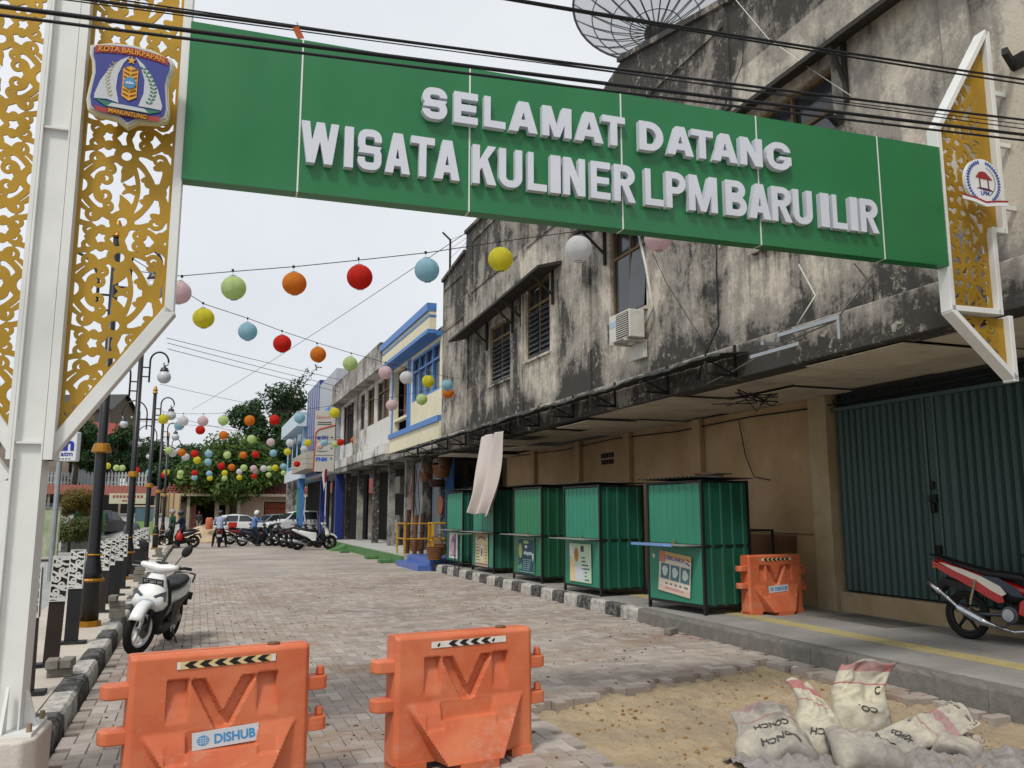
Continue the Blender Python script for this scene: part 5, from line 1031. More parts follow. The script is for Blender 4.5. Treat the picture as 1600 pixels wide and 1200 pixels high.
    ex=MB(); ex.tube([(-.15,-.12,.24),(-.35,-.17,.24),(-.45,-.185,.27),(-.82,-.19,.37),(-.86,-.19,.38)],[.025,.03,.055,.06,.03],10); ex.build('exhaust',PBLK if rimm is WPL else CHR,s,smooth=True)
    MB().prism([(-.62,.62),(-.92,.66),(-.98,.44),(-.94,.42),(-.86,.58),(-.62,.56)],-.06,.06,'xz').build('rear_fender',PBLK,s,bevel=.01); MB().box((-.86,0,.75),(.03,.13,.06),ry=-.3).build('tail_light',REDL,s,bevel=.01); MB().box((-.985,0,.55),(.008,.2,.1),ry=-.2).build('rear_plate',PTXT if plate is None else PLATE,s)
    MB().cyl((-.3,.1,.22),(-.36,.2,.0),.011,n=6).build('side_stand',MET,s); MB().tube([(-.62,-.16,.78),(-.8,-.13,.86),(-.86,0,.87),(-.8,.13,.86),(-.62,.16,.78)],.013,6).build('grab_rail',PBLK,s,smooth=True)
    if plate:
        p=link('front_plate',None,s,(.528,0,.845)); p.rotation_euler=(0,.48,0); MB().bx(-.006,.006,-.125,.125,-.05,.05).build('plate',PLATE,p); lettering('lettering',plate[0],PTXT,p,TR(.0065,0,-.005)@R3('Z',pi/2),.21,.042,.001); lettering('lettering',plate[1],PTXT,p,TR(.0065,.02,-.042)@R3('Z',pi/2),.09,.026,.001)
    if box: MB().bx(-.75,-.35,-.2,.2,.86,1.12).build('crate',box,s,bevel=.02)
    return s
SCW=pm('scooter_white','dcdddc',.25,var=.05,spec=.6,dirt=.1,dcol=(.5,.47,.42)); SCB=pm('scooter_black','0e0f12',.25,var=.15,spec=.6); SCR=pm('scooter_red','7d1114',.28,var=.15,spec=.6); SCN=pm('scooter_navy','1a2438',.28,var=.15,spec=.6); SCG=pm('scooter_grey','4c4f54',.3,var=.15,spec=.6)
fr=Vector((-.60,10.62,0)); hd=Vector((-.27,-1.0,0)).normalized(); ctr=fr-hd*.62
scooter('scooter','white scooter with white wheels parked by the left kerb','%',0,SCW) if False else scooter('scooter','white scooter with white wheels parked by the left kerb',tuple(ctr),atan2(hd.y,hd.x),SCW,WPL,None,True,('KT 2601 AH','09-27'),None,-.28,lean=-.15).__setattr__('scale',(.96,.96,.96))
# red underbone motorcycle on the right pavement
UR=pm('bike_red','b0160f',.25,var=.12,spec=.6); UW=pm('bike_cream','d8d2c4',.3,var=.08); UG=pm('bike_grey','2c3946',.35,var=.1)
def underbone(name,label,loc,rz,col,group=None,lean=0.,cream=UW):
    s=thing(name,label,'motorcycle',loc,rz,group); s.rotation_euler=(lean,0,rz)
    wheel(s,.62,.29,.06,PBLK,5); wheel(s,-.62,.29,.068,PBLK,5)
    sloft(MB(),[(.18,.60,.06,.05),(.0,.63,.09,.07),(-.25,.68,.108,.10),(-.55,.765,.102,.09),(-.85,.87,.075,.06),(-1.0,.935,.03,.02)]).build('tail_body',col,s,smooth=True)
    for y in (-1,1):
        MB().prism([(-.9,.90),(-.6,.835),(-.35,.76),(-.12,.66),(-.05,.58),(-.1,.55),(-.22,.60),(-.4,.70),(-.7,.81)],y*.106,y*.118,'xz').build('side_decal',cream,s); MB().prism([(-1.0,.915),(-.7,.81),(-.4,.70),(-.22,.60),(-.1,.55),(-.08,.48),(-.16,.47),(-.3,.53),(-.5,.63),(-.8,.76),(-.98,.85)],y*.103,y*.114,'xz').build('side_cowl',col,s); MB().prism([(-.42,.775),(-.2,.70),(.02,.56),(.16,.55),(.05,.66),(-.15,.76)],y*.1,y*.108,'xz').build('side_panel',UG,s)
        MB().prism([(.62,.95),(.5,.98),(.30,.62),(.12,.50),(.10,.36),(.3,.30),(.48,.5)],y*.10,y*.155,'xz').build('leg_shield',col,s,bevel=.015)
    sloft(MB(),[(.2,.70,.06,.03),(.12,.77,.11,.05),(-.1,.79,.125,.05),(-.3,.80,.12,.045),(-.62,.875,.105,.035),(-.95,.955,.06,.02),(-1.08,.99,.03,.012)]).build('seat',SEAT,s,smooth=True)
    MB().sph((-.02,.0,.58),(.2,.085,.12),14,9).build('under_seat',PBLK,s,smooth=True)
    en=link('engine',None,s); MB().cyl((-.02,-.13,.34),(-.02,.13,.34),.105,n=20).build('crankcase',MET,en,bevel=.015); MB().cyl((-.02,-.15,.34),(-.02,-.131,.34),.07,n=18).build('cover',CHR,en); sloft(MB(),[(.05,.36,.07,.07),(.2,.38,.075,.075),(.32,.4,.06,.06)]).build('cylinder',MET,en,smooth=True)
    MB().tube([(.3,-.06,.33),(.25,-.1,.2),(.05,-.14,.16),(-.15,-.17,.2)],.018,8).build('exhaust_pipe',CHR,s,smooth=True); MB().tube([(-.15,-.17,.2),(-.28,-.18,.235),(-.3,-.18,.24),(-.58,-.19,.37),(-.62,-.19,.395),(-.66,-.19,.42),(-.82,-.19,.53),(-.83,-.19,.535),(-1.0,-.19,.655)],[.02,.045,.055,.055,.03,.022,.024,.036,.034],12).build('exhaust',CHR,s,smooth=True)
    for y in (-1,1): MB().cyl((-.62,y*.09,.30),(-.05,y*.07,.34),.022,n=8).build('swingarm',MET,s); sh_=link('shock',None,s); MB().cyl((-.5,y*.115,.42),(-.42,y*.115,.72),.018,n=8).build('damper',CHR,sh_); MB().tube([(-.5+.08*k/40+.0,y*.115+.03*sin(k*1.3),.42+.3*k/40+.03*cos(k*1.3)*0) for k in range(41)],.008,5).build('spring',pm('spring','b09a3c',.4,.4) if y<0 else bpy.data.materials['spring'],sh_)
    MB().prism([(-.45,.62),(-.9,.72),(-1.03,.58),(-1.05,.50),(-1.0,.49),(-.86,.62),(-.5,.56)],-.06,.06,'xz').build('rear_fender',PBLK,s); MB().box((-1.04,0,.57),(.008,.2,.1),ry=-.5).build('rear_plate',PLATE,s); MB().box((-.98,0,.87),(.05,.1,.07)).build('tail_light',REDL,s,bevel=.015)
    for y in (-1,1): MB().sph((-.96,y*.11,.84),(.03,.03,.025),8,6).build('turn_light',AMB,s)
    MB().tube([(-.7,-.13,.9),(-.95,-.1,.97),(-1.0,0,.98),(-.95,.1,.97),(-.7,.13,.9)],.012,6).build('grab_rail',PBLK,s)
    f=MB(); f.loft([[(.62+.32*cos(a)+q[1]*cos(a),q[0],.29+.32*sin(a)+q[1]*sin(a)) for q in ((-.05,-.02),(-.04,.015),(.04,.015),(.05,-.02))] for a in [radians(10+k*15) for k in range(9)]]).build('front_fender',col,s,smooth=True)
    MB().cyl((.62,-.06,.29),(.42,-.05,.85),.022,n=8).cyl((.62,.06,.29),(.42,.05,.85),.022,n=8).build('fork',CHR,s)['kind']='stuff'
    sloft(MB(),[(.62,.93,.06,.05),(.52,.97,.11,.08),(.4,1.0,.1,.06),(.3,1.02,.05,.03)]).build('handlebar_cover',col,s,smooth=True); MB().sph((.6,0,.93),(.04,.08,.06),12,8).build('headlight',LENS,s,smooth=True)
    for y in (-1,1): MB().tube([(.4,y*.08,1.01),(.36,y*.22,1.03),(.28,y*.34,1.02)],.016,7).build('grip',PBLK,s); mirror(s,y,.38,1.04)
    MB().cyl((.0,-.12,.25),(-.04,-.24,.2),.012,n=6).cyl((.0,.12,.25),(-.06,.25,.0),.012,n=6).build('side_stand',MET,s)['kind']='stuff'
    return s
underbone('motorcycle','red and white motorcycle with a chrome exhaust parked on the right pavement',(8.31,6.76,.186),-pi/2+.12,UR,None,-.06).__setattr__('scale',(.93,.93,.93))
# parked row and riders further up the street
GP='motorbikes parked and waiting up the street'
def at(px,py=853): p=onz(px,py,0); return (p.x,p.y,0)
def sc2(label,px,D,rz,body,rim=PBLK,**k):
    d=ray(px,801); p=Vector((0,0,0))+Vector((d.x,d.y,0))*(D/ d.dot(fwv)); return scooter('scooter',label,(p.x,p.y,0),rz,body,rim,GP,False,None,**k),p
sc2('white sporty scooter at the right end of the parked row by the green step',492,36.5,.05,SCW,PBLK,lower=SCW)[0].scale=(1.1,1.1,1.1)
sc2('black scooter parked just behind the white sporty scooter',478,38.2,.2,SCB); sc2('black scooter with a red helmet side, third in the parked row',466,39.6,.15,SCB,lower=SCR)
sc2('grey scooter in the middle of the parked row',452,41,.3,SCG); underbone('motorcycle','dark motorcycle nose-out at the left end of the parked row',tuple(sc_p:=Vector((ray(440,801).x,ray(440,801).y,0))*(40.5/ray(440,801).dot(fwv))),pi-.5,SCB,GP,0,SCG)
_,p_blue=sc2('navy scooter carrying the rider in blue with a white helmet',402,40.5,.0,SCN,CHR)
sc2('dark red scooter with a red crate behind the rider in blue',382,42.5,.05,SCR,PBLK,box=pm('crate_red','b5271a',.5,var=.2)); sc2('black scooter parked behind the red crate scooter',425,43.5,.3,SCB)
_,p_back=sc2('dark red scooter seen from behind with its rider in a pale shirt',345,39.5,pi/2-.05,SCR); _,p_left=sc2('black scooter with two riders and a red bag at the left kerb',282,38.5,pi-.1,SCB)
bag=thing('carrier_bag','red plastic carrier bag hanging on the black scooter at the left kerb','bag',(p_left.x+.02,p_left.y-.24,.32)); MB().lathe([(.05,0),(.14,.04),(.17,.16),(.13,.3),(.05,.4),(.03,.46)],12).build('sack',pm('bag_red','b3201a',.5,var=.25),bag,smooth=True); MB().tube([(-.04,0,.44),(-.03,0,.53),(.03,0,.53),(.04,0,.44)],.008,5).build('handle',pm('bag_handle','8d1612',.5),bag)
# ------------------------------------------------------------------ people
SKIN=pm('skin','7a4d35',.6,var=.1); HAIR=pm('hair','0d0b0a',.7)
def limb(mb,pts,rs,n=10):
    mb.tube(pts,rs,n)
    for p,r in zip(pts,rs): mb.sph(p,r*1.0,8,6)
def remesh(o,v,sm=4):
    m=o.modifiers.new('r','REMESH'); m.mode='VOXEL'; m.voxel_size=v; m.use_smooth_shade=True; s=o.modifiers.new('s','SMOOTH'); s.iterations=sm; s.factor=.5; return o
def person(label,loc,rz,pose,shirt,trous,head='helmet',hcol=None,long=True,shoe=None,scale=1.):
    P=thing('person',label,'person',loc,rz,'people on and beside the motorbikes'); P.scale=(scale,)*3
    if pose=='ride': J=dict(pel=(-.14,0,.86),wa=(-.13,0,1.0),ch=(-.09,0,1.25),nk=(-.05,0,1.42),hd=(-.01,0,1.56),sh=(-.08,.18,1.35),el=(.1,.25,1.14),ha=(.27,.27,1.05),hp=(-.12,.1,.86),kn=(.26,.17,.74),an=(.18,.15,.37),to=(.31,.15,.34))
    elif pose=='wait': J=dict(pel=(-.14,0,.86),wa=(-.13,0,1.0),ch=(-.09,0,1.25),nk=(-.05,0,1.42),hd=(-.01,0,1.56),sh=(-.08,.18,1.35),el=(.06,.26,1.14),ha=(.25,.24,1.07),hp=(-.12,.1,.86),kn=(.12,.26,.5),an=(.0,.3,.09),to=(.14,.31,.04))
    elif pose=='phone': J=dict(pel=(-.12,0,.86),wa=(-.12,0,1.0),ch=(-.08,0,1.25),nk=(-.04,0,1.42),hd=(.0,0,1.56),sh=(-.07,.17,1.35),el=(.1,.2,1.16),ha=(.2,.1,1.36),hp=(-.12,.1,.86),kn=(.14,.24,.5),an=(.02,.27,.09),to=(.16,.28,.04))
    else: J=dict(pel=(0,0,.92),wa=(0,0,1.05),ch=(.01,0,1.3),nk=(.01,0,1.47),hd=(.03,0,1.61),sh=(0,.18,1.4),el=(-.02,.23,1.13),ha=(.05,.23,.88),hp=(0,.09,.92),kn=(.02,.1,.5),an=(0,.1,.09),to=(.14,.11,.03))
    m=lambda p,s: (p[0],p[1]*s,p[2]); b=MB(); L=lambda a,c,t: tuple(a[i]+(c[i]-a[i])*t for i in range(3))
    b.sph(J['ch'],(.12,.17,.17),12,9); b.sph(J['pel'],(.13,.16,.12),12,8); limb(b,[J['pel'],J['wa'],J['ch'],J['nk']],[.13,.12,.13,.055]); hx,hy,hz=J['hd']
    limb(b,[J['nk'],(hx,hy,hz-.06)],[.055,.055]); b.sph(J['hd'],(.095,.075,.115),14,10); b.sph((hx+.03,0,hz-.07),(.06,.055,.05),10,7); b.sph((hx+.098,0,hz-.015),(.016,.012,.022),6,5); b.sph((hx+.085,0,hz-.055),(.014,.024,.008),6,5)
    for s in (-1,1):
        b.sph((hx,s*.076,hz-.01),(.02,.012,.03),6,5); limb(b,[m(J['sh'],s),m(J['el'],s),m(J['ha'],s)],[.052,.042,.03]); limb(b,[m(J['hp'],s),m(J['kn'],s),m(J['an'],s)],[.085,.06,.042]); limb(b,[m(J['an'],s),m(J['to'],s)],[.04,.032])
        h=Vector(m(J['ha'],s)); e=Vector(m(J['el'],s)); d=(h-e).normalized(); sd=Vector((0,s,0)); sd=(sd-d*sd.dot(d)).normalized(); up_=d.cross(sd)*s; c=h+d*.05; b.sph(c,(.04,.022,.036),8,6)
        for k in range(4):
            q=c+d*.035+sd*(.026-.0175*k); ln=(.055,.065,.06,.048)[k]; b.tube([q,q+d*ln*.5-up_*.008,q+d*ln*.75-up_*.035],[.0105,.0098,.0085],6)
        q=c-sd*.03; b.tube([q,q-sd*.02+d*.03,q-sd*.012+d*.055-up_*.012],[.012,.011,.0095],6)
    remesh(b.build('body',SKIN,P),.0115,3)
    for s in (-1,1): MB().sph((hx+.083,s*.03,hz+.01),(.008,.012,.007),6,5).build('eye',HAIR,P)
    t=MB(); t.sph(J['ch'],(.138,.185,.185),12,9); limb(t,[J['pel'],J['wa'],J['ch']],[.15,.142,.15]); t.sph(J['pel'],(.15,.17,.1),10,7)
    for s in (-1,1): limb(t,[m(J['sh'],s),m(J['el'],s)]+([L(m(J['el'],s),m(J['ha'],s),.85)] if long else []),[.068,.056]+([.044] if long else []))
    remesh(t.build('shirt',shirt,P),.02,3)
    q=MB(); q.sph(J['pel'],(.145,.165,.11),10,7)
    for s in (-1,1): limb(q,[m(J['hp'],s),m(J['kn'],s),L(m(J['kn'],s),m(J['an'],s),.93)],[.1,.076,.058])
    remesh(q.build('trousers',trous,P),.02,3)
    sh_=MB()
    for s in (-1,1):
        a=Vector(m(J['an'],s)); o_=Vector(m(J['to'],s)); MB().sph(a.lerp(o_,.55)-Vector((0,0,.012)),(.135,.048,.042),10,7).build('shoe',shoe or PBLK,P,smooth=True)
    if head=='helmet':
        h=link('helmet',None,P); MB().sph((hx-.01,0,hz+.025),(.135,.122,.135),16,11).build('shell',hcol,h,smooth=True); MB().sph((hx+.045,0,hz+.0),(.098,.1,.06),14,9).build('visor',GLASSD,h,smooth=True)
    elif head=='hair': MB().sph((hx-.015,0,hz+.03),(.1,.083,.105),14,9).build('hair',HAIR,P,smooth=True)
    return P
cl=lambda n,h: pm(n,h,.85,var=.2,scale=9,bump=.2,bscale=25)
person('rider in a pale blue shirt seen from behind on the dark red scooter',tuple(p_back),pi/2-.05,'wait',cl('shirt_pale','9aa5bd'),cl('trousers_black','17181c'),'helmet',SCB,True)
person('rider in a blue dress and white helmet holding a hand to the face',tuple(p_blue),.0,'phone',cl('dress_blue','5d7fb0'),cl('trousers_navy','1c2438'),'helmet',pm('helmet_white','d8d8d4',.3),True)
person('rider in a navy jacket at the front of the black scooter by the left kerb',tuple(p_left),pi-.1,'wait',cl('jacket_navy','1c2640'),cl('trousers_dark','1a1b20'),'helmet',SCN,True)
person('passenger in a green vest standing behind the black scooter by the left kerb',(p_left.x-.35,p_left.y+1.0,0),pi-.4,'stand',cl('vest_green','2f5f4a'),cl('trousers_grey','2b2c30'),'helmet',pm('helmet_grey','8d8c85',.4),True)
person('person standing in the dark doorway of the end house',tuple(onz(311,815,0)*.98) if False else tuple(Vector((ray(311,801).x,ray(311,801).y,0))*(66/ray(311,801).dot(fwv))),-1.4,'stand',cl('shirt_dark','3a3d3a'),cl('trousers_tan','8d8a80'),'hair',None,False)
# ------------------------------------------------------------------ cars
def car(label,loc,rz,col,kind='hatch',low=None):
    c=thing('parked_car',label,'car',loc,rz,'cars parked at the end of the street'); W=.86; GL=GLASSD
    if kind=='hatch': low_p=[(-1.95,.28),(2.0,.26),(2.08,.5),(2.0,.72),(1.1,.93),(-1.9,.98),(-2.02,.6)]; cab=[(1.15,.93),(.35,1.42),(-.5,1.5),(-1.35,1.4),(-1.9,.97)]
    else: low_p=[(-2.2,.32),(2.15,.3),(2.25,.6),(2.15,.92),(1.25,1.06),(-2.2,1.1),(-2.28,.7)]; cab=[(1.3,1.06),(.55,1.62),(-.2,1.75),(-1.9,1.72),(-2.2,1.1)]
    MB().prism(low_p,-W,W,'xz').build('body',col,c,bevel=.07,seg=3)
    n=len(cab); mb=MB(); top=max(z for x,z in cab); z0=min(z for x,z in cab)
    vs=[]
    for s in (-1,1):
        for x,z in cab: vs.append((x,s*(W-.03-.16*(z-z0)/(top-z0)),z))
    mb.add(vs,[tuple(range(n)),tuple(range(2*n-1,n-1,-1))]+[(i,i+n,(i+1)%n+n,(i+1)%n) for i in range(n)]); mb.build('cabin',col,c,bevel=.03,fixn=True)
    zb=z0+.07; zt=top-.1
    def sw(x0,x1,x2,x3):
        for s in (-1,1):
            yb=s*(W-.03-.16*(zb-z0)/(top-z0)+.006); yt=s*(W-.03-.16*(zt-z0)/(top-z0)+.006); MB().add([(x0,yb,zb),(x1,yb,zb),(x2,yt,zt),(x3,yt,zt),(x0,yb-s*.02,zb),(x1,yb-s*.02,zb),(x2,yt-s*.02,zt),(x3,yt-s*.02,zt)],[(0,1,2,3),(7,6,5,4),(0,4,5,1),(1,5,6,2),(2,6,7,3),(3,7,4,0)]).build('window',GL,c,fixn=True)
    if kind=='hatch': sw(-.25,.85,.35,-.2); sw(-1.25,-.33,-.28,-1.0)
    else: sw(-.15,1.0,.55,-.1); sw(-1.15,-.25,-.2,-1.1); sw(-2.0,-1.25,-1.2,-1.8)
    x1,zc1=cab[0]; x2,zc2=cab[1]; q=lambda x,z: W-.1-.16*(z-z0)/(top-z0); k0,k1=.15,.9
    a=(x1+(x2-x1)*k0+.012,zc1+(zc2-zc1)*k0); b=(x1+(x2-x1)*k1+.012,zc1+(zc2-zc1)*k1); MB().add([(a[0],-q(*a),a[1]+.01),(a[0],q(*a),a[1]+.01),(b[0],q(*b),b[1]+.01),(b[0],-q(*b),b[1]+.01)],[(0,1,2,3)]).build('windscreen',GL,c)
    x1,zc1=cab[-1]; x2,zc2=cab[-2]; a=(x1+(x2-x1)*k0-.012,zc1+(zc2-zc1)*k0); b=(x1+(x2-x1)*k1-.012,zc1+(zc2-zc1)*k1); MB().add([(a[0],q(*a),a[1]+.01),(a[0],-q(*a),a[1]+.01),(b[0],-q(*b),b[1]+.01),(b[0],q(*b),b[1]+.01)],[(0,1,2,3)]).build('rear_screen',GL,c)
    for x in (1.3,-1.3) if kind=='hatch' else (1.4,-1.4):
        for s in (-1,1):
            w=link('wheel',None,c,(x,s*(W-.09),.33)); MB().torus((0,0,0),.24,.095,R3('X',pi/2),24,8,1.0).build('tyre',TYRE,w,smooth=True); MB().lathe([(.02,-.07),(.17,-.06),(.19,-.05),(.19,.05),(.02,.05)],16,R3('X',pi/2) if s>0 else R3('X',-pi/2)).build('rim',ALU,w)
    xr=-2.03 if kind=='hatch' else -2.285
    for s in (-1,1): MB().box((xr+.05,s*.68,.85 if kind=='hatch' else .98),(.14,.3,.22)).build('tail_light',REDL,c,bevel=.03); MB().box((2.02 if kind=='hatch' else 2.19,s*.6,.66 if kind=='hatch' else .8),(.14,.36,.15)).build('headlight',LENS,c,bevel=.03)
    MB().box((xr+.04,0,.42),(.18,1.66,.22)).build('rear_bumper',low or col,c,bevel=.05); MB().box((xr-.04,0,.68),(.01,.42,.13)).build('rear_plate',PTXT,c)
    return c
def far(px,D,z=0.): d=ray(px,801); v=Vector((d.x,d.y,0))*(D/d.dot(fwv)); return (v.x,v.y,z)
CARW=pm('car_white','d6d9da',.3,var=.05,spec=.6); CARG=pm('car_grey','4a4c50',.3,.4,var=.1); CARS=pm('car_silver','8f9498',.3,.5,var=.1)
car('white hatchback parked side-on before the end house',far(378,58),.05,CARW,'hatch'); car('white people carrier half hidden by the bank pillars',far(466,60),pi+.25,CARW,'van'); car('silver car between the white hatchback and the people carrier',far(425,66),pi+.5,CARS,'hatch')
car('grey off-road car seen from the rear on the left side road',far(160,57),1.15,CARG,'van',PBLK)
car('dark car parked up on the terrace behind the white fence',far(86,82,3.7),.1,SCB,'van')
# ------------------------------------------------------------------ the row of shops beyond the big shophouse
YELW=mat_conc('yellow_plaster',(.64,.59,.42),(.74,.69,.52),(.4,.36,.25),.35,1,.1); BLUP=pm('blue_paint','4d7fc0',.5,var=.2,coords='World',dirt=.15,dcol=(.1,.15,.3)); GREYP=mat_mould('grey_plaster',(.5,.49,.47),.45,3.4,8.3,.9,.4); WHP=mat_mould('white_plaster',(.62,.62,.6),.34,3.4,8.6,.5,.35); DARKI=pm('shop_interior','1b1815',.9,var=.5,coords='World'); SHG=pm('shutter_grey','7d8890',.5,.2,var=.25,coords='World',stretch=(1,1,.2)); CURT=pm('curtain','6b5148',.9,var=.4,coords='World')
Yb=thing('shop_building','yellow and blue two-storey shop building next to the mouldy shophouse','building',(6.8,0,0))
MB().bx(.0,4,24.5,31.7,7.2,7.35).build('roof_slab',GREYP,Yb); MB().prism([(24.5,7.2),(31.7,7.2),(31.7,7.95),(24.5,7.95)],-.42,-.2,'yz').build('parapet_band',YELW,Yb)
for z0,z1,x in ((7.8,8.05,-.50),(7.1,7.22,-.48),(7.62,7.68,-.44)): MB().bx(x,-.2,24.48,31.72,z0,z1).build('blue_band',BLUP,Yb)
MB().bx(-.2,.0,24.5,31.7,7.06,7.2).build('eave_soffit',BLUP,Yb)
MB().bx(-.4,-.39,24.52,24.53,7.3,7.5).build('name_mark',DARKI,Yb)
facade(MB(),.0,.2,24.5,31.7,3.85,7.06,[(24.75,28.4,5.4,6.95),(28.75,31.4,5.1,6.95),(28.9,31.2,4.55,5.0)]).build('wall',YELW,Yb)
w=link('window',None,Yb); fr_=MB()
for y in (24.75,25.65,26.55,27.45,28.33): fr_.bx(.02,.1,y,y+.07,5.4,6.95)
for z in (5.4,6.42,6.88): fr_.bx(.025,.095,24.75,28.4,z,z+.07)
fr_.build('frame',BLUP,w); 
for k in range(4): MB().bx(.12,.14,24.82+k*.9,25.65+k*.9,5.47,6.42).build('pane',pm('pane_pale','6f7a80',.2,var=.3) if k==0 else bpy.data.materials['pane_pale'],w); MB().bx(.12,.14,24.82+k*.9,25.65+k*.9,6.49,6.88).build('pane',GLASSD,w)
MB().bx(.5,.55,28.7,31.45,4.5,7.0).build('recess',DARKI,Yb); 
for y in (28.55,31.42,28.85): MB().bx(-.04,.02,y,y+.14,4.5,7.0).build('blue_post',BLUP,Yb)
for k in range(3): MB().cyl((.25,29.3+k*.5,5.0),(.25,29.3+k*.5,6.9),.09,n=8).build('curtain',CURT if k else pm('duct_grey','9a9a98',.5),Yb)
MB().bx(-.12,.0,24.5,31.7,4.38,4.56).build('blue_ledge',BLUP,Yb); MB().bx(-.06,.0,24.5,31.7,3.85,4.38).build('lower_band',YELW,Yb); MB().bx(3.8,4,24.5,31.7,0,7.2).build('rear_wall',YELW,Yb); MB().bx(1.02,3.8,31.5,31.7,0,7.1).build('party_wall',GREYP,Yb); MB().bx(.0,3.8,24.5,31.7,3.6,3.85).build('floor_slab',GREYP,Yb)
sh2=link('shutter',None,Yb)
for k in range(24): 
    y=26.9+k*.2
    if 28.9<y<29.3: continue
    MB().add([(1.0,y,.3),(.96,y+.05,.3),(.96,y+.15,.3),(1.0,y+.195,.3),(1.0,y,3.5),(.96,y+.05,3.5),(.96,y+.15,3.5),(1.0,y+.195,3.5)],[(0,4,5,1),(1,5,6,2),(2,6,7,3)]).build('slat',SHG,sh2)
for y in (26.6,29.0,31.6): MB().bx(.6,.9,y,y+.25,0,3.6).build('pillar',GREYP,Yb)
MB().bx(1.9,2.0,24.5,27,0,3.6).build('shop_back',DARKI,Yb); MB().bx(.75,1.0,26.45,26.6,.2,3.4).build('blue_post',BLUP,Yb)
# grey and white shop building
Gb=thing('shop_building','grey and white two-storey shop building with stained parapet and dark windows','building',(6.8,0,0))
MB().bx(-.5,-.28,31.75,44.3,7.35,8.2).build('parapet',GREYP,Gb); MB().bx(-.55,4,31.75,44.3,7.15,7.34).build('eave_slab',GREYP,Gb)
ow=[(32.2,34.6,5.35,7.0),(35.0,36.8,5.35,7.0),(37.2,38.6,5.35,7.0),(40.2,43.4,5.0,7.0)]
facade(MB(),0,.2,31.75,44.3,3.9,7.14,ow).build('wall',WHP,Gb)
for y0,y1,z0,z1 in ow:
    w=link('window',None,Gb); n=max(2,int((y1-y0)/.8)); f_=MB()
    for k in range(n+1): y=y0+(y1-y0-.06)*k/n; f_.bx(.04,.1,y,y+.06,z0,z1)
    f_.bx(.045,.095,y0,y1,z1-.5,z1-.44).bx(.045,.095,y0,y1,z0,z0+.06); f_.build('frame',FRAMEW if y0!=40.2 else DARKWOOD,w)
    for k in range(n): y=y0+(y1-y0)*k/n; MB().bx(.12,.14,y+.05,y+(y1-y0)/n-.01,z0+.06,z1).build('pane',GLASSD if k%2 else CURT,w)
for y in (34.8,37.0,39.3,39.8): MB().bx(-.06,-.001,y-.1,y+.1,4.3,7.14).build('pilaster',WHP,Gb)
for k in range(3): MB().cyl((-.1,38.9+k*.25,4.3),(-.1,38.9+k*.25,7.1),.05,n=6).build('drain_pipe',GREYP,Gb)
MB().bx(-.25,-.0,31.75,44.3,3.85,4.25).build('ledge',WHP,Gb); MB().bx(3.8,4,31.75,44.3,0,7.2).build('rear_wall',GREYP,Gb); MB().bx(1.8,1.9,31.75,44.3,0,3.8).build('shop_back',DARKI,Gb); MB().bx(-.2,1.8,31.75,44.3,3.6,3.84).build('soffit',GREYP,Gb)
for y in (33.2,36.4,40.2,43.8): MB().bx(.3,.55,y,y+.28,0,3.6).build('pillar',GREYP,Gb)
MB().bx(.9,1.3,33.8,36.2,.3,1.5).build('low_wall',GREYP,Gb); MB().bx(.86,.9,34.2,35.2,.75,1.3).build('covered_sink',pm('tarp_grey','8b8e90',.6,var=.3),Gb,bevel=.03); MB().bx(.9,1.5,34.0,35.9,2.4,3.1).build('duct_box',pm('duct_tan','8a8478',.6,var=.3),Gb,bevel=.02)
shg=link('shutter',None,Gb)
for k in range(11): y=31.85+k*.12; MB().bx(.95,1.0 if k%2 else .98,y,y+.115,.3,3.3).build('slat',SHG,shg)
# bank building, silver and blue
Bk=thing('bank_building','silver and blue bank building with tall blank facade','building',(6.8,0,0)); SILV=pm('cladding_silver','a3a9b0',.4,.2,var=.12,coords='World',stretch=(1,1,.3)); BBLU=pm('cladding_blue','2c3f86',.4,.1,var=.25,coords='World')
MB().bx(-.3,4,44.4,51.0,4.0,9.25).build('silver_block',SILV,Bk); MB().bx(-.32,4,51.01,57.0,3.9,9.6).build('blue_block',BBLU,Bk)
for k in range(5): MB().bx(-.33,-.321,51.3+k*1.1,51.6+k*1.1,4.2,9.5).build('pale_stripe',SILV,Bk)
MB().bx(-.55,-.31,44.4,47,3.9,5.6).build('blue_bay',BBLU,Bk); w=link('window',None,Bk); MB().bx(-.6,-.551,44.5,46.2,5.62,7.2).build('frame',BLUP,w); MB().bx(-.62,-.601,44.7,46.0,5.75,7.05).build('pane',GLASSD,w)
MB().bx(1.5,1.6,44.4,57,0,3.9).build('shop_back',DARKI,Bk); MB().bx(-.2,1.5,44.4,57,3.7,3.9).build('soffit',SILV,Bk); 
for y in (44.6,50.5): MB().bx(-.1,.3,y,y+.35,0,3.7).build('pillar',BBLU,Bk)
MB().bx(-1.2,-.35,49,56.8,4.1,5.1).build('sign_fascia',pm('fascia_grey','a9a294',.5,var=.1,coords='World'),Bk)
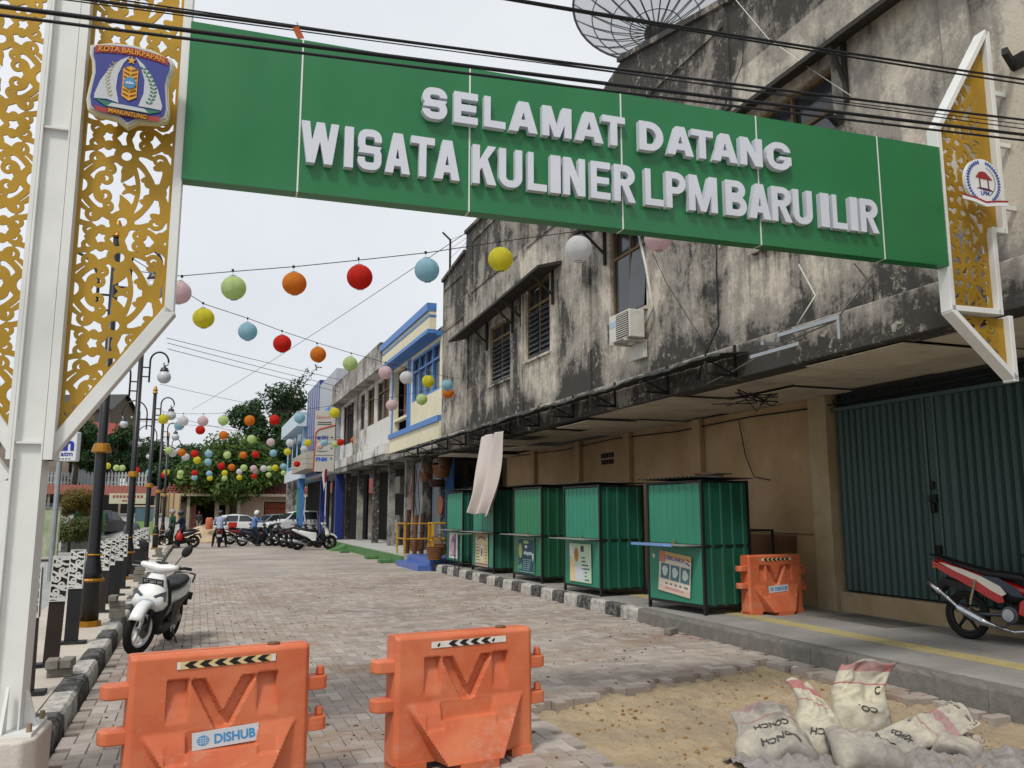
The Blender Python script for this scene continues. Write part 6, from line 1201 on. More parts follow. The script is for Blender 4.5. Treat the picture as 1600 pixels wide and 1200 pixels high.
# projecting sign board
D_=41.5; sp_=atd(508,690,D_); pb=thing('sign_board','grey projecting bank sign board with red line above the flag pole','sign',(sp_.x,sp_.y,sp_.z),-YAW); SBG=pm('board_grey_sign','aaa79f',.5,var=.06)
pxm=D_/1300
MB().bx(-16*pxm,16*pxm,-.1,.1,-47*pxm,48*pxm).build('board',SBG,pb,bevel=.02)
MB().tube([(17*pxm,-.11,26*pxm),(-9*pxm,-.11,19*pxm),(-14*pxm,-.11,14*pxm),(-16.5*pxm,-.11,-46*pxm)],.035,6).build('red_line',pm('sign_red','b2452c',.5),pb)
SBL=pm('sign_navy','2a3f8f',.5); SBK=pm('sign_dark','3a3c42',.5)
lettering('lettering','Senyum',pm('sign_orange','b5583c',.5),pb,TR(-3*pxm,-.102,34*pxm),22*pxm,7*pxm,.01); lettering('lettering','BRI',SBL,pb,TR(0*pxm,-.102,3*pxm),10*pxm,6*pxm,.01,.03); MB().bx(-12*pxm,-6.5*pxm,-.112,-.102,3*pxm,8*pxm).build('logo_block',SBL,pb); lettering('lettering','Pegadaian',pm('sign_green2','3f7a6a',.5),pb,TR(-3*pxm,-.102,-17*pxm),17*pxm,3.5*pxm,.01); lettering('lettering','PNM',pm('sign_blue2','1f58b0',.5),pb,TR(-4*pxm,-.102,-31*pxm),17*pxm,6.5*pxm,.01,.05)
for z in (29,26): MB().bx(-12*pxm,10*pxm,-.106,-.102,z*pxm,(z+1.6)*pxm).build('small_print',SBK,pb)
for z in (-4,-22): MB().bx(-14*pxm,15*pxm,-.106,-.102,z*pxm,(z+.8)*pxm).build('divider',SBK,pb)
for z in (4,-13,-29): MB().prism([(10*pxm,z*pxm),(13*pxm,(z+2.3)*pxm),(10*pxm,(z+4.6)*pxm)],-.108,-.102,'xz').build('arrow',SBK,pb)
MB().bx(-.04,.6,-.04,.04,-.2,.0).build('wall_arm',SILV,pb)
fp=atd(510,742,40.5); fl=thing('flag_pole','white flag pole with a drooping red and white flag before the bank','flag pole',(fp.x,fp.y,0)); MB().cyl((0,0,0),(0,0,3.75),.03,n=8).build('pole',pm('pole_white','b9b9b9',.5),fl); 
fm=MB(); fm.loft([[(.02,-.0,3.7-.2*k),(-.1-.05*sin(k),-.05,3.66-.2*k),(-.22+.06*k*.5,.03*sin(k*2),3.5-.22*k),(-.1,.06,3.6-.2*k)] for k in range(5)]).build('flag_white',pm('flag_white','c9c4c4',.8),fl); MB().loft([[(.03,-.02,3.72-.2*k),(-.06,-.07,3.68-.2*k),(-.1,-.02,3.6-.2*k),(-.02,.04,3.66-.2*k)] for k in range(4)]).build('flag_red',pm('flag_red','8a1f2c',.8),fl)
# light blue building
Lb=thing('shop_building','light blue two-storey building at the far end of the shop row','building',(6.6,0,0)); LBL=pm('light_blue','8fb8d6',.6,var=.12,coords='World'); 
MB().bx(-.2,3,58,69,3.9,7.9).build('wall',LBL,Lb); MB().bx(-.7,3,57.6,69.3,7.4,8.4).build('parapet',pm('parapet_pale','c3d3dc',.6,var=.15,coords='World'),Lb)
for k in range(3): w=link('window',None,Lb); MB().bx(-.24,-.205,59+k*3.2,61+k*3.2,5.0,7.2).build('pane',GLASSD,w); MB().bx(-.27,-.245,58.9+k*3.2,61.1+k*3.2,6.3,6.42).build('frame',BBLU,w); MB().bx(-.26,-.2,58.9+k*3.2,61.1+k*3.2,4.9,4.99).build('sill',LBL,w)
MB().bx(-.35,-.2,58,69,3.9,4.7).build('band',pm('band_white','c9d4dc',.6,coords='World'),Lb); MB().bx(1.5,1.6,57.2,69,0,3.9).build('shop_back',DARKI,Lb)
for y,c_ in ((59,BLUP),(63,WHP),(67,WHP)): MB().bx(-.3,.1,y,y+.4,0,3.9).build('pillar',c_,Lb)
MB().bx(-.6,-.45,56.8,56.85,1.4,3.2).build('green_banner',pm('banner_green','3f9a7c',.7),Lb)
# steps, platform and railing before the shops
BTI=pm('blue_tile','4a68ac',.35,var=.2,coords='World',spec=.5); GTI=pm('green_kerb','4c7a44',.6,var=.25,coords='World',dirt=.3); PTOP=mat_conc('platform_top',(.36,.37,.34),(.48,.48,.44),(.2,.2,.18),.3)
st_=thing('blue_steps','blue tiled steps up to the basket shop','steps',(0,0,0)); MB().bx(5.75,6.9,22.95,25.7,-.02,.16).build('lower_step',BTI,st_,bevel=.01); MB().bx(6.1,6.9,22.97,25.68,.161,.33).build('upper_step',BTI,st_,bevel=.01)
pf=MB().bx(6.0,8.8,25.72,41.5,-.2,.30).build('shop_platform',PTOP); struct(pf); gk=MB().bx(5.93,5.999,25.72,41.5,-.2,.27).build('green_edge',GTI,pf); struct(MB().bx(6.91,8.8,24.25,25.715,-.2,.33).build('shop_floor',PTOP))
for k,(x,y) in enumerate(((5.7,27.2),(5.72,29.6),(5.6,34.5))): tag(MB().box((x,y,.06),(.35,.5,.1)).build('step_block',GTI,bevel=.01),'green concrete step block at the platform edge, %s from the blue steps'%ords[k],'step','green step blocks')
rp=MB().add([(5.3,36.0,.0),(5.3,37.2,.0),(5.93,37.2,.26),(5.93,36.0,.26),(5.93,36,0),(5.93,37.2,0)],[(0,1,2,3),(0,3,4),(1,5,2),(0,4,5,1),(3,2,5,4)][:4]).build('ramp',GTI,fixn=True); tag(rp,'small green ramp up to the shop platform','ramp')
YR=pm('rail_yellow','b98a1c',.5,var=.25,coords='World')
def rail(label,pts,h):
    r=thing('railing',label,'railing',(0,0,0)); 
    for p in pts: MB().bx(p[0]-.025,p[0]+.025,p[1]-.025,p[1]+.025,p[2],p[2]+h).build('post',YR,r)
    for a,b in zip(pts[:-1],pts[1:]):
        for k in (.5,.98): MB().cyl((a[0],a[1],a[2]+h*k),(b[0],b[1],b[2]+h*k),.022,n=6).build('bar',YR,r)
rail('yellow railing at the left of the blue steps',[(6.05,26.9,.3),(6.05,25.85,.3),(6.9,25.85,.3),(7.8,25.85,.3)],.98); rail('yellow stepped railing at the right of the blue steps',[(6.12,23.2,.33),(6.12,22.75,.33),(6.8,22.75,.33)],1.0)
# basket shop wares
RAT=pm('rattan','7a5230',.8,var=.5,scale=25,bump=.8,bscale=70); RAT2=pm('rattan_dark','4a2f1e',.8,var=.5,scale=25,bump=.8,bscale=70); MATR=pm('bamboo_mat','6b4630',.8,var=.4,scale=18,bump=.6)
for k,(x,y,h,m) in enumerate(((6.35,26.75,1.75,RAT2),(6.5,26.4,1.55,MATR),(6.65,26.1,1.6,RAT2))):
    t_=thing('rolled_mat','%s of three brown rolled mats standing by the yellow railing'%['left','middle','right'][k],'mat',(x,y,.3),0,'rolled mats'); MB().tube([(.1*cos(a*.9)*(1-.018*a),.1*sin(a*.9)*(1-.018*a),h/2) for a in range(1,24)],.012,4).build('roll_end',m,t_) if False else MB().cyl((0,0,0),(.03,0,h*.8),.075,.075,14).build('roll',m,t_,smooth=False); MB().torus((0.012,0,h*.35),.079,.008,n=16,m=5).build('tie',RAT,t_)
def basket(x,y,z,r,h,label,m):
    b=thing('wicker_basket',label,'basket',(x,y,z),0,'wicker baskets hanging in the shop'); bw_=MB()
    for q in range(7): bw_.torus((0,0,h*q/6),r*(.75+.25*q/6),.018,n=18,m=5)
    bw_.build('weave',m,b)['kind']='stuff'; MB().lathe([(r*.7,0),(r*.75,.01),(r*.97,h)],16,cap=True).build('wall',m,b); MB().tube([(-r,0,h),(-r*.7,0,h+r*.9),(0,0,h+r*1.2),(r*.7,0,h+r*.9),(r,0,h)],.015,5).build('handle',m,b)
for k,(px,py,r,h,pos) in enumerate(((672,738,.28,.3,'topmost, left'),(690,745,.3,.34,'under the canopy, centre'),(682,760,.26,.2,'lowest of the hanging cluster'),(665,752,.2,.3,'small, left of the cluster'),(696,728,.24,.26,'nearest the canopy edge'))):
    p=onx(px,py,7.2); basket(p.x,p.y,p.z,r,h,'brown wicker basket hanging in the shop, '+pos,RAT if k%2 else RAT2)
tr_=thing('wicker_tray','round red-rimmed wicker tray hanging by the blue post','tray',tuple(onx(688,790,6.9))); MB().lathe([(.01,-.02),(.26,-.02),(.27,.03),(.01,.0)],24,R3('Y',pi/2)).build('weave',RAT,tr_); MB().torus((0,0,0),.28,.025,R3('Y',pi/2),24,6).build('rim',pm('tray_red','7d2a20',.7),tr_)
for k,px in enumerate((643,650,655)):
    p=onx(px,735,6.6); q_=MB().tube([(p.x+.03*sin(i*.8+k),p.y+.02*cos(i),p.z-i*(.16 if k else .12)) for i in range(13)],[.03 if k==0 else .014]*13,6).build('hanging_strip',pm('strip_%d'%k,('8a5a4a','3a2418','4a2e1e')[k],.85,var=.4,scale=20)); tag(q_,['pinkish woven garland hanging left in the basket shop front','dark hanging strap in the middle of the shop front','dark hanging strap at the right of the shop front'][k],'garland')
for k,(px,py) in enumerate(((640,838),(668,852),(676,846))):
    p=onz(px,py+22,.33); basket(p.x+.2,p.y,.33,.24,.34,'wicker basket standing behind the yellow railing, %s'%['left','middle','right'][k],RAT)
# ------------------------------------------------------------------ far end of the street and the left side
def wpt(px,py,D): return atd(px,py,D)
TILE_R=pm('roof_tile','6e3328',.75,var=.35,scale=1.2,coords='World'); BEIGE=mat_conc('beige_wall',(.42,.31,.24),(.55,.42,.33),(.2,.15,.12),.4); DWALL=mat_conc('dark_wall',(.2,.16,.13),(.3,.25,.2),(.1,.08,.07),.4); GAR=pm('garage_orange','8e4422',.6,var=.25,coords='World'); CRM=pm('cream_paint','b8ab90',.7,var=.2,coords='World'); PINK=pm('pink_paint','a86a62',.7,var=.2,coords='World')
H=thing('tiled_house','low house with a red tiled hip roof at the end of the street','house',(0,0,0)); y0=78
facade(MB(),0,0,0,0,0,0,[]) 
hw=MB(); X0,X1=-2.6,8.9
def fx(px): return ray(px,801).x/ray(px,801).y*y0
def fzz(py): 
    d=ray(370,py); return CAM_H+d.z/d.y*y0
ops=[(fx(306),fx(335),-.3,2.7),(fx(412),fx(452),-.3,2.55),(fx(342),fx(352),.9,2.3)]
xs=sorted({X0,X1,*[v for o in ops for v in o[:2]]})
for a,b in zip(xs[:-1],xs[1:]):
    zb=-.3
    for o in ops:
        if o[0]<=a+1e-6 and b<=o[1]+1e-6:
            if o[2]>0: hw.bx(a,b,y0,y0+.2,-.3,o[2])
            zb=o[3]
    hw.bx(a,b,y0,y0+.2,zb,3.2)
hw.build('wall',BEIGE,H); MB().bx(X0,X1,y0+1.5,y0+1.6,-.3,3.2).build('inner_wall',DARKI,H); MB().bx(X0,X1,y0+6,y0+6.2,-.3,3.2).build('rear_wall',DWALL,H)
gd=link('garage_door',None,H)
for k in range(9):
    for j in range(5): MB().bx(ops[1][0]+.1+k*(ops[1][1]-ops[1][0]-.2)/9,ops[1][0]+.1+(k+.9)*(ops[1][1]-ops[1][0]-.2)/9,y0+.06,y0+.1,.0+j*.5,.46+j*.5).build('panel',GAR,gd)
for a in (ops[1][0]-.14,ops[1][1]): MB().bx(a,a+.14,y0-.06,y0+.05,-.3,2.6).build('door_frame',CRM,H)
MB().bx(ops[1][0]-.14,ops[1][1]+.14,y0-.06,y0+.05,2.6,2.76).build('door_frame',CRM,H); MB().bx(ops[0][1],ops[0][1]+.35,y0-.6,y0-.02,-.3,2.6).build('open_door',CRM,H); MB().bx(ops[0][0]-.35,ops[0][0],y0-.05,y0-.01,-.3,2.7).build('pink_post',PINK,H); 
for a in (3.1,-1.0): MB().bx(a,a+.25,y0-1.2,y0-.95,-.3,3.1).build('veranda_post',CRM,H)
rf=link('roof',None,H); ez=3.15; rz_=5.2
E4=[(X0-.8,y0-1.6),(X1+.8,y0-1.6),(X1+.8,y0+7),(X0-.8,y0+7)]; Rg=[(X0+3,y0+2.7),(X1-3,y0+2.7)]
MB().add([(E4[0][0],E4[0][1],ez),(E4[1][0],E4[1][1],ez),(Rg[1][0],Rg[1][1],rz_),(Rg[0][0],Rg[0][1],rz_),(E4[2][0],E4[2][1],ez),(E4[3][0],E4[3][1],ez)],[(0,1,2,3),(1,4,2),(4,5,3,2),(5,0,3)]).build('roof_deck',DWALL,rf)
def tiles(x0,x1,ya,za,yb,zb,inset0,inset1,rows,pit):
    """courses of tiles, each course one strip proud of the next"""
    for r in range(rows):
        t0,t1=r/rows,(r+1)/rows; a=x0+(inset0)*t0; b=x1-inset1*t0; mb=MB(); n=max(2,int((b-a)/pit)); P=[]
        for k in range(n*2+1):
            x=a+(b-a)*k/(n*2); w=.05*(k%2); P+=[(x,ya+(yb-ya)*t0,za+(zb-za)*t0+.09+w),(x,ya+(yb-ya)*t1,za+(zb-za)*t1+.04+w)]
        mb.add(P,[(2*i,2*i+2,2*i+3,2*i+1) for i in range(n*2)]); mb.build('tile_course',TILE_R,rf)
tiles(E4[0][0],E4[1][0],E4[0][1],ez,Rg[0][1],rz_,3.8,3.8,10,.3)
MB().cyl((Rg[0][0],Rg[0][1],rz_+.1),(Rg[1][0],Rg[1][1],rz_+.1),.14,n=8).build('ridge_cap',TILE_R,rf); MB().bx(E4[0][0],E4[1][0],E4[0][1]-.06,E4[0][1],ez-.16,ez+.06).build('fascia',CRM,rf)
H2=thing('tiled_house','second low tiled roof house half hidden behind the bank pillars','house',(0,0,0)); MB().bx(9.8,17,y0+1,y0+7,-.3,3.4).build('wall',DWALL,H2); MB().add([(9.2,y0-.2,3.4),(17.6,y0-.2,3.4),(16,y0+4,5.6),(11,y0+4,5.6),(17.6,y0+8,3.4),(9.2,y0+8,3.4)],[(0,1,2,3),(1,4,2),(4,5,3,2),(5,0,3)]).build('roof',TILE_R,H2)
# beige panel wall along the rising lane
FB=pm('fence_beige','b59a74',.75,var=.2,coords='World'); lane=MB(); A=wpt(278,818,62); Bq=wpt(236,792,84); 
lane.add([(A.x-9,A.y-6,-.02),(A.x+.6,A.y-4,-.02),(A.x+.6,A.y,A.z),(Bq.x+.6,Bq.y,Bq.z),(Bq.x-12,Bq.y,Bq.z),(A.x-12,A.y,A.z)],[(0,1,2,5),(5,2,3,4)]); struct(lane.build('lane',CONC_ROAD))
fw_=thing('panel_wall','beige panel wall along the rising lane left of the end house','wall',(0,0,0))
for k in range(7):
    a=A.lerp(Bq,k/7); b=A.lerp(Bq,(k+.94)/7); c=A.lerp(Bq,(k+1)/7); hh=2.1-.5*(k/7)
    MB().add([tuple(a),tuple(b),tuple(b+Vector((0,0,hh))),tuple(a+Vector((0,0,hh))),tuple(a+Vector((.1,.1,0))),tuple(b+Vector((.1,.1,0))),tuple(b+Vector((.1,.1,hh))),tuple(a+Vector((.1,.1,hh)))],[(0,1,2,3),(7,6,5,4),(0,4,5,1),(1,5,6,2),(2,6,7,3),(3,7,4,0)]).build('panel',FB,fw_,fixn=True); MB().box((c.x,c.y,c.z+hh/2+.05),(.16,.16,hh+.1)).build('post',pm('fence_post','7d6a50',.8) if k==0 else bpy.data.materials['fence_post'],fw_)
# sand heap at the street end
def heap(c,r,h,label,mat,name):
    mb=MB(); n=26; mb.v=[]; rings=[]
    for j in range(8):
        t=j/7; rings.append([(c[0]+r*(1-t)*cos(2*pi*k/n)*(1+.15*mno.noise(Vector((k*.4,j,c[0])))),c[1]+r*.8*(1-t)*sin(2*pi*k/n),c[2]+h*(1-(1-t)**1.4)*(1+.1*mno.noise(Vector((k*.7,j*.7,2))))) for k in range(n)])
    mb.loft(rings,False,True); o=mb.build(name,mat,smooth=True); tag(o,label,'sand heap'); return o
hp_=far(322,46); heap((hp_[0],hp_[1],-.02),2.2,.95,'orange sand heap between the riders at the street end',SAND,'sand_heap'); 
cn=far(328,45); oc_=thing('orange_drum','orange plastic drum standing on the sand heap','drum',(cn[0],cn[1],.72)); MB().lathe([(.16,0),(.19,.05),(.19,.5),(.15,.6),(.12,.62)],14).build('shell',ORG,oc_,smooth=True); MB().torus((0,0,.3),.19,.015,n=16,m=5).build('hoop',ORG,oc_)
# ------------------------------------------------------------------ vegetation
def leaf_mat(name,c0,c1,tr=.35):
    t=NT(name); co=t.coord('World'); n=t.noise(co,1.1,4); m=t.noise(co,9,3); c=t.ramp(n,(.3,c0),(.7,c1)); c=t.mix(.4,c,t.ramp(m,(.3,.55),(.7,1.3)),'MULTIPLY'); t.col(c); t.set(.55,0,.3)
    tl_=t.new('BsdfTranslucent'); t.lk(c,tl_.inputs[0]); mx=t.new('MixShader'); mx.inputs[0].default_value=tr; t.lk(t.b.outputs[0],mx.inputs[1]); t.lk(tl_.outputs[0],mx.inputs[2]); t.lk(mx.outputs[0],t.n['Material Output'].inputs[0]); return t.m
LF_M=leaf_mat('leaf_mango',(.032,.075,.014),(.125,.205,.03)); LF_D=leaf_mat('leaf_dark',(.018,.05,.014),(.05,.105,.03)); LF_B=leaf_mat('leaf_banana',(.04,.1,.03),(.09,.17,.06)); LF_G=leaf_mat('leaf_golden',(.11,.09,.015),(.22,.16,.03)); LF_H=leaf_mat('leaf_hedge',(.05,.075,.012),(.12,.13,.03)); BARK=pm('bark','4b4036',.9,var=.4,scale=8,bump=.6,coords='World')
def leaves(cl_,n,size,seed,droop=.3,asp=.45):
    """n leaf blades spread over clumps (centre, radius); returns one mesh"""
    r=np.random.RandomState(seed); C_=np.array([c for c,_ in cl_],float); Rr=np.array([q for _,q in cl_],float); w=Rr**2; idx=r.choice(len(cl_),n,p=w/w.sum())
    d=r.normal(size=(n,3)); d/=np.linalg.norm(d,axis=1)[:,None]; rad=Rr[idx]*(.45+.6*r.rand(n)**.6); P=C_[idx]+d*rad[:,None]*np.array([1,1,.8])
    nrm=d*.7+np.array([0,0,.6])+r.normal(size=(n,3))*.45; nrm/=np.linalg.norm(nrm,axis=1)[:,None]; t=np.cross(nrm,r.normal(size=(n,3))); t/=np.linalg.norm(t,axis=1)[:,None]; t[:,2]-=droop; t/=np.linalg.norm(t,axis=1)[:,None]; b=np.cross(nrm,t)
    L=(size*(.6+.8*r.rand(n)))[:,None]; Wd=L*asp; V=np.empty((n,4,3)); V[:,0]=P; V[:,1]=P+t*L*.5+b*Wd*.5+nrm*L*.06; V[:,2]=P+t*L; V[:,3]=P+t*L*.5-b*Wd*.5+nrm*L*.06
    me=bpy.data.meshes.new('crown'); me.vertices.add(n*4); me.vertices.foreach_set('co',V.reshape(-1)); me.loops.add(n*4); me.loops.foreach_set('vertex_index',np.arange(n*4)); me.polygons.add(n); me.polygons.foreach_set('loop_start',np.arange(0,n*4,4)); me.polygons.foreach_set('loop_total',np.full(n,4)); me.update(); return me
def tree(label,base,h,crown_r,nc,nl,lsize,mat,seed,trunk_r=.2,name='tree',cz=None,flat=.75,group=None,droop=.3):
    T=thing(name,label,'tree',base,0,group); r=random.Random(seed); cz=cz or h*.68; tm=MB(); cl2=[]
    tm.tube([(0,0,-.3),(.1,.05,h*.25),(-.05,.1,h*.5)],[trunk_r*1.3,trunk_r,trunk_r*.75],9)
    for k in range(nc):
        a=r.uniform(0,2*pi); u=r.uniform(-1,1); q=(1-u*u)**.5; f=r.uniform(.45,.95); c=(crown_r*f*q*cos(a),crown_r*f*q*sin(a),cz+crown_r*flat*f*u); cl2.append((c,crown_r*r.uniform(.14,.40)))
        if k<12: tm.tube([(-.05,.1,h*.5*r.uniform(.6,1)),(c[0]*.45,c[1]*.45,(h*.5+c[2])/2+.2),c],[trunk_r*.45,trunk_r*.28,trunk_r*.08],6)
    tm.build('trunk',BARK,T,smooth=True); me=leaves(cl2,nl,lsize,seed,droop); me.materials.append(mat); link('crown',me,T); return T
GT='trees beyond the end of the street'
tree('bright green rounded mango tree before the tiled house',far(362,73),7.6,4.6,40,11500,.42,LF_M,3,.3,cz=5.3,flat=.55,group=GT)
tree('smaller bright green tree crown left of the mango tree',far(318,74),6,2.9,16,5000,.4,LF_M,5,.2,cz=4.2,group=GT)
tree('tall dark tree behind the bank with a thin bare top',far(436,95),15,5.6,36,12000,.5,LF_D,8,.35,cz=11,flat=.95,group=GT)
tree('dark tree beside the light blue building',far(470,92),12,5.2,26,9000,.5,LF_D,12,.3,cz=7.5,flat=1.0,group=GT)
tree('dark broad tree behind the tiled roof',far(405,98),11,5.5,26,8000,.55,LF_D,14,.3,cz=6.5,group=GT)
tree('dark bushy tree at the left behind the lamps',far(292,92),10,4.6,22,7000,.5,LF_D,15,.3,cz=6,group=GT)
tree('low dark tree behind the beige panel wall',far(250,90),9,4.4,22,7000,.5,LF_D,16,.3,cz=6.2,group=GT)
tree('low dark tree between the hillside houses and the white fence',far(150,84,4.1),5,2.6,16,5000,.4,LF_D,27,.2,cz=3.0,group=GT)
tree('leafy dark tree in front of the red-roofed hillside house',far(172,82,4.1),6,2.8,18,6000,.4,LF_D,31,.2,cz=3.6,group=GT)
tree('leafy dark tree behind the gate brace at the left',far(112,78,4.1),7,3.0,18,6000,.4,LF_D,33,.2,cz=4.4,group=GT)
tree('dark tree above the white fence at the left',far(205,98),10,4,20,5000,.5,LF_D,17,.3,cz=7.5,group=GT)
# bare sprays at the top of the tall tree
sp2=thing('branch_spray','thin leafy branches reaching up from the tall dark tree','branch',far(440,94,14.0)); bm_=MB(); cl3=[]
for k,(dx,dz_) in enumerate(((2.2,4.2),(3.4,4.6),(.6,3.0),(-3.2,1.2),(-2.4,2.0),(1.5,3.2))):
    bm_.tube([(0,0,-2),(dx*.5,0,dz_*.45),(dx,0,dz_)],[.09,.05,.015],5)
    for t in np.linspace(.35,1,9): cl3.append(((dx*t,0,-2*(1-t)**2+dz_*t-.1),.22))
bm_.build('twig',BARK,sp2)['kind']='stuff'; me=leaves(cl3,420,.38,4); me.materials.append(LF_D); link('foliage',me,sp2)
def banana(label,base,h,n,seed,mat=LF_B,L=2.6):
    T=thing('banana_plant',label,'banana plant',base,0,'banana plants at the end of the street'); r=random.Random(seed); MB().tube([(0,0,-.2),(.05,0,h*.5),(0,.05,h)],[.18,.15,.1],9).build('stem',pm('banana_stem','5d6a3a',.7,var=.3) if 'banana_stem' not in bpy.data.materials else bpy.data.materials['banana_stem'],T,smooth=True)
    for k in range(n):
        a=2*pi*k/n+r.uniform(-.3,.3); el=r.uniform(.5,1.35); ln=L*r.uniform(.8,1.15); mb=MB(); P=[]; m=9
        for i in range(m):
            t=i/(m-1); rr=ln*t*cos(el)*(1+.3*t); zz=h+ln*(t*sin(el)-.55*t*t*t); w=.34*sin(pi*min(1,t*.93+.07))**.6; c=Vector((rr*cos(a),rr*sin(a),zz)); s=Vector((-sin(a),cos(a),0))*w; P+=[c-s+Vector((0,0,.1*w)),c-Vector((0,0,.03)),c+s+Vector((0,0,.1*w))]
        mb.add(P,[(3*i+j,3*i+j+1,3*i+j+4,3*i+j+3) for i in range(m-1) for j in (0,1)]); mb.build('leaf',mat,T,smooth=True)
banana('tallest banana plant behind the lamps, left of the mango tree',far(290,86,2),4.6,9,1); banana('banana plant just right of the third lamp',far(276,88,2),3.9,8,2); banana('banana plant lowest and nearest the beige wall',far(262,84,1.5),3.2,8,3); banana('banana plant leaning left behind the fourth lamp',far(303,90,2),4.2,8,4)
# shrubs on the left
def shrub(label,base,cls,n,size,mat,seed,stem=.8):
    T=thing('shrub',label,'shrub',base,0,'clipped shrubs on the left'); me=leaves(cls,n,size,seed,.1,.5); me.materials.append(mat); link('foliage',me,T); MB().tube([(0,0,-.1),(0,0,stem)],[.06,.04],6).build('stem',BARK,T); return T
b1=far(118,36); shrub('upper golden-green clipped shrub beside the first lamp post',b1,[((r_*cos(a),r_*sin(a),2.05+z),.4) for a,r_,z in [(k*1.1,.45,.0+.3*(k%3-1)) for k in range(8)]],5200,.10,LF_G,2,1.6); b2=far(112,34.5); shrub('lower dark golden hedge under the clipped shrub',b2,[((dx,dy,.8+.25*(k%2)),.5) for k,(dx,dy) in enumerate(((-.6,0),(-.1,.1),(.4,0),(.8,.2),(0,-.3),(.5,-.3)))],5600,.1,LF_H,6,.5)
# left side walls, posts, sign
MOSSW=mat_conc('mossy_green_wall',(.2,.27,.12),(.42,.47,.33),(.09,.09,.06),.7,2,.3); GPO=pm('post_green','1f5a3c',.5,var=.2,dirt=.2); BRW2=pm('white_brick','b3b2ac',.8,var=.25,coords='World')
gw=thing('garden_wall','mossy pale green garden wall at the left behind the gate pole','wall',far(74,31)); MB().bx(-1.6,.45,-.15,.15,-.1,1.75).build('wall',MOSSW,gw,bevel=.02); MB().bx(-1.6,.47,-.18,.18,1.751,1.8).build('coping',CONC,gw)
lw=thing('brick_wall','low white-painted brick wall between the green posts','wall',far(108,35)); rr_=random.Random(4); bk=MB().bx(0,.3,-.06,.06,0,.095).mesh('brick',BRW2)
for j in range(6):
    for k in range(9): link('brick',bk,lw,(-.2+k*.31+(.15 if j%2 else 0),rr_.uniform(-.006,.006),.0+j*.105))
MB().bx(-.2,2.75,-.045,.045,-.1,.64).build('mortar_core',CONC,lw)
for px,D,l in ((122,36,'left of the first lamp post'),(160,40,'right of the first lamp post')): g_=thing('green_post','dark green square post with a cap standing '+l,'post',far(px,D),0,'green posts on the left'); MB().bx(-.14,.14,-.14,.14,-.1,1.5).build('shaft',GPO,g_,bevel=.01); MB().prism([(-.17,1.501),(.17,1.501),(.1,1.6),(-.1,1.6)],-.14,.14,'xz').build('cap',GPO,g_)
rb_=thing('rubble','broken planks and rubble lying at the foot of the garden wall','rubble',far(72,27.5))
for k in range(9): MB().box((rr_.uniform(-.9,.9),rr_.uniform(-.3,.3),.05),(rr_.uniform(.3,.8),.09,.06),rz=rr_.uniform(-.6,.6),ry=rr_.uniform(-.1,.1)).build('plank',DARKWOOD if k%2 else CONC,rb_)
D_=20.; c=wpt(95,698,D_); asg=thing('atm_sign','white bank machine sign with blue letters and red stroke behind the gate brace','sign',tuple(c),-YAW-.05); q=D_/1300; SW_=pm('sign_white','cfd3d6',.4,var=.05); NAV=pm('atm_navy','1d2f8c',.5); RDS=pm('atm_red','b0202c',.5)
MB().bx(-28*q,29*q,-.09,.09,-23*q,23*q).build('box',SW_,asg,bevel=.03); lettering('lettering','btn',NAV,asg,TR(3*q,-.092,-7*q),44*q,22*q,.008,.04); lettering('lettering','atm',NAV,asg,TR(14*q,-.092,-15*q),19*q,6*q,.008,.01); MB().prism([(3*q,14*q),(24*q,17*q),(24*q,21*q)],-.1,-.091,'xz').build('red_stroke',RDS,asg)
for k in range(7): MB().bx(-14*q+k*5.2*q,-11*q+k*5.2*q,-.097,-.091,-20*q,-18.4*q).build('small_print',SBK,asg)
MB().cyl((0,.0,-c.z),(0,.0,-23*q),.06,n=10).build('post',ALU,asg)
# terrace with white fence, awning shop and hillside houses
AWN=pm('awning_rust','7a3f30',.7,var=.3,coords='World'); STN=mat_conc('stone_wall',(.2,.19,.18),(.36,.34,.32),(.08,.08,.07),.6,3,.6)
Tr_=thing('terrace_wall','grey stone retaining wall under the white fence','wall',(0,0,0)); a=wpt(0,760,80); b=wpt(232,762,80); MB().add([(a.x-15,a.y,-.3),(b.x,b.y,-.3),(b.x,b.y,4.1),(a.x-15,a.y,4.1),(a.x-15,a.y+20,-.3),(b.x,b.y+20,-.3),(b.x,b.y+20,4.1),(a.x-15,a.y+20,4.1)],[(0,1,2,3),(7,6,5,4),(0,4,5,1),(1,5,6,2),(2,6,7,3),(3,7,4,0)]).build('stone_face',STN,Tr_,fixn=True)
pf_=thing('picket_fence','white picket fence on the terrace at the left','fence',(0,0,0)); PKW=pm('picket_white','a3a6a4',.6,var=.1); pk=MB().prism([(-.09,0),(.09,0),(.09,1.25),(0,1.4),(-.09,1.25)],-.02,.02,'xz').mesh('picket',PKW)
a=Vector((a.x,a.y,4.12)); b=Vector((b.x,b.y,4.12)); nn=44
for k in range(nn): link('picket',pk,pf_,tuple(a.lerp(b,k/nn)))
for z in (.35,1.0): MB().cyl(tuple(a+Vector((0,.05,z))),tuple(b+Vector((0,.05,z))),.05,n=6).build('rail',PKW,pf_)
aw=thing('awning_shop','shop under a long rusty corrugated awning on the left','shop',(0,0,0)); a=wpt(30,758,70); b=wpt(246,762,70); mb=MB(); n=60; P=[]
for k in range(n+1): t=k/n; p=a.lerp(b,t); w=.05*(k%2); P+=[(p.x,p.y,p.z+.1+w),(p.x,p.y-2.2,p.z-.75+w)]
mb.add(P,[(2*i,2*i+2,2*i+3,2*i+1) for i in range(n)]); mb.build('awning',AWN,aw)
MB().bx(a.x,b.x,a.y,a.y+.2,-.2,a.z).build('back_wall',DARKI,aw); 
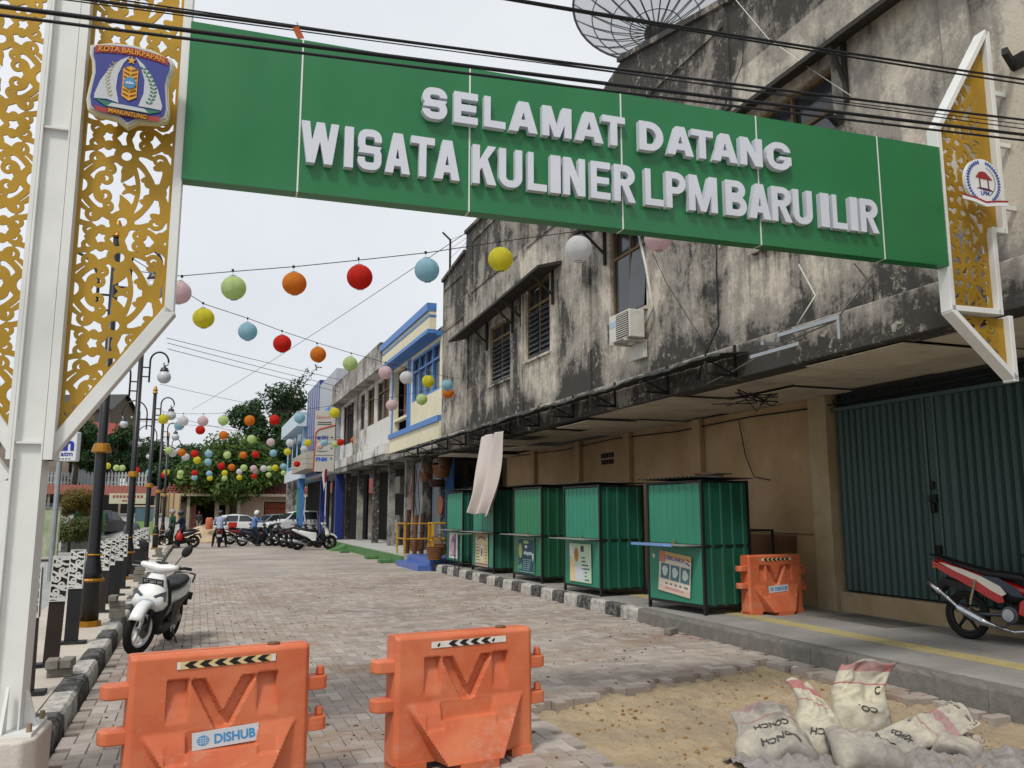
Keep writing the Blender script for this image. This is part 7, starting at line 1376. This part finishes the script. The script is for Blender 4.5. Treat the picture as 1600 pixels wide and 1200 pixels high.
for k in range(5): p=a.lerp(b,k/4); MB().bx(p.x-.08,p.x+.08,p.y-2,p.y-1.84,-.2,p.z-.7).build('post',DWALL,aw)
MB().bx(a.x,wpt(100,790,68).x,a.y-.4,a.y-.1,-.2,2.4).build('blue_wall',pm('pale_blue_wall','6d94a8',.7,var=.2),aw)
c=wpt(200,779,66); bn=thing('shop_banner','pale shop banner with faded red lettering under the rusty awning','banner',tuple(c),-YAW*.3); q=66/1300; MB().bx(-27*q,30*q,-.03,.03,-8*q,8*q).build('sheet',pm('banner_pale','b7b39a',.7,var=.15),bn); FR=pm('faded_red','8a4a48',.7); 
for k in range(9): MB().bx(-22*q+k*5*q,-18.5*q+k*5*q,-.04,-.031,1*q,5*q).build('faded_letter',FR,bn)
for k in range(5): MB().bx(-8*q+k*4*q,-5*q+k*4*q,-.04,-.031,-5*q,-2*q).build('faded_letter',FR,bn)
def gable(label,c,w,d,h,rh,wall,roof,ry=0):
    g_=thing('hillside_house',label,'house',tuple(c),ry,'houses on the hillside at the left'); MB().bx(-w/2,w/2,0,d,-6,h).build('wall',wall,g_); MB().add([(-w/2-.5,-.5,h-.1),(w/2+.5,-.5,h-.1),(w/2+.5,d/2,h+rh),(-w/2-.5,d/2,h+rh),(w/2+.5,d+.5,h-.1),(-w/2-.5,d+.5,h-.1)],[(0,1,2,3),(3,2,4,5)]).build('roof',roof,g_)
    MB().prism([(0,h-.0),(d,h-.0),(d/2,h+rh-.1)],-w/2,w/2,'yz').build('gable',wall,g_)
    for k in range(3): x=-w/2+w*(k+.5)/3; MB().bx(x-.5,x+.5,-.06,-.01,h-1.9,h-.6).build('window',GLASSD,g_)
RF2=pm('roof_red','8a4038',.7,var=.3,coords='World'); RF3=pm('roof_dark','3b3a3a',.7,var=.3,coords='World')
c=wpt(160,690,92); gable('red-roofed hillside house behind the first lamp post',c,4.2,4,.8,1.5,pm('wall_grey2','6d7278',.7),RF2,.3); c=wpt(120,665,100); gable('dark-roofed hillside house with yellow wall',c,8,6,2.0,2.2,pm('wall_mustard','5f5440',.7,var=.3),RF3,-.4); c=wpt(40,700,95); gable('dark hillside house behind the gate pole',c,9,7,2,2,DWALL,RF3,.1)
st2=thing('motorbike_cover','grey covered motorbike by the second lamp post','covered motorbike',far(208,52)); MB().sph((0,0,.5),(.5,.8,.55),14,9).build('cover',pm('cover_grey','4a4d52',.7,var=.3),st2,smooth=True); MB().torus((0,.5,.28),.2,.07,R3('Y',pi/2),18,6).build('tyre',TYRE,st2)
kp=thing('kiosk','pale green glass kiosk cabinet under the shop banner','kiosk',far(226,58)); MB().bx(-.6,.6,-.4,.4,0,1.0).build('base',pm('kiosk_green','7d9a58',.6,var=.2),kp); MB().bx(-.58,.58,-.38,.38,1.001,2.0).build('glass',pm('kiosk_glass','4f6a70',.15,var=.3,spec=.6),kp); MB().bx(-.64,.64,-.44,.44,2.001,2.1).build('roof',CRM,kp)
# thin utility pole with cross arm
up_=thing('utility_pole','wooden utility pole with a cross arm behind the lamps','utility pole',far(207,62)); MB().cyl((0,0,0),(0,0,9.2),.13,.09,8).build('pole',BARK,up_); MB().box((0,0,8.6),(2.6,.1,.12)).build('cross_arm',BARK,up_)
for x in (-1.1,-.5,.5,1.1): MB().lathe([(.05,0),(.07,.06),(.04,.14)],8,TR(x,0,8.66)).build('insulator',PTXT,up_)
# ------------------------------------------------------------------ cement bags and mortar by the sand
def bag_mat(name,dirty):
    t=NT(name); co=t.coord('Object'); sp=t.new('SeparateXYZ'); t.lk(co,sp.inputs[0]); y=sp.outputs[1]
    n=t.noise(co,7,6,.7); f=t.noise(co,30,4)
    base=t.mix(t.ramp(n,(.35,0.),(.7,.6)),(.54,.50,.37),(.42,.39,.30)); red=t.math('MULTIPLY',t.math('GREATER_THAN',y,.20),t.math('LESS_THAN',y,.265)); red2=t.math('MULTIPLY',t.math('GREATER_THAN',y,.10),t.math('LESS_THAN',y,.112))
    c=t.mix(t.math('MAXIMUM',red,red2),base,(.40,.12,.11)); c=t.mix(t.ramp(t.noise(co,3.2,6,.7),(.62-dirty*.4,0.),(.85-dirty*.3,.9)),c,t.mix(f,(.17,.155,.145),(.30,.275,.255))); t.col(c); t.bump(t.math('ADD',n,f),.4,.01); return t.set(.8,0,.3)
BGS=[bag_mat('sack_%d'%k,d) for k,d in enumerate((1.0,.65,.55,1.15,.8,1.0))]; INK=pm('sack_print','4a4a45',.85,var=.5,scale=30)
def sackz(x,y,w,l,h,sd):
    u=min(1,abs(x)/(w/2)); v=min(1,abs(y)/(l/2)); q=y/l+.5; e=max(0,(1-u**2.6))**.55*max(0,(1-v**4))**.5
    cr=abs(mno.noise(Vector((x*6+y*4,sd,y*9))))+.6*abs(mno.noise(Vector((x*13-y*6,sd+4,y*11)))); lump=mno.noise(Vector((x*3.1+sd,y*3.1,7)))
    return (h*(1.45-1.05*q**1.1)+lump*.07+(.16-cr)*(.03+.06*q)+mno.fractal(Vector((x*16,y*16,sd)),1.,2.,3)*.008)*e
def sack(label,loc,rot,w,l,h,k,text=(),taper=0.,pinch=0.):
    B_=thing('cement_bag',label,'cement bag',loc,0,'cement bags on the sand'); B_.rotation_euler=rot; mb=MB(); nx,ny=40,48; sd=k*3.7+1
    def pt(i,j,s): return ptf(-w/2+w*i/nx,-l/2+l*j/ny,s)
    def ptf(x,y,s=1):
        z=sackz(x,y,w,l,h*.5,sd if s>0 else sd+9)*s; f=1-taper*max(0,(y/l+.5))**1.5; e=1+.12*mno.noise(Vector((x*4,y*5,sd))); q=y/l+.5; bend=-.22*max(0,q-.62)**1.2*(1 if k%2 else -1)+.10*mno.noise(Vector((x*3,y*3,sd+2)))*q; return Vector((x*f*e+pinch*max(0,y)**2*3,y+.06*mno.noise(Vector((x*6,sd,y*4))),z+bend))
    for s in (1,-1):
        b=len(mb.v); mb.v+=[pt(i,j,s) for j in range(ny+1) for i in range(nx+1)]
        for j in range(ny):
            for i in range(nx): q_=(b+j*(nx+1)+i,b+j*(nx+1)+i+1,b+(j+1)*(nx+1)+i+1,b+(j+1)*(nx+1)+i); mb.f.append(q_ if s>0 else q_[::-1])
    o=mb.build('sack',BGS[k],B_,smooth=True); w_=o.modifiers.new('w','WELD'); w_.merge_threshold=.004; sm_=o.modifiers.new('sm','SMOOTH'); sm_.iterations=2; sm_.factor=.4
    for st,x0,y0_,tw,thh,flip in text:
        v,f=text_mesh(st,.05,.02); lo=v.min(0); d=v.max(0)-lo; g=MB(); vs=[]
        for p in v:
            a=((p[0]-lo[0])/d[0]-.5)*tw; c_=((p[1]-lo[1])/d[1]-.5)*thh
            if flip: a,c_=-a,-c_
            x,y=x0+a,y0_+c_; Q=ptf(x,y); vs.append((Q.x,Q.y,Q.z+.005+.002*((p[2]-lo[2])/d[2])))
        g.add(vs,f); g.build('lettering',INK,B_)
    return B_
def bz(px,py): p=onz(px,py,-.05); return p
p=bz(1222,1185); sack('leftmost grey cement bag lying on the sand',(p.x,p.y+.1,.05),(.62,.0,-.35),.56,.44,.24,0,[('CONCH',.0,.03,.26,.042,True),('CONCH',.02,-.1,.28,.05,True)],.25,-.3)
p=bz(1290,1172); sack('leaning pale cement bag with a pointed red corner',(p.x,p.y+.05,.14),(.95,.25,-.45),.42,.60,.2,1,[('CONCH',.03,-.14,.26,.05,True)],.62,-.55)
p=bz(1345,1140); sack('upright cement bag with a red band round its top',(p.x,p.y,.17),(1.15,.0,-.45),.42,.56,.24,2,[('CO.',.02,-.1,.13,.05,True),('C',.13,.08,.045,.06,False)],.0,.5)
p=bz(1362,1198); sack('grey mortar-smeared cement bag in the front middle',(p.x,p.y+.05,.05),(.5,.12,-.2),.54,.44,.24,3,[('CO',.14,.0,.14,.07,False)],.3)
p=bz(1440,1175); sack('long flattened cement bag stretching to the right',(p.x,p.y+.05,.05),(.3,.3,-1.75),.32,.84,.11,4,[('CONCH',.0,-.12,.2,.05,False)],.2)
p=bz(1512,1185); sack('small crumpled cement bag end at the right of the pile',(p.x,p.y+.05,.04),(.8,.2,-1.1),.30,.34,.2,5,(),.3)
MORT=mat_conc('mortar',(.22,.2,.19),(.34,.31,.29),(.12,.11,.1),.5,6,.8); rm_=random.Random(9)
def mortz(x,y):
    e=1-abs((y-4.52+(x-4.6)*.28)/.42); f=mno.fractal(Vector((x*9,y*9,2)),.7,2.2,6); return -.09+.07*min(1,max(0,e*1.6))+.035*f*max(0,min(1,e*2))+max(0,mno.noise(Vector((x*14,y*14,5))))*.045*max(0,min(1,e*2))
o=hgrid(3.4,6.1,3.6,5.1,.016,mortz).build('mortar_heap',MORT,smooth=True); tag(o,'grey spilled mortar heaped round the cement bags','mortar',kind='stuff')
q_=onz(1243,1050,-.05); pp=thing('paper_scrap','small white crumpled paper scrap on the sand by the kerb','paper',(q_.x,q_.y,-.04)); pm_=MB().sph((0,0,.02),(.05,.04,.03),9,6); 
for v_ in pm_.v: v_ += Vector((mno.noise(v_*60),mno.noise(v_*50+Vector((3,0,0))),mno.noise(v_*55+Vector((0,5,0)))))*.014
pm_.build('crumple',pm('paper_white','d0d0cc',.7),pp)
q_=onz(1592,1100,.0); o=link('paving_block',PB,None,(q_.x,q_.y,.0),.3); bev(o,.006,1); tag(o,'pale loose paving block at the right edge by the kerb','paving block')
